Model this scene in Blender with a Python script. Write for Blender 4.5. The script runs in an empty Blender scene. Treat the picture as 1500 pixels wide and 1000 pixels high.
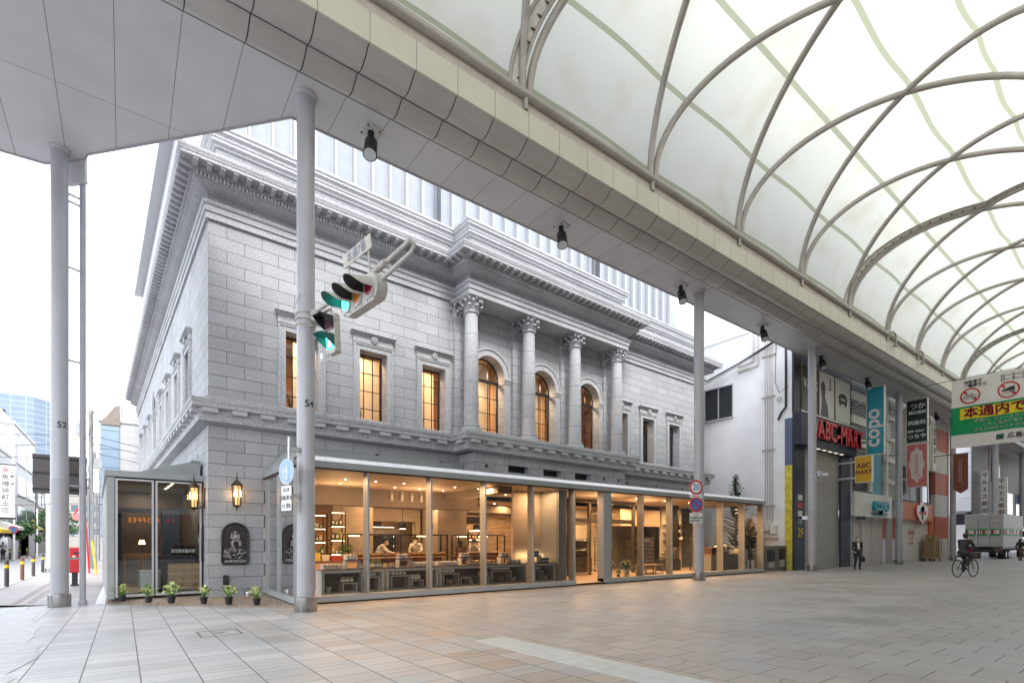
import bpy, math, random
from mathutils import Vector, Matrix
R = math.radians
sc = bpy.context.scene
COL = sc.collection
rnd = random.Random(7)

# ---------------------------------------------------------------- camera
cam_d = bpy.data.cameras.new('camera')
cam_d.sensor_width = 36.0
cam_d.lens = 757.0 / 1500.0 * 36.0
cam_d.shift_y = 0.1945
cam_d.clip_end = 3000
cam = bpy.data.objects.new('camera', cam_d)
cam.location = (0, 0, 1.5)
cam.rotation_euler = (R(90), 0, R(-36.94))
COL.objects.link(cam)
sc.camera = cam

# ---------------------------------------------------------------- sky (overcast) and sun
W = bpy.data.worlds.new('World')
sc.world = W
W.use_nodes = True
nt = W.node_tree
bg = nt.nodes['Background']
sky = nt.nodes.new('ShaderNodeTexSky')
sky.sky_type = 'NISHITA'
sky.sun_disc = False
sky.sun_elevation = R(53)
sky.sun_rotation = R(190)
sky.air_density = 1.0
sky.dust_density = 3.0
hs = nt.nodes.new('ShaderNodeHueSaturation')
hs.inputs['Saturation'].default_value = 0.22
hs.inputs['Value'].default_value = 1.0
mx = nt.nodes.new('ShaderNodeMix')
mx.data_type = 'RGBA'
mx.inputs['Factor'].default_value = 0.62
mx.inputs[7].default_value = (7.3, 7.8, 8.7, 1)      # the even cloud layer
nt.links.new(sky.outputs[0], hs.inputs['Color'])
nt.links.new(hs.outputs[0], mx.inputs[6])
nt.links.new(mx.outputs[2], bg.inputs['Color'])
bg.inputs['Strength'].default_value = 0.145
sun_d = bpy.data.lights.new('sun', 'SUN')
sun_d.energy = 1.05
sun_d.angle = R(18)
sun_d.color = (1.0, 0.97, 0.93)
sun = bpy.data.objects.new('sun', sun_d)
sun.rotation_euler = (R(37), 0, R(-10))
COL.objects.link(sun)
sc.view_settings.view_transform = 'Standard'
sc.view_settings.look = 'None'
sc.view_settings.gamma = 1
sc.view_settings.exposure = 1.8
sc.view_settings.use_curve_mapping = False
sc.cycles.max_bounces = 10
sc.cycles.transparent_max_bounces = 24
sc.cycles.sample_clamp_indirect = 4.0
sc.cycles.caustics_reflective = False
sc.cycles.caustics_refractive = False

# ---------------------------------------------------------------- object helpers
def tag(o, label, cat, group=None, kind=None):
    if label: o['label'] = label
    if cat: o['category'] = cat
    if group: o['group'] = group
    if kind: o['kind'] = kind
    return o

def T(name, label, cat, loc=(0, 0, 0), rz=0, group=None):
    o = bpy.data.objects.new(name, None)
    o.empty_display_size = .2
    COL.objects.link(o)
    o.location = loc
    o.rotation_euler = (0, 0, rz)
    return tag(o, label, cat, group)

def dup(root, loc, rz=None, label=None, group=None, scale=None):
    r = root.copy(); COL.objects.link(r); r.location = loc
    if rz is not None: r.rotation_euler = (0, 0, rz)
    if scale: r.scale = (scale,) * 3
    if label: r['label'] = label
    if group: r['group'] = group
    for ch in list(root.children):
        c = ch.copy(); COL.objects.link(c); c.parent = r
        for g in list(ch.children):
            d = g.copy(); COL.objects.link(d); d.parent = c
    return r

class MB:
    def __init__(s): s.v = []; s.f = []; s.m = []
    def add(s, vs, fs, mi=0):
        n = len(s.v); s.v += [tuple(p) for p in vs]
        for f in fs: s.f.append(tuple(i + n for i in f)); s.m.append(mi)
        return s
    def quad(s, a, b, c, d, mi=0): return s.add([a, b, c, d], [(0, 1, 2, 3)], mi)
    def poly(s, pts, mi=0): return s.add(pts, [tuple(range(len(pts)))], mi)
    def box(s, x0, x1, y0, y1, z0, z1, mi=0):
        vs = [(x, y, z) for z in (z0, z1) for y in (y0, y1) for x in (x0, x1)]
        return s.add(vs, [(0, 2, 3, 1), (4, 5, 7, 6), (0, 1, 5, 4), (2, 6, 7, 3), (0, 4, 6, 2), (1, 3, 7, 5)], mi)
    def obox(s, c, d, rz=0, mi=0, rx=0, ry=0):
        m = Matrix.Translation(c) @ Matrix.Rotation(rz, 4, 'Z') @ Matrix.Rotation(ry, 4, 'Y') @ Matrix.Rotation(rx, 4, 'X')
        vs = [m @ Vector((x * d[0] / 2, y * d[1] / 2, z * d[2] / 2)) for z in (-1, 1) for y in (-1, 1) for x in (-1, 1)]
        return s.add(vs, [(0, 2, 3, 1), (4, 5, 7, 6), (0, 1, 5, 4), (2, 6, 7, 3), (0, 4, 6, 2), (1, 3, 7, 5)], mi)
    def bbox(s, x0, x1, y0, y1, z0, z1, b=.01, mi=0):      # box with chamfered edges
        X = (x0, x0 + b, x1 - b, x1); Y = (y0, y0 + b, y1 - b, y1); Z = (z0, z0 + b, z1 - b, z1)
        ids = {}; vs = []
        def v(i, j, k):
            if (i, j, k) not in ids: ids[i, j, k] = len(vs); vs.append((X[i], Y[j], Z[k]))
            return ids[i, j, k]
        fs = []
        for e, i in ((0, 0), (1, 3)):
            q = [v(i, 1, 1), v(i, 2, 1), v(i, 2, 2), v(i, 1, 2)]; fs.append(q if e else q[::-1])
            q = [v(1, i, 1), v(1, i, 2), v(2, i, 2), v(2, i, 1)]; fs.append(q if e else q[::-1])
            q = [v(1, 1, i), v(2, 1, i), v(2, 2, i), v(1, 2, i)]; fs.append(q if e else q[::-1])
        for a in (0, 3):
            for c in (0, 3):
                a1 = 1 if a == 0 else 2; c1 = 1 if c == 0 else 2
                fs.append([v(a, c1, 1), v(a, c1, 2), v(a1, c, 2), v(a1, c, 1)])
                fs.append([v(a, 1, c1), v(a, 2, c1), v(a1, 2, c), v(a1, 1, c)])
                fs.append([v(1, a, c1), v(2, a, c1), v(2, a1, c), v(1, a1, c)])
                for e in (0, 3):
                    e1 = 1 if e == 0 else 2
                    fs.append([v(a, c1, e1), v(a1, c, e1), v(a1, c1, e)])
        return s.add(vs, [tuple(f) for f in fs], mi)
    def cyl(s, p0, p1, r0, r1=None, n=16, mi=0, cap=True):
        r1 = r0 if r1 is None else r1
        p0 = Vector(p0); p1 = Vector(p1); d = (p1 - p0).normalized()
        a = d.orthogonal().normalized(); b = d.cross(a)
        vs = []
        for p, r in ((p0, r0), (p1, r1)):
            for i in range(n):
                t = 2 * math.pi * i / n; vs.append(p + (a * math.cos(t) + b * math.sin(t)) * r)
        fs = [(i, (i + 1) % n, n + (i + 1) % n, n + i) for i in range(n)]
        if cap: fs += [tuple(range(n))[::-1], tuple(range(n, 2 * n))]
        return s.add(vs, fs, mi)
    def tube(s, pts, r, n=10, mi=0, closed=False):
        P = [Vector(p) for p in pts]; N = len(P); vs = []; up = None
        for i, p in enumerate(P):
            if closed: d = P[(i + 1) % N] - P[i - 1]
            else: d = P[min(i + 1, N - 1)] - P[max(i - 1, 0)]
            d.normalize()
            if up is None: up = d.orthogonal().normalized()
            up = (up - d * up.dot(d)).normalized(); b = d.cross(up)
            rr = r[i] if isinstance(r, (list, tuple)) else r
            for k in range(n):
                t = 2 * math.pi * k / n; vs.append(p + (up * math.cos(t) + b * math.sin(t)) * rr)
        fs = []
        for i in range(N if closed else N - 1):
            j = (i + 1) % N
            fs += [(i * n + k, i * n + (k + 1) % n, j * n + (k + 1) % n, j * n + k) for k in range(n)]
        if not closed: fs += [tuple(range(n))[::-1], tuple((N - 1) * n + k for k in range(n))]
        return s.add(vs, fs, mi)
    def lathe(s, prof, c=(0, 0, 0), n=24, mi=0):
        vs = []
        for r, z in prof:
            for k in range(n):
                t = 2 * math.pi * k / n; vs.append((c[0] + r * math.cos(t), c[1] + r * math.sin(t), c[2] + z))
        fs = []
        for i in range(len(prof) - 1):
            fs += [(i * n + k, i * n + (k + 1) % n, (i + 1) * n + (k + 1) % n, (i + 1) * n + k) for k in range(n)]
        m = len(prof) - 1
        fs += [tuple(range(n))[::-1], tuple(m * n + k for k in range(n))]
        return s.add(vs, fs, mi)
    def ell(s, c, rx, ry, rz, n=12, m=8, mi=0, rot=None):
        vs = []
        for i in range(m + 1):
            ph = math.pi * i / m
            for k in range(n):
                t = 2 * math.pi * k / n
                q = Vector((rx * math.sin(ph) * math.cos(t), ry * math.sin(ph) * math.sin(t), rz * math.cos(ph)))
                if rot: q = rot @ q
                vs.append(q + Vector(c))
        fs = [(i * n + k, (i + 1) * n + k, (i + 1) * n + (k + 1) % n, i * n + (k + 1) % n) for i in range(m) for k in range(n)]
        return s.add(vs, fs, mi)
    def prism(s, poly, z0, z1, mi=0):
        n = len(poly)
        vs = [(p[0], p[1], z0) for p in poly] + [(p[0], p[1], z1) for p in poly]
        fs = [tuple(range(n))[::-1], tuple(range(n, 2 * n))] + [(i, (i + 1) % n, n + (i + 1) % n, n + i) for i in range(n)]
        return s.add(vs, fs, mi)
    def slab(s, pts, vec, mi=0):           # planar 3D outline given thickness along vec
        n = len(pts); v = Vector(vec)
        vs = [Vector(p) for p in pts] + [Vector(p) + v for p in pts]
        fs = [tuple(range(n))[::-1], tuple(range(n, 2 * n))] + [(i, (i + 1) % n, n + (i + 1) % n, n + i) for i in range(n)]
        return s.add(vs, fs, mi)
    def sweep(s, path, prof, mi=0, closed=False):      # moulding: plan path, profile of (out, z)
        n = len(path); rows = []
        for i, p in enumerate(path):
            p = Vector(p)
            def nrm(a, b): d = (Vector(b) - Vector(a)).normalized(); return Vector((d.y, -d.x))
            n1 = nrm(path[i - 1], path[i]) if i > 0 else None
            n2 = nrm(path[i], path[i + 1]) if i < n - 1 else None
            if n1 is None: mvec = n2
            elif n2 is None: mvec = n1
            else: mvec = (n1 + n2) / (1 + n1.dot(n2))
            rows.append([(p.x + mvec.x * o, p.y + mvec.y * o, z) for o, z in prof])
        m = len(prof)
        vs = [v for r in rows for v in r]
        fs = [(i * m + j, (i + 1) * m + j, (i + 1) * m + j + 1, i * m + j + 1) for i in range(n - 1) for j in range(m - 1)]
        fs += [tuple(range(m)), tuple((n - 1) * m + j for j in range(m))[::-1]]
        return s.add(vs, fs, mi)
    def build(s, name, mats, parent=None, smooth=False, local=False, label=None):
        me = bpy.data.meshes.new(name)
        off = Vector((0, 0, 0))
        if parent is not None and not local:
            q = parent
            while q is not None: off += q.location; q = q.parent
        me.from_pydata([Vector(p) - off for p in s.v], [], s.f)
        if not isinstance(mats, (list, tuple)): mats = [mats]
        for m in mats: me.materials.append(m)
        me.polygons.foreach_set('material_index', s.m)
        if smooth:
            me.polygons.foreach_set('use_smooth', [True] * len(me.polygons))
            if smooth != 'all':
                try: me.set_sharp_from_angle(angle=R(40))
                except Exception: pass
        me.update()
        o = bpy.data.objects.new(name, me); COL.objects.link(o)
        if parent is not None: o.parent = parent
        if label: o['label'] = label
        return o

def struct(o, kind='structure'): o['kind'] = kind; return o

_tc = {}
def text_mesh(body, size, align='CENTER', depth=.004, sx=1.0, spacing=1.0):
    c = bpy.data.curves.new('lettering', 'FONT'); c.body = body; c.size = size
    c.align_x = align; c.align_y = 'CENTER'; c.extrude = depth; c.space_character = spacing; c.resolution_u = 3
    o = bpy.data.objects.new('lettering', c); COL.objects.link(o)
    dg = bpy.context.evaluated_depsgraph_get()
    me = bpy.data.meshes.new_from_object(o.evaluated_get(dg), depsgraph=dg)
    vs = [(v.co.x * sx, v.co.y, v.co.z) for v in me.vertices]; fs = [tuple(p.vertices) for p in me.polygons]
    bpy.data.objects.remove(o); bpy.data.curves.remove(c); bpy.data.meshes.remove(me)
    return vs, fs

def letters(mb, body, size, loc, rot, align='CENTER', depth=.004, sx=1.0, mi=0, spacing=1.0, vertical=False, bold=0):
    """lettering added to a builder; rot is an euler triple"""
    from mathutils import Euler
    M = Matrix.Translation(loc) @ Euler(rot).to_matrix().to_4x4()
    items = [(body, 0)] if not vertical else [(ch, -i * size * 1.12) for i, ch in enumerate(body)]
    for b, dy in items:
        if not b.strip(): continue
        vs, fs = text_mesh(b, size, align, depth, sx, spacing)
        offs = [(0, 0)] if not bold else [(0, 0), (bold, 0), (0, bold), (bold, bold)]
        for k, (bx, by) in enumerate(offs):
            mb.add([M @ Vector((v[0] + bx, v[1] + dy + by, v[2] + k * .0006)) for v in vs], fs, mi)
    return mb
FX = (R(90), 0, R(-90))     # sign that faces -X
FY = (R(90), 0, 0)          # sign that faces -Y

# ---------------------------------------------------------------- materials
def s2l(c): return tuple(((x / 255 + .055) / 1.055) ** 2.4 if x > 10 else x / 255 / 12.92 for x in c)
def newmat(name):
    m = bpy.data.materials.new(name); m.use_nodes = True
    n = m.node_tree.nodes; l = m.node_tree.links
    return m, n, l, n['Principled BSDF']
def noise_var(m, n, l, b, col, amt=.12, scale=3.0, bump=0, bscale=40, detail=4):
    tc = n.new('ShaderNodeTexCoord')
    nz = n.new('ShaderNodeTexNoise'); nz.inputs['Scale'].default_value = scale; nz.inputs['Detail'].default_value = detail
    l.new(tc.outputs['Object'], nz.inputs['Vector'])
    rp = n.new('ShaderNodeValToRGB')
    rp.color_ramp.elements[0].position = .3; rp.color_ramp.elements[1].position = .7
    rp.color_ramp.elements[0].color = tuple(c * (1 - amt) for c in col) + (1,)
    rp.color_ramp.elements[1].color = tuple(min(1, c * (1 + amt)) for c in col) + (1,)
    l.new(nz.outputs['Fac'], rp.inputs['Fac']); l.new(rp.outputs['Color'], b.inputs['Base Color'])
    if bump:
        n2 = n.new('ShaderNodeTexNoise'); n2.inputs['Scale'].default_value = bscale; n2.inputs['Detail'].default_value = 3
        l.new(tc.outputs['Object'], n2.inputs['Vector'])
        bp = n.new('ShaderNodeBump'); bp.inputs['Strength'].default_value = bump; bp.inputs['Distance'].default_value = .01
        l.new(n2.outputs['Fac'], bp.inputs['Height']); l.new(bp.outputs['Normal'], b.inputs['Normal'])
    return tc, nz, rp
def M(name, col, rough=.5, metal=0, amt=.1, scale=3.0, bump=0, bscale=40, spec=None):
    m, n, l, b = newmat(name)
    b.inputs['Roughness'].default_value = rough; b.inputs['Metallic'].default_value = metal
    if spec is not None: b.inputs['Specular IOR Level'].default_value = spec
    noise_var(m, n, l, b, col, amt, scale, bump, bscale)
    return m
LK = .45      # lamps sit low against daylight at this exposure
def EM(name, col, strength):
    strength *= LK
    m, n, l, b = newmat(name)
    b.inputs['Base Color'].default_value = col + (1,)
    b.inputs['Emission Color'].default_value = col + (1,); b.inputs['Emission Strength'].default_value = strength
    return m
def glass(name, tint=(.96, .98, .97), ior=1.45, rough=0.0, extra=0.0):
    m = bpy.data.materials.new(name); m.use_nodes = True; n = m.node_tree.nodes; l = m.node_tree.links
    n.remove(n['Principled BSDF'])
    tr = n.new('ShaderNodeBsdfTransparent'); tr.inputs[0].default_value = tint + (1,)
    gl = n.new('ShaderNodeBsdfGlossy'); gl.inputs['Roughness'].default_value = rough
    fr = n.new('ShaderNodeFresnel'); fr.inputs[0].default_value = ior
    ad = n.new('ShaderNodeMath'); ad.operation = 'ADD'; ad.inputs[1].default_value = extra; ad.use_clamp = True
    mix = n.new('ShaderNodeMixShader')
    l.new(fr.outputs[0], ad.inputs[0]); l.new(ad.outputs[0], mix.inputs[0])
    l.new(tr.outputs[0], mix.inputs[1]); l.new(gl.outputs[0], mix.inputs[2])
    l.new(mix.outputs[0], n['Material Output'].inputs[0])
    return m
def axis_vec(n, l, src, a, b_, scale=(1, 1)):
    """(a,b) components of an object coordinate as a 2D vector"""
    sp = n.new('ShaderNodeSeparateXYZ'); l.new(src, sp.inputs[0])
    cb = n.new('ShaderNodeCombineXYZ'); l.new(sp.outputs[a], cb.inputs[0]); l.new(sp.outputs[b_], cb.inputs[1])
    return cb.outputs[0]
def granite(name, a=0, b_=2, joints=True, base=.42, bw=1.0, bh=.385, off=(0, 0)):
    m, n, l, b = newmat(name)
    b.inputs['Roughness'].default_value = .75
    tc = n.new('ShaderNodeTexCoord')
    g1 = n.new('ShaderNodeTexNoise'); g1.inputs['Scale'].default_value = 26; g1.inputs['Detail'].default_value = 5; g1.inputs['Roughness'].default_value = .75
    g2 = n.new('ShaderNodeTexNoise'); g2.inputs['Scale'].default_value = .55; g2.inputs['Detail'].default_value = 5
    l.new(tc.outputs['Object'], g1.inputs['Vector']); l.new(tc.outputs['Object'], g2.inputs['Vector'])
    r1 = n.new('ShaderNodeValToRGB')
    e = r1.color_ramp.elements
    e[0].position = .36; e[0].color = (base * .60, base * .61, base * .63, 1)
    e[1].position = .64; e[1].color = (base * 1.27, base * 1.28, base * 1.31, 1)
    l.new(g1.outputs['Fac'], r1.inputs['Fac'])
    r2 = n.new('ShaderNodeMapRange'); r2.inputs[1].default_value = .3; r2.inputs[2].default_value = .7; r2.inputs[3].default_value = .88; r2.inputs[4].default_value = 1.1
    l.new(g2.outputs['Fac'], r2.inputs[0])
    mu = n.new('ShaderNodeVectorMath'); mu.operation = 'SCALE'
    l.new(r1.outputs['Color'], mu.inputs[0]); l.new(r2.outputs[0], mu.inputs['Scale'])
    colout = mu.outputs[0]
    bp = n.new('ShaderNodeBump'); bp.inputs['Strength'].default_value = .35; bp.inputs['Distance'].default_value = .006
    l.new(g1.outputs['Fac'], bp.inputs['Height'])
    nrm = bp.outputs['Normal']
    if joints:
        vec = axis_vec(n, l, tc.outputs['Object'], a, b_)
        mp = n.new('ShaderNodeMapping'); mp.inputs['Location'].default_value = (off[0], off[1], 0); l.new(vec, mp.inputs['Vector'])
        br = n.new('ShaderNodeTexBrick'); br.offset = .5
        br.inputs['Scale'].default_value = 1; br.inputs['Brick Width'].default_value = bw; br.inputs['Row Height'].default_value = bh
        br.inputs['Mortar Size'].default_value = .0065; br.inputs['Mortar Smooth'].default_value = .1
        br.inputs['Color1'].default_value = (.90, .90, .90, 1); br.inputs['Color2'].default_value = (1.05, 1.05, 1.06, 1); br.inputs['Mortar'].default_value = (.20, .20, .21, 1)
        l.new(mp.outputs[0], br.inputs['Vector'])
        m2 = n.new('ShaderNodeVectorMath'); m2.operation = 'MULTIPLY'
        l.new(colout, m2.inputs[0]); l.new(br.outputs['Color'], m2.inputs[1]); colout = m2.outputs[0]
        b2 = n.new('ShaderNodeBump'); b2.inputs['Strength'].default_value = .8; b2.inputs['Distance'].default_value = .012; b2.invert = True
        l.new(br.outputs['Fac'], b2.inputs['Height']); l.new(nrm, b2.inputs['Normal']); nrm = b2.outputs['Normal']
    l.new(colout, b.inputs['Base Color']); l.new(nrm, b.inputs['Normal'])
    return m
ST_X = granite('granite_blocks_front', 0, 2)
ST_Y = granite('granite_blocks_side', 1, 2)
ST_XL = granite('granite_frieze_front', 0, 2, bw=1.6, bh=4.0, off=(.4, 1.9))
ST_P = granite('granite_plain', joints=False, base=.46)
def panels(name, col, pw, ph, a=0, b_=1, off=(0, 0), rough=.4, joint=.006, jcol=.25, amt=.06, offset=0.0, metal=0):
    """cladding panels with thin joints"""
    m, n, l, b = newmat(name)
    b.inputs['Roughness'].default_value = rough; b.inputs['Metallic'].default_value = metal
    tc = n.new('ShaderNodeTexCoord')
    vec = axis_vec(n, l, tc.outputs['Object'], a, b_)
    mp = n.new('ShaderNodeMapping'); mp.inputs['Location'].default_value = (off[0], off[1], 0); l.new(vec, mp.inputs['Vector'])
    br = n.new('ShaderNodeTexBrick'); br.offset = offset
    br.inputs['Scale'].default_value = 1; br.inputs['Brick Width'].default_value = pw; br.inputs['Row Height'].default_value = ph
    br.inputs['Mortar Size'].default_value = joint; br.inputs['Mortar Smooth'].default_value = .1
    br.inputs['Color1'].default_value = tuple(c * (1 - amt) for c in col) + (1,)
    br.inputs['Color2'].default_value = tuple(c * (1 + amt) for c in col) + (1,)
    br.inputs['Mortar'].default_value = tuple(c * jcol for c in col) + (1,)
    l.new(mp.outputs[0], br.inputs['Vector'])
    nz = n.new('ShaderNodeTexNoise'); nz.inputs['Scale'].default_value = .9; nz.inputs['Detail'].default_value = 4
    l.new(tc.outputs['Object'], nz.inputs['Vector'])
    r2 = n.new('ShaderNodeMapRange'); r2.inputs[1].default_value = .3; r2.inputs[2].default_value = .7; r2.inputs[3].default_value = .93; r2.inputs[4].default_value = 1.04
    l.new(nz.outputs['Fac'], r2.inputs[0])
    mu = n.new('ShaderNodeVectorMath'); mu.operation = 'SCALE'; l.new(br.outputs['Color'], mu.inputs[0]); l.new(r2.outputs[0], mu.inputs['Scale'])
    l.new(mu.outputs[0], b.inputs['Base Color'])
    bp = n.new('ShaderNodeBump'); bp.inputs['Strength'].default_value = .5; bp.inputs['Distance'].default_value = .01; bp.invert = True
    l.new(br.outputs['Fac'], bp.inputs['Height']); l.new(bp.outputs['Normal'], b.inputs['Normal'])
    return m
def wood(name, c1, c2, scale=(1, 12, 12), rough=.5):
    m, n, l, b = newmat(name); b.inputs['Roughness'].default_value = rough
    tc = n.new('ShaderNodeTexCoord'); mp = n.new('ShaderNodeMapping'); mp.inputs['Scale'].default_value = scale
    nz = n.new('ShaderNodeTexNoise'); nz.inputs['Scale'].default_value = 2.2; nz.inputs['Detail'].default_value = 6; nz.inputs['Distortion'].default_value = 1.2
    rp = n.new('ShaderNodeValToRGB'); rp.color_ramp.elements[0].color = c1 + (1,); rp.color_ramp.elements[1].color = c2 + (1,)
    rp.color_ramp.elements[0].position = .32; rp.color_ramp.elements[1].position = .68
    l.new(tc.outputs['Object'], mp.inputs[0]); l.new(mp.outputs[0], nz.inputs['Vector']); l.new(nz.outputs['Fac'], rp.inputs['Fac']); l.new(rp.outputs['Color'], b.inputs['Base Color'])
    return m
POLE = M('pole_grey_paint', (.44, .44, .465), .32, 0, .06, 1.5)
STEEL = M('brushed_steel', (.40, .385, .375), .32, 1, .15, 2.5)
DKMETAL = M('dark_metal', (.03, .03, .033), .45, .3)
BLACK = M('black_paint', (.012, .012, .014), .4)
WHITE = M('white_paint', (.78, .78, .77), .5, 0, .05)
OFFW = M('offwhite_paint', (.76, .74, .69), .5, 0, .07)
GREYM = M('grey_green_metal', (.34, .36, .36), .42, .3, .05)
LTGREY = M('light_grey_metal', (.55, .57, .58), .35, .4, .05)
GLASS = glass('clear_glass', (.95, .97, .96), 1.5)
GLASSD = glass('shop_glass', (.93, .96, .95), 1.52, 0, .02)
GLASSB = glass('box_glass', (.94, .97, .96), 1.55, 0, .07)
RED = M('red_paint', (.55, .015, .02), .35)
YEL = M('yellow_paint', (.75, .50, .02), .5)
BLUE = M('blue_paint', (.05, .14, .45), .4)
RUBBER = M('rubber', (.02, .02, .02), .8)
CONC = M('fair_faced_concrete', (.29, .24, .185), .8, 0, .14, 1.2, .2, 12)
OAK = wood('oak_boards', (.30, .17, .08), (.50, .31, .16))
DKWOOD = wood('dark_wood', (.07, .03, .015), (.16, .075, .04))
PLY = wood('crate_wood', (.46, .29, .14), (.74, .52, .30))
SIGNW = M('sign_white', (.80, .80, .78), .4, 0, .03)
LEAF = M('leaf_green', (.05, .13, .02), .45, 0, .45, 9)
LEAFP = M('leaf_pale', (.60, .66, .28), .45, 0, .35, 20)
SOIL = M('soil', (.04, .028, .02), .9)
# ================================================================ GROUND
def gz(y): return max(.06 - .02 * y, -.33)
def paving():
    m, n, l, b = newmat('granite_paving')
    tc = n.new('ShaderNodeTexCoord'); sp = n.new('ShaderNodeSeparateXYZ'); l.new(tc.outputs['Object'], sp.inputs[0])
    def mth(op, a, b_=None, c=None):
        q = n.new('ShaderNodeMath'); q.operation = op
        for i, x in enumerate((a, b_, c)):
            if x is None: continue
            if isinstance(x, (int, float)): q.inputs[i].default_value = x
            else: l.new(x, q.inputs[i])
        return q.outputs[0]
    def wn(a, b_=0.0):
        c = n.new('ShaderNodeCombineXYZ')
        for i, x in enumerate((a, b_)):
            if isinstance(x, (int, float)): c.inputs[i].default_value = x
            else: l.new(x, c.inputs[i])
        w = n.new('ShaderNodeTexWhiteNoise'); w.noise_dimensions = '2D'; l.new(c.outputs[0], w.inputs['Vector']); return w.outputs['Value']
    X, Y = sp.outputs[0], sp.outputs[1]
    u = mth('DIVIDE', mth('ADD', X, .955), .557); col = mth('FLOOR', u); fu = mth('FRACT', u)
    right = mth('GREATER_THAN', X, 5.6)                       # longer slabs in running bond further along the street
    L = mth('ADD', .40, mth('MULTIPLY', right, .2))
    par = mth('MULTIPLY', mth('MODULO', mth('ABSOLUTE', col), 2.0), .5)
    offv = mth('ADD', mth('MULTIPLY', par, right), mth('MULTIPLY', wn(col, 3.3), mth('SUBTRACT', 1.0, right)))
    v = mth('ADD', mth('DIVIDE', Y, L), offv); row = mth('FLOOR', v); fv = mth('FRACT', v)
    rv = wn(col, row)
    # in the left field some slabs are cut in two
    cut = mth('MULTIPLY', mth('GREATER_THAN', wn(mth('ADD', col, 17.0), row), .62), mth('SUBTRACT', 1.0, right))
    du = mth('MULTIPLY', mth('SUBTRACT', .5, mth('ABSOLUTE', mth('SUBTRACT', fu, .5))), .557)
    dv = mth('MULTIPLY', mth('SUBTRACT', .5, mth('ABSOLUTE', mth('SUBTRACT', fv, .5))), L)
    dc = mth('ADD', mth('MULTIPLY', mth('ABSOLUTE', mth('SUBTRACT', fv, .5)), L), mth('SUBTRACT', 1.0, cut))
    leftw = mth('SUBTRACT', 1.0, right)
    ju = mth('LESS_THAN', du, mth('ADD', .0045, mth('MULTIPLY', leftw, .0025)))
    jv = mth('LESS_THAN', mth('MINIMUM', dv, dc), mth('ADD', .006, mth('MULTIPLY', leftw, -.0012)))
    joint = mth('MAXIMUM', ju, jv)
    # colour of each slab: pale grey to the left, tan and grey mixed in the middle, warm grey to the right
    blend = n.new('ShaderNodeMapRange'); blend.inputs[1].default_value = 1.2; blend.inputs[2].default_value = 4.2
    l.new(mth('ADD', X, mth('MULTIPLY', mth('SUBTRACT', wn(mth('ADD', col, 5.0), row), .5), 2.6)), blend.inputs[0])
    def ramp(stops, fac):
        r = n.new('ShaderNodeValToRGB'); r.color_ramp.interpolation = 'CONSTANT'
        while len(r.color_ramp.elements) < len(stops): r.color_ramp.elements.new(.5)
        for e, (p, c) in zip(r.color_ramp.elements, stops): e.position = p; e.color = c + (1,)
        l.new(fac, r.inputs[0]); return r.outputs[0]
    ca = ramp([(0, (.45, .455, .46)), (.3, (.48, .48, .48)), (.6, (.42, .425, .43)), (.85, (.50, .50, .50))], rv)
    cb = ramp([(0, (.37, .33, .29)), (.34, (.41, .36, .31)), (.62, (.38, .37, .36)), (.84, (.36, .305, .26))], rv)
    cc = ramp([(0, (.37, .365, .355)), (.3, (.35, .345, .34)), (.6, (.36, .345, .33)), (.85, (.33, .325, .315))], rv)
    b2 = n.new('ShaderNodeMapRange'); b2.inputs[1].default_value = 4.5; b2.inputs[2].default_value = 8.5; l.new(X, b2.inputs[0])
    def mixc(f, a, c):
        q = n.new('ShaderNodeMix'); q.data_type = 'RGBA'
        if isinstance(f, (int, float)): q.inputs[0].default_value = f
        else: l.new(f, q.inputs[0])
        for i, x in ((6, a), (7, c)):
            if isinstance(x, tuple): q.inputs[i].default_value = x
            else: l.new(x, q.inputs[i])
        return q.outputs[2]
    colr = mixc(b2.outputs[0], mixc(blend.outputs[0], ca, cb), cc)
    g = n.new('ShaderNodeTexNoise'); g.inputs['Scale'].default_value = 70; g.inputs['Detail'].default_value = 3; l.new(tc.outputs['Object'], g.inputs['Vector'])
    g2 = n.new('ShaderNodeTexNoise'); g2.inputs['Scale'].default_value = .7; g2.inputs['Detail'].default_value = 6; l.new(tc.outputs['Object'], g2.inputs['Vector'])
    sm = mth('MULTIPLY', mth('ADD', .72, mth('MULTIPLY', g.outputs['Fac'], .56)), mth('ADD', .80, mth('MULTIPLY', g2.outputs['Fac'], .40)))
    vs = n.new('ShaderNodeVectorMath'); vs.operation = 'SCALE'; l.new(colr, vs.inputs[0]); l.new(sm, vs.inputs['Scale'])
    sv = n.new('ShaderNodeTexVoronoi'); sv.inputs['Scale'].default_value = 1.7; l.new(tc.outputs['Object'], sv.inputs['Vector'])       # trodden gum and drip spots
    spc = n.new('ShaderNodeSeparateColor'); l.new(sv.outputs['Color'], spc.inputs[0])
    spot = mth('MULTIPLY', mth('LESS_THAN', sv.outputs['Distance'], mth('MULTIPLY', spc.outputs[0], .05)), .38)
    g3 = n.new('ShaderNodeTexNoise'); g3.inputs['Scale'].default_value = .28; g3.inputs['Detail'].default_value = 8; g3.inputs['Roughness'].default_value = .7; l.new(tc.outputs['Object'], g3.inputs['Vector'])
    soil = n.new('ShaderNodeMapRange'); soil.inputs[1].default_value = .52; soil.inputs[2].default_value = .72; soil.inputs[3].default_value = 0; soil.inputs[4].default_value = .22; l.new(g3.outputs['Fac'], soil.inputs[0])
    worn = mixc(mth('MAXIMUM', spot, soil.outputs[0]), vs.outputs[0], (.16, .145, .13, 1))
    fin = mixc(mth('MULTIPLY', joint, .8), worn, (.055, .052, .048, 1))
    l.new(fin, b.inputs['Base Color'])
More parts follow.
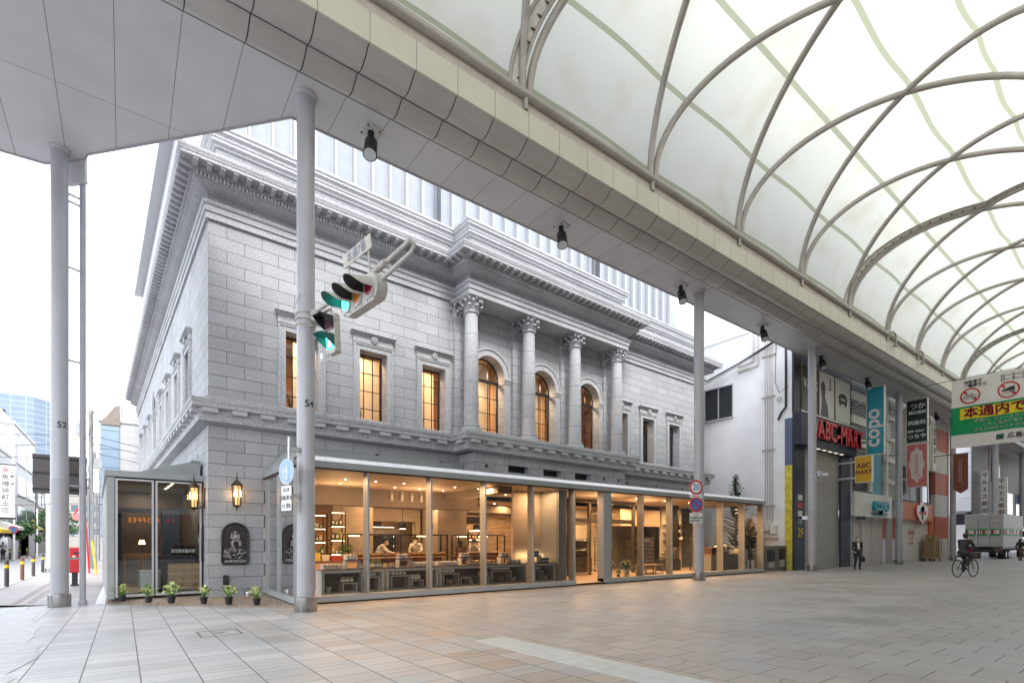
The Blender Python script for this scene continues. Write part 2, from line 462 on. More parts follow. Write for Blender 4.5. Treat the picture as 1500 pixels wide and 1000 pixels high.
    rr = n.new('ShaderNodeMapRange'); rr.inputs[1].default_value = .3; rr.inputs[2].default_value = .7; rr.inputs[3].default_value = .36; rr.inputs[4].default_value = .58
    l.new(g2.outputs['Fac'], rr.inputs[0]); l.new(mth('ADD', rr.outputs[0], mth('MULTIPLY', joint, .3)), b.inputs['Roughness'])
    bp = n.new('ShaderNodeBump'); bp.inputs['Strength'].default_value = .25; bp.inputs['Distance'].default_value = .004
    l.new(mth('SUBTRACT', mth('MULTIPLY', g.outputs['Fac'], .25), joint), bp.inputs['Height']); l.new(bp.outputs['Normal'], b.inputs['Normal'])
    return m
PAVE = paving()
ASPH = M('asphalt', (.20, .20, .205), .55, 0, .14, 6, .3, 90)
SIDE = panels('sidewalk_tiles', (.31, .285, .275), .6, .6, 0, 1, (.1, .2), .5, .006, .6, .1)
g = MB(); g.quad((-1500, -1500, -.45), (1500, -1500, -.45), (1500, 1500, -.45), (-1500, 1500, -.45))
struct(g.build('ground', ASPH))
g = MB()
edge = [(-3.0, 20.6), (-1.55, 19.55), (-.65, 19.25), (.67, 17.42), (1.76, 16.16), (2.9, 14.65), (3.45, 13.78), (4.6, 13.76), (30, 14.12), (31.3, 14.3), (61.5, 14.3)]
front = [(61.5, -2.6), (-3.0, -2.6)]
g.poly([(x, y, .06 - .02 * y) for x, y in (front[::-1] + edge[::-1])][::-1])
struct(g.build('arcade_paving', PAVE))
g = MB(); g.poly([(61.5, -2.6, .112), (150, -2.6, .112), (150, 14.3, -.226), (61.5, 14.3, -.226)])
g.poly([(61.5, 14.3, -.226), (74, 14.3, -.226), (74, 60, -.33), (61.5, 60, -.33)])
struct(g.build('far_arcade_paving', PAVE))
# asphalt of the cross street at the left: ragged edge where it laps onto the slabs
pts = [(-.95, 3.0)]
r2 = random.Random(3)
yy = 3.0
while yy < 13.5:
    yy += r2.uniform(.25, .6); pts.append((-1.02 - .25 * max(0, (yy - 9) / 4) + r2.uniform(-.12, .12), yy))
pts += [(-1.6, 15.2), (-1.7, 18.2), (-3.0, 19.2)]
g = MB(); g.poly([(x, y, .066 - .02 * y) for x, y in pts] + [(-3.0, 3.0, .006)])
struct(g.build('asphalt_patch', M('worn_asphalt', (.40, .405, .42), .38, 0, .16, 5, .25, 80)))
g = MB(); g.quad((-40, -30, .05), (-3.0, -30, .05), (-3.0, 20.0, -.345), (-40, 20.0, -.345)); g.quad((-9.6, 20.0, -.345), (-3.9, 20.0, -.345), (-3.9, 400, -.345), (-9.6, 400, -.345))
struct(g.build('street_road', M('street_asphalt', (.25, .25, .262), .5, 0, .1, 3, .2, 60)))
g = MB(); g.box(-3.9, -3.72, 20.0, 400, -.44, -.315)
struct(g.build('kerb', M('kerb_stone', (.45, .44, .43), .7)))
g = MB(); g.quad((-3.72, 20.0, -.331), (-.62, 19.27, -.331), (-.62, 400, -.331), (-3.72, 400, -.331)); g.poly([(-3.72, 20.0, -.331), (-3.0, 20.65, -.331), (-1.55, 19.6, -.331), (-.62, 19.27, -.331), (-1.5, 19.0, -.335), (-3, 19.3, -.335)][::-1])
struct(g.build('sidewalk', SIDE))
g = MB(); g.quad((-14, 20.0, -.331), (-9.6, 20.0, -.331), (-9.6, 400, -.331), (-14, 400, -.331))
struct(g.build('far_sidewalk', SIDE))
g = MB()
for x in (-2.62, -2.30): 
    for k in range(3): g.box(x + k * .07, x + k * .07 + .028, 20.6, 90, -.331, -.322)
struct(g.build('tactile_strip', M('tactile_beige', (.40, .33, .30), .7)))
g = MB(); g.quad((-.66, 19.28, -.326), (-.42, 18.95, -.326), (-.42, 120, -.326), (-.66, 120, -.326))
struct(g.build('white_kerb_line', M('line_paint', (.72, .72, .70), .6, 0, .08, 8)))
# gravel strip round the building
def gravel_mat():
    m, n, l, b = newmat('pea_gravel'); b.inputs['Roughness'].default_value = .85
    tc = n.new('ShaderNodeTexCoord'); vo = n.new('ShaderNodeTexVoronoi'); vo.inputs['Scale'].default_value = 38
    l.new(tc.outputs['Object'], vo.inputs['Vector'])
    rp = n.new('ShaderNodeValToRGB'); rp.color_ramp.elements[0].color = (.16, .11, .075, 1); rp.color_ramp.elements[1].color = (.62, .50, .40, 1)
    sp = n.new('ShaderNodeSeparateColor'); l.new(vo.outputs['Color'], sp.inputs[0]); l.new(sp.outputs[0], rp.inputs[0]); l.new(rp.outputs[0], b.inputs['Base Color'])
    bp = n.new('ShaderNodeBump'); bp.invert = True; bp.inputs['Strength'].default_value = 1; bp.inputs['Distance'].default_value = .02
    l.new(vo.outputs['Distance'], bp.inputs['Height']); l.new(bp.outputs['Normal'], b.inputs['Normal'])
    return m
GRAV = gravel_mat()
g = MB()
ge = [(-.42, 18.98), (.67, 17.46), (1.76, 16.20), (2.9, 14.69), (3.47, 13.82), (4.6, 13.80), (30, 14.16)]
inn = [(x + .34, y + .36) for x, y in ge]; inn[0] = (-.42, 19.6)
for i in range(len(ge) - 1):
    a, c, a2, c2 = ge[i], ge[i + 1], inn[i], inn[i + 1]
    g.quad((*a, .054 - .02 * a[1]), (*c, .054 - .02 * c[1]), (*c2, -.205), (*a2, -.205))
g.poly([(x, y, -.205) for x, y in inn] + [(30, 20, -.2), (4, 20, -.2), (-.42, 22, -.2)])
g.quad((-.42, 22, -.2), (4, 20, -.2), (4, 60, -.25), (-.42, 60, -.25))
tag(g.build('gravel', GRAV), 'strip of brown pea gravel along the foot of the stone building', 'gravel', None, 'stuff')
# pale inlaid tiles in the paving, manhole covers
g = MB()
for i in range(26):
    for j in range(2):
        x0 = 4.43 + j * .283; y0 = 6.86 - i * .283 - .275
        g.box(x0, x0 + .275, y0, y0 + .275, gz(y0) - .03, gz(y0) + .0035 - .02 * .275 + .006)
struct(g.build('pale_tile_strip', M('pale_tiles', (.50, .52, .50), .45, 0, .1, 7)))
def manhole(name, label, pts):
    t = T(name, label, 'manhole', (sum(p[0] for p in pts) / 4, sum(p[1] for p in pts) / 4, 0))
    b = MB(); n = len(pts); cx = t.location.x; cy = t.location.y
    for i in range(n):
        a, c = pts[i], pts[(i + 1) % n]
        ai = (a[0] + (cx - a[0]) * .08, a[1] + (cy - a[1]) * .08); ci = (c[0] + (cx - c[0]) * .08, c[1] + (cy - c[1]) * .08)
        b.quad(*[(p[0], p[1], gz(p[1]) + .004) for p in (a, c, ci, ai)])
    b.build('frame', M('manhole_rim', (.12, .12, .12), .5, .5), t)
    b = MB(); b.quad(*[(cx + dx, cy + dy, gz(cy + dy) + .004) for dx, dy in ((-.09, -.05), (.09, -.05), (.09, .05), (-.09, .05))])
    b.build('badge', M('manhole_badge', (.16, .16, .16), .5, .5), t)
    return t
manhole('manhole_cover', 'square slab-filled manhole cover with thin dark rim before the potted plants', [(1.05, 10.98), (1.05, 10.2), (1.7, 10.2), (1.7, 10.95)])
b = MB(); pts = [(13.3 + .42 * math.cos(a), 9.0 + .42 * math.sin(a)) for a in [i * math.pi / 12 for i in range(24)]]
t = T('manhole_cover', 'round manhole ring in the paving in front of the pole with the 20 sign', 'manhole', (13.3, 9.0, 0))
for i in range(24):
    a, c = pts[i], pts[(i + 1) % 24]
    b.quad(*[(13.3 + (p[0] - 13.3) * k, 9 + (p[1] - 9) * k, gz(9 + (p[1] - 9) * k) + .004) for p, k in ((a, 1), (c, 1), (c, .93), (a, .93))])
b.build('frame', bpy.data.materials['manhole_rim'], t)

# ================================================================ ARCADE ROOF
YC, A_, B_, ZS = 6.1, 4.9, 3.8, 13.68
NODES = [8.74 + 5.42 * k for k in range(-4, 21)]
PIPE = M('roof_pipe_paint', (.41, .38, .35), .4, .2, .12, 2.0)
CREAM = panels('cream_fascia', (.66, .63, .52), 1.125, 5, 0, 2, (.9, 1), .45, .008, .3, .03)
SOFF = panels('soffit_panels', (.62, .61, .62), 1.125, 4.06, 0, 1, (-.216, .338), .4, .007, .22, .03, 0.0)
COVE = panels('cove_panels', (.50, .475, .445), 1.125, 40, 0, 1, (-.216, 5), .33, .014, .08, .04, 0.0, .15)
def arch_pt(x0, sgn, th, da=0.0):
    y = YC + (A_ + da) * math.cos(th); z = ZS + (B_ + da) * math.sin(th)
    return (x0 + sgn * 5.42 * (YC + A_ - y) / (2 * A_), y, z)
roof = T('arcade_vault', 'white translucent barrel vault of curved steel pipes over the shopping street', 'roof', (40, YC, ZS))
def membrane():
    mb = MB(); xs = [-14 + .3 * i for i in range(446)]; nt_ = 44; W_ = len(xs)
    uv = []
    for th_i in range(nt_ + 1):
        th = math.pi * th_i / nt_
        for x in xs:
            y = YC + A_ * math.cos(th)
            q = 5.42 * (YC + A_ - y) / (2 * A_)
            a = (x - q - 8.74) / 5.42; b = (x + q - 8.74) / 5.42
            s = abs(math.sin(math.pi * a)) * abs(math.sin(math.pi * b))
            env = math.sin(th) ** .5 if 0 < th < math.pi else 0
            o = .13 - .27 * s * env
            mb.v.append((x, YC + (A_ + o) * math.cos(th), ZS + (B_ + o) * math.sin(th)))
            uv.append(th_i / nt_)
    for j in range(nt_):
        for i in range(W_ - 1):
            mb.f.append((j * W_ + i, j * W_ + i + 1, (j + 1) * W_ + i + 1, (j + 1) * W_ + i)); mb.m.append(0)
    m = bpy.data.materials.new('vault_membrane'); m.use_nodes = True; n = m.node_tree.nodes; l = m.node_tree.links
    n.remove(n['Principled BSDF'])
    at = n.new('ShaderNodeAttribute'); at.attribute_name = 'arc'
    tc = n.new('ShaderNodeTexCoord')
    nz = n.new('ShaderNodeTexNoise'); nz.inputs['Scale'].default_value = .8; nz.inputs['Detail'].default_value = 6; l.new(tc.outputs['Object'], nz.inputs['Vector'])
    rp = n.new('ShaderNodeValToRGB'); rp.color_ramp.elements[0].position = .3; rp.color_ramp.elements[1].position = .5
    rp.color_ramp.elements[0].color = (.38, .365, .305, 1); rp.color_ramp.elements[1].color = (.415, .413, .365, 1); l.new(nz.outputs['Fac'], rp.inputs[0])
    # welded seams run the length of the vault
    last = None
    for deg in (4.1, 36.0, 63.2, 89.3, 113.0, 144.0, 175.9):
        d = n.new('ShaderNodeMath'); d.operation = 'SUBTRACT'; l.new(at.outputs['Fac'], d.inputs[0]); d.inputs[1].default_value = deg / 180
        ab = n.new('ShaderNodeMath'); ab.operation = 'ABSOLUTE'; l.new(d.outputs[0], ab.inputs[0])
        lt = n.new('ShaderNodeMath'); lt.operation = 'LESS_THAN'; l.new(ab.outputs[0], lt.inputs[0]); lt.inputs[1].default_value = .0052
        if last is None: last = lt.outputs[0]
        else:
            mxn = n.new('ShaderNodeMath'); mxn.operation = 'MAXIMUM'; l.new(last, mxn.inputs[0]); l.new(lt.outputs[0], mxn.inputs[1]); last = mxn.outputs[0]
    mixc = n.new('ShaderNodeMix'); mixc.data_type = 'RGBA'; l.new(last, mixc.inputs[0]); l.new(rp.outputs[0], mixc.inputs[6]); mixc.inputs[7].default_value = (.225, .235, .165, 1)
    tr = n.new('ShaderNodeBsdfTranslucent'); l.new(mixc.outputs[2], tr.inputs[0])
    df = n.new('ShaderNodeBsdfDiffuse'); l.new(mixc.outputs[2], df.inputs[0])
    ms = n.new('ShaderNodeMixShader'); ms.inputs[0].default_value = .30
    l.new(tr.outputs[0], ms.inputs[1]); l.new(df.outputs[0], ms.inputs[2]); l.new(ms.outputs[0], n['Material Output'].inputs[0])
    o = mb.build('membrane', m, roof, True)
    a = o.data.attributes.new('arc', 'FLOAT', 'POINT'); a.data.foreach_set('value', uv)
membrane()
TH = [math.pi * i / 40 for i in range(41)]
for k, x0 in enumerate(NODES):
    for sgn in (1, -1):
        b = MB(); b.tube([arch_pt(x0 + sgn * .12, sgn, t_) for t_ in TH], .105, 10)
        b.build('arch_pipe', PIPE, roof, True)
for x0 in (8.74 - 21.68, 8.74, 8.74 + 21.68, 8.74 + 43.36, 8.74 + 65.04):        # every fourth node carries a lamp truss that bends at the crown
    b = MB()
    up = [arch_pt(x0 - .42, 1, t_, .10) for t_ in TH[:21]]; lo = [arch_pt(x0 - .10, 1, t_, .02) for t_ in TH[:21]]
    mir = lambda P: P + [(p[0], 2 * YC - p[1], p[2]) for p in P[::-1][1:]]
    b.tube(mir(up), .06, 8); b.tube(mir(lo), .055, 8)
    fl = mir([((p[0] + q[0]) / 2 , (p[1] + q[1]) / 2 , (p[2] + q[2]) / 2) for p, q in zip(up, lo)])
    b.build('truss_chord', PIPE, roof, True)
    b = MB(); U = mir(up); Lw = mir(lo)
    for i in range(len(U) - 1): b.quad(U[i], U[i + 1], Lw[i + 1], Lw[i])
    b.build('truss_plate', M('truss_plate_paint', (.70, .66, .60), .5, 0, .12, 5), roof)
    b = MB()
    for i in range(1, len(U) - 1):
        c = Vector(Lw[i]) * .75 + Vector(U[i]) * .25; b.obox(c + Vector((0, 0, -.03)), (.10, .045, .045))
        c = Vector(Lw[i]) * .55 + Vector(U[i]) * .45; b.obox(c + Vector((0, 0, -.02)), (.022, .03, .03))
    b.build('lamp_bracket', M('bracket_rust', (.14, .11, .09), .6, .2), roof)
def canopy(side):
    """soffit, cove, fascia and edge pipe; side=+1 over the building side, -1 mirrored on the camera's side"""
    fy = (lambda y: y) if side > 0 else (lambda y: 2 * YC - y)
    t = T('arcade_canopy', 'grey panelled canopy with rippled cove and cream fascia along the stone building' if side > 0 else 'grey panelled canopy along the shops opposite the stone building', 'canopy', (30, fy(12.45), 12.3))
    X1 = 119.0
    def Q(mb, pts, mi=0):
        pts = [(x, fy(y), z) for x, y, z in pts]
        mb.poly(pts if side > 0 else pts[::-1], mi)
    b = MB()
    if side > 0:
        pl = [(-14, 12.45), (X1, 12.45), (X1, 13.92), (3.42, 13.92), (-.81, 18.70), (-.86, 18.95), (-1.78, 19.86), (-2.75, 19.95), (-14, 20.9)]
    else: pl = [(-14, 12.45), (X1, 12.45), (X1, 13.92), (-14, 13.92)]
    Q(b, [(x, y, 12.3) for x, y in pl][::-1])
    Q(b, [(x, y, 13.1) for x, y in pl])
    for i in range(len(pl)):
        a, c = pl[i], pl[(i + 1) % len(pl)]
        if i == 0: continue
        Q(b, [(a[0], a[1], 12.3), (c[0], c[1], 12.3), (c[0], c[1], 13.1), (a[0], a[1], 13.1)])
    b.build('soffit', SOFF, t)
    b = MB()
    for i in range(1, len(pl) - 1):      # thin drip edge
        a, c = pl[i], pl[i + 1]
        b.obox(((a[0] + c[0]) / 2, fy((a[1] + c[1]) / 2), 12.32), (math.hypot(c[0] - a[0], c[1] - a[1]), .05, .10), math.atan2(fy(c[1]) - fy(a[1]), c[0] - a[0]))
    b.build('drip_edge', M('drip_edge_paint', (.40, .39, .40), .4), t)
    b = MB(); prof = []
    for lobe in range(2):
        y0, z0 = (12.45, 12.302) if lobe == 0 else (11.74, 12.36)
        y1, z1 = (11.74, 12.36) if lobe == 0 else (11.02, 12.53)
        for i in range(9):
            s_ = i / 8; prof.append((y0 + (y1 - y0) * s_, z0 + (z1 - z0) * s_ - .17 * math.sin(math.pi * s_ ** .85)))
    for i in range(len(prof) - 1):
        a, c = prof[i], prof[i + 1]
        if a == c: continue
        Q(b, [(-14, a[0], a[1]), (-14, c[0], c[1]), (X1, c[0], c[1]), (X1, a[0], a[1])])
    b.build('cove', COVE, t, True)
    b = MB(); b.box(-14, X1, min(fy(12.437), fy(12.463)), max(fy(12.437), fy(12.463)), 12.285, 12.32); b.box(-14, X1, min(fy(11.735), fy(11.748)), max(fy(11.735), fy(11.748)), 12.343, 12.37); b.build('shadow_gap', M('gap_dark', (.10, .10, .10), .6), t)
    b = MB(); b.box(-14, X1, min(fy(11.0), fy(11.3)), max(fy(11.0), fy(11.3)), 12.50, 13.18)
    b.build('fascia', CREAM, t)
    b = MB(); b.box(-14, X1, min(fy(11.06), fy(11.4)), max(fy(11.06), fy(11.4)), 13.2, 13.55)
    b.build('gutter_band', M('gutter_beige', (.56, .50, .44), .5, 0, .1, 4), t)
    b = MB(); b.cyl((-14, fy(11.0), 13.60), (X1, fy(11.0), 13.60), .125, n=14)
    b.build('edge_pipe', PIPE, t, True)
    b = MB()
    for x in NODES: b.cyl((x, fy(11.0), 13.2), (x, fy(11.0), 13.6), .07, n=10)
    b.build('edge_pipe_stub', PIPE, t, True)
    if side > 0:
        b = MB(); b.obox((-1.05, 19.20, 11.97), (.62, .06, .655), math.atan2(1.0, -.90)); b.obox((-1.04, 19.19, 11.66), (.60, .10, .05), math.atan2(1.0, -.90))
        b.build('hanging_valance', SOFF, t)
        b = MB()
        for x in (36.6, 41.6): b.tube([(x - 1.2, 11.0, 13.62), (x - .5, 10.8, 13.75), (x, 10.8, 13.7), (x, 10.8, 13.05)], .05, 8); b.box(x - .28, x + .05, 10.7, 10.9, 12.98, 13.08)
        b.build('rail_hook', PIPE, t, True)
    return t
canopy(1); canopy(-1)

# ================================================================ POLES
def wrap_number(mb, body, size, r, c, ang, z):
    vs, fs = text_mesh(body, size, depth=0)
    out = []
    for v in vs:
        a = ang + v[0] / r; out.append((c[0] + (r + .0025) * math.cos(a), c[1] + (r + .0025) * math.sin(a), z + v[1]))
    mb.add(out, fs)
NUMBLK = M('number_black', (.02, .02, .02), .5)
PSKIN = M('pole_grey_lower', (.38, .38, .40), .36, 0, .05, 1.5)
def pole(x, y, r, label, num=None, nz=4.6, nang=None):
    t = T('arcade_pole', label, 'pole', (x, y, gz(y)))
    b = MB(); b.cyl((x, y, 3.2), (x, y, 12.3), r, n=40); b.build('shaft', POLE, t, True)
    b = MB(); b.cyl((x, y, gz(y)), (x, y, 3.2), r + .004, n=40); b.build('wrapped_lower_shaft', PSKIN, t, True)
    b = MB(); b.lathe([(r + .05, 0), (r + .055, .01), (r + .055, .345), (r + .045, .355), (r + .005, .36)], (x, y, gz(y)), 40); b.obox((x - .615 * (r + .055), y - .79 * (r + .055), gz(y) + .18), (.02, .02, .34), R(-37)); b.build('steel_collar', STEEL, t, True)
    b = MB(); b.lathe([(r + .002, -.09), (r + .05, -.09), (r + .055, -.01), (r, -.003)], (x, y, 12.3), 40); b.build('top_ring', SOFF, t, True)
    if num:
        b = MB(); [wrap_number(b, num, .23, r + .001 + k_ * .0004, (x, y), nang + dx_, nz + dz_) for k_, (dx_, dz_) in enumerate(((0, 0), (.035, 0), (.018, .006), (.035, -.004)))]; b.build('number', NUMBLK, t)
    return t
pole(3.54, 13.04, .207, 'grey arcade pole numbered 54 carrying the traffic signals', '54', 4.78, R(270 + 7))
t52 = pole(-1.41, 18.92, .197, 'grey arcade pole numbered 52 on the left corner beside a drainpipe', '52', 4.67, R(270 + 18))
pole(19.95, 13.04, .21, 'grey arcade pole carrying the round 20 speed sign', None)
pole(30.85, 13.04, .21, 'grey arcade pole with security camera in front of the shuttered shop', None)
pole(44.8, 13.04, .21, 'grey arcade pole between the teal signboard and the dark green signboard', None)
pole(58.4, 13.04, .21, 'grey arcade pole at the red and white checked shop corner', None)
pole(74.0, 13.04, .26, 'pale arcade pole across the side street beside the delivery lorry', None)
pole(88.0, 13.04, .26, 'farthest arcade pole at the right edge beyond the delivery lorry', None)
for i, x in enumerate((-1.4, 19.9, 30.8, 44.8, 58.4)):
    pole(x, -.84, .246, 'grey arcade pole on the opposite side of the street', None)['group'] = 'poles on the camera side'
t = T('drain_pipe', 'slim grey drainpipe strapped to pole 52', 'pipe', (-.93, 19.15, -.33))
b = MB(); b.cyl((-.93, 19.15, -.33), (-.93, 19.15, 12.29), .076, n=20); b.lathe([(.108, 0), (.112, .05), (.105, .12), (.08, .16)], (-.93, 19.15, -.33), 20); b.build('pipe', POLE, t, True)
b = MB()
for z in (1.0, 3.05, 6.55, 9.15, 11.0, 11.2): b.obox((-1.17, 19.035, z), (.42, .03, .05), R(25))
b.build('strap', POLE, t)
# spotlights under the soffit
proto = None
for i, (x, y, lab) in enumerate([(5.21, 13.12, 'black spotlight under the canopy, nearest to pole 54'), (11.99, 13.15, 'black spotlight under the canopy above the stone columns'), (18.84, 13.18, 'black spotlight under the canopy just left of the pole with the 20 sign'),
                                 (25.61, 13.16, 'black spotlight under the canopy before the white side wall'), (32.5, 13.24, 'black spotlight under the canopy just right of the camera pole'), (39.26, 13.2, 'black spotlight under the canopy above the teal signboard'), (54.5, 13.3, 'black spotlight under the canopy above the red and white checked pier')]):
    if proto is None:
        proto = T('spotlight', lab, 'spotlight', (x, y, 12.3), R(8), 'spotlights along the canopy soffit'); proto.scale = (1.12,) * 3
        b = MB(); b.box(-.2, .2, -.2, .2, -.035, -.002); b.build('mounting_plate', M('plate_white', (.6, .59, .57), .5), proto, local=True)
        b = MB()
        for sx in (-.15, .15):
            for sy in (-.15, .15): b.cyl((sx, sy, -.05), (sx, sy, -.034), .022, n=8)
        b.cyl((0, 0, -.035), (0, 0, -.2), .075, n=14); b.box(-.075, .075, -.075, .075, -.34, -.2); b.build('arm', BLACK, proto, local=True)
        d = Vector((-.25, -.30, -.9)).normalized(); c0 = Vector((0, -.02, -.30))
        b = MB(); b.cyl(c0, c0 + d * .42, .15, .15, 24); b.cyl(c0 + d * .42, c0 + d * .44, .15, .165, 24); b.build('housing', BLACK, proto, 'all', local=True)
        b = MB(); b.cyl(c0 + d * .441, c0 + d * .446, .142, n=24); b.build('lens', M('lamp_lens', (.62, .66, .66), .15), proto, local=True)
    else: dup(proto, (x, y, 12.3), R(8), lab)
# ================================================================ STONE BUILDING
BO = (2.042, 17.951, 0)
bank = T('stone_building', 'grey granite neoclassical corner building with four-column loggia and modillion cornice', 'building', BO, R(2))
def BP(mb, name, mats, smooth=False, parent=None, label=None): return mb.build(name, mats, parent or bank, smooth, local=True, label=label)
LEN, DEP = 27.4, 32.0
BX0, BX1, BY = 8.80, 18.45, -1.03
def wall(mb, u0, u1, z0, z1, holes, f, mi=0):
    us = sorted({u0, u1, *[h[0] for h in holes], *[h[1] for h in holes]}); zs = sorted({z0, z1, *[h[2] for h in holes], *[h[3] for h in holes]})
    us = [u for u in us if u0 <= u <= u1]; zs = [z for z in zs if z0 <= z <= z1]
    for i in range(len(us) - 1):
        for j in range(len(zs) - 1):
            um = (us[i] + us[i + 1]) / 2; zm = (zs[j] + zs[j + 1]) / 2
            if any(h[0] < um < h[1] and h[2] < zm < h[3] for h in holes): continue
            mb.quad(f(us[i], zs[j]), f(us[i + 1], zs[j]), f(us[i + 1], zs[j + 1]), f(us[i], zs[j + 1]), mi)
def reveal(mb, h, f3, d, mi=0):
    a, b_, z0, z1 = h
    mb.quad(f3(a, z0, 0), f3(a, z1, 0), f3(a, z1, d), f3(a, z0, d), mi); mb.quad(f3(b_, z0, 0), f3(b_, z0, d), f3(b_, z1, d), f3(b_, z1, 0), mi)
    mb.quad(f3(a, z1, 0), f3(b_, z1, 0), f3(b_, z1, d), f3(a, z1, d), mi); mb.quad(f3(a, z0, 0), f3(a, z0, d), f3(b_, z0, d), f3(b_, z0, 0), mi)
F3 = lambda u, z, d: (u, d, z)          # front wall, d goes into the building
L3 = lambda u, z, d: (d, u, z)          # left wall
WX = [2.73, 5.25, 7.77, 19.25, 21.62, 24.13]
WY = [4.2, 7.4, 10.6, 13.7, 20.3, 23.7, 27.2]
AX = [10.5, 13.6, 16.7]; AR = .79; ASP = 8.62
WZ0, WZ1, WH = 5.72, 8.36, .525
fh = [(x - WH, x + WH, WZ0, WZ1) for x in WX]
ah = [(x - AR, x + AR, WZ0, ASP + AR) for x in AX]
lh = [(y - WH, y + WH, WZ0, WZ1) for y in WY]
lah = [(17.0 - .9, 17.0 + .9, WZ0, ASP + .9)]
def arch_fill(mb, h, f3, d, mi=0, n=16):
    a, b_, z0, z1 = h; c = (a + b_) / 2; r = (b_ - a) / 2; zs = z1 - r
    P = [(c + r * math.cos(math.pi * i / n), zs + r * math.sin(math.pi * i / n)) for i in range(n + 1)]
    for i in range(n):
        p, q = P[i], P[i + 1]; cor = (b_, z1) if i < n / 2 else (a, z1)
        mb.poly([f3(p[0], p[1], 0), f3(cor[0], cor[1], 0), f3(q[0], q[1], 0)], mi)
        mb.quad(f3(p[0], p[1], 0), f3(q[0], q[1], 0), f3(q[0], q[1], d), f3(p[0], p[1], d), mi)
    mb.poly([f3(a, z1, 0), f3(c, z1, 0), f3(P[n // 2][0], P[n // 2][1], 0)], mi)
    for u in (a, b_): mb.quad(f3(u, z0, 0), f3(u, zs, 0), f3(u, zs, d), f3(u, z0, d), mi)
    mb.quad(f3(a, z0, 0), f3(a, z0, d), f3(b_, z0, d), f3(b_, z0, 0), mi)
b = MB()
wall(b, 0, LEN, 5.04, 11.25, fh + ah, lambda u, z: (u, 0, z))
wall(b, 0, 1.55, -.6, 5.04, [], lambda u, z: (u, 0, z)); wall(b, 1.55, LEN, 3.45, 5.04, [], lambda u, z: (u, 0, z))
for h in fh: reveal(b, h, F3, .5)
for h in ah: arch_fill(b, h, F3, .5)
BP(b, 'front_wall', ST_X)
b = MB(); wall(b, 0, DEP, -.6, 11.25, lh + lah, lambda u, z: (0, u, z))
for h in lh: reveal(b, h, L3, .5)
for h in lah: arch_fill(b, h, L3, .5)
BP(b, 'side_wall', ST_Y)
b = MB(); b.quad((LEN, 0, -.6), (LEN, DEP, -.6), (LEN, DEP, 11.25), (LEN, 0, 11.25)); b.quad((0, DEP, -.6), (LEN, DEP, -.6), (LEN, DEP, 11.25), (0, DEP, 11.25)); b.box(1.55, 1.95, .0, .6, -.6, 3.45)
BP(b, 'rear_wall', ST_Y)
# lower bay under the balcony with its three dark vents
vents = [(10.72, 11.86, 4.36, 4.66), (12.70, 13.82, 4.36, 4.66), (14.68, 15.78, 4.36, 4.66)]
b = MB(); wall(b, BX0 + .17, BX1 - .17, 3.5, 5.04, vents, lambda u, z: (u, BY - .02, z))
for h in vents: reveal(b, h, lambda u, z, d: (u, BY - .02 + d, z), .35)
for x in (BX0 + .17, BX1 - .17): b.quad((x, BY - .02, 3.5), (x, 0, 3.5), (x, 0, 5.04), (x, BY - .02, 5.04))
BP(b, 'bay_wall', ST_X)
b = MB()
for h in vents: b.quad((h[0], BY + .3, h[2]), (h[1], BY + .3, h[2]), (h[1], BY + .3, h[3]), (h[0], BY + .3, h[3]))
BP(b, 'vent', BLACK)
b = MB()
for x in (2.6, 5.4, 8.1): b.cyl((x, -.006, 4.62), (x, .05, 4.62), .075, n=16)
for x in (9.6, 16.7, 17.8): b.cyl((x, BY - .026, 4.52), (x, BY, 4.52), .075, n=16)
for x in (19.8, 22.4, 25.0): b.cyl((x, -.006, 4.62), (x, .05, 4.62), .075, n=16)
b.cyl((-.006, 2.0, 4.3), (.05, 2.0, 4.3), .07, n=16); b.cyl((-.006, 4.4, 4.3), (.05, 4.4, 4.3), .07, n=16)
BP(b, 'vent_hole', BLACK, True)
PATH = [(0, DEP), (0, 0), (BX0, 0), (BX0, BY), (BX1, BY), (BX1, 0), (LEN, 0), (LEN, DEP)]
# belt course with balcony ledge
b = MB(); b.sweep(PATH, [(0, 5.03), (.287, 5.07), (.287, 5.27), (.31, 5.29), (.31, 5.40), (.30, 5.42), (.46, 5.44), (.474, 5.46), (.474, 5.55), (.503, 5.60), (.515, 5.66), (.515, 5.69), (0, 5.715)])
b.quad((BX0 - .4, BY - .4, 5.70), (BX1 + .4, BY - .4, 5.70), (BX1 + .4, 0, 5.712), (BX0 - .4, 0, 5.712))
b.sweep(PATH, [(0, 5.70), (.10, 5.705), (.10, 5.86), (.085, 5.875), (0, 5.88)])
def along(mb, pitch, depth0, depth1, z0, z1, wdt, segs, wedge=False):
    for (p, q) in segs:
        p, q = Vector(p), Vector(q); L = (q - p).length; d = (q - p) / L; nv = Vector((d.y, -d.x)); k = max(1, int(round(L / pitch)))
        ang = math.atan2(d.y, d.x)
        for i in range(k):
            c = p + d * ((i + .5) * L / k) + nv * (depth0 + depth1) / 2
            if wedge:
                ax, ay = d * wdt / 2, nv
                base = p + d * ((i + .5) * L / k)
                def pt(s, o, z): r = base + ax * s + ay * o; return (r.x, r.y, z)
                prof = [(depth0, z0), (depth0 + (depth1 - depth0) * .45, z0 + .01), (depth1 - .03, z0 + (z1 - z0) * .45), (depth1, z0 + (z1 - z0) * .6), (depth1, z1), (depth0, z1)]
                A = [pt(-1, o, z) for o, z in prof]; B2 = [pt(1, o, z) for o, z in prof]; n = len(prof)
                mb.add(A + B2, [tuple(range(n)), tuple(range(n, 2 * n))[::-1]] + [(j, (j + 1) % n, n + (j + 1) % n, n + j) for j in range(n)])
            else: mb.obox((c.x, c.y, (z0 + z1) / 2), (wdt, abs(depth1 - depth0), z1 - z0), ang)
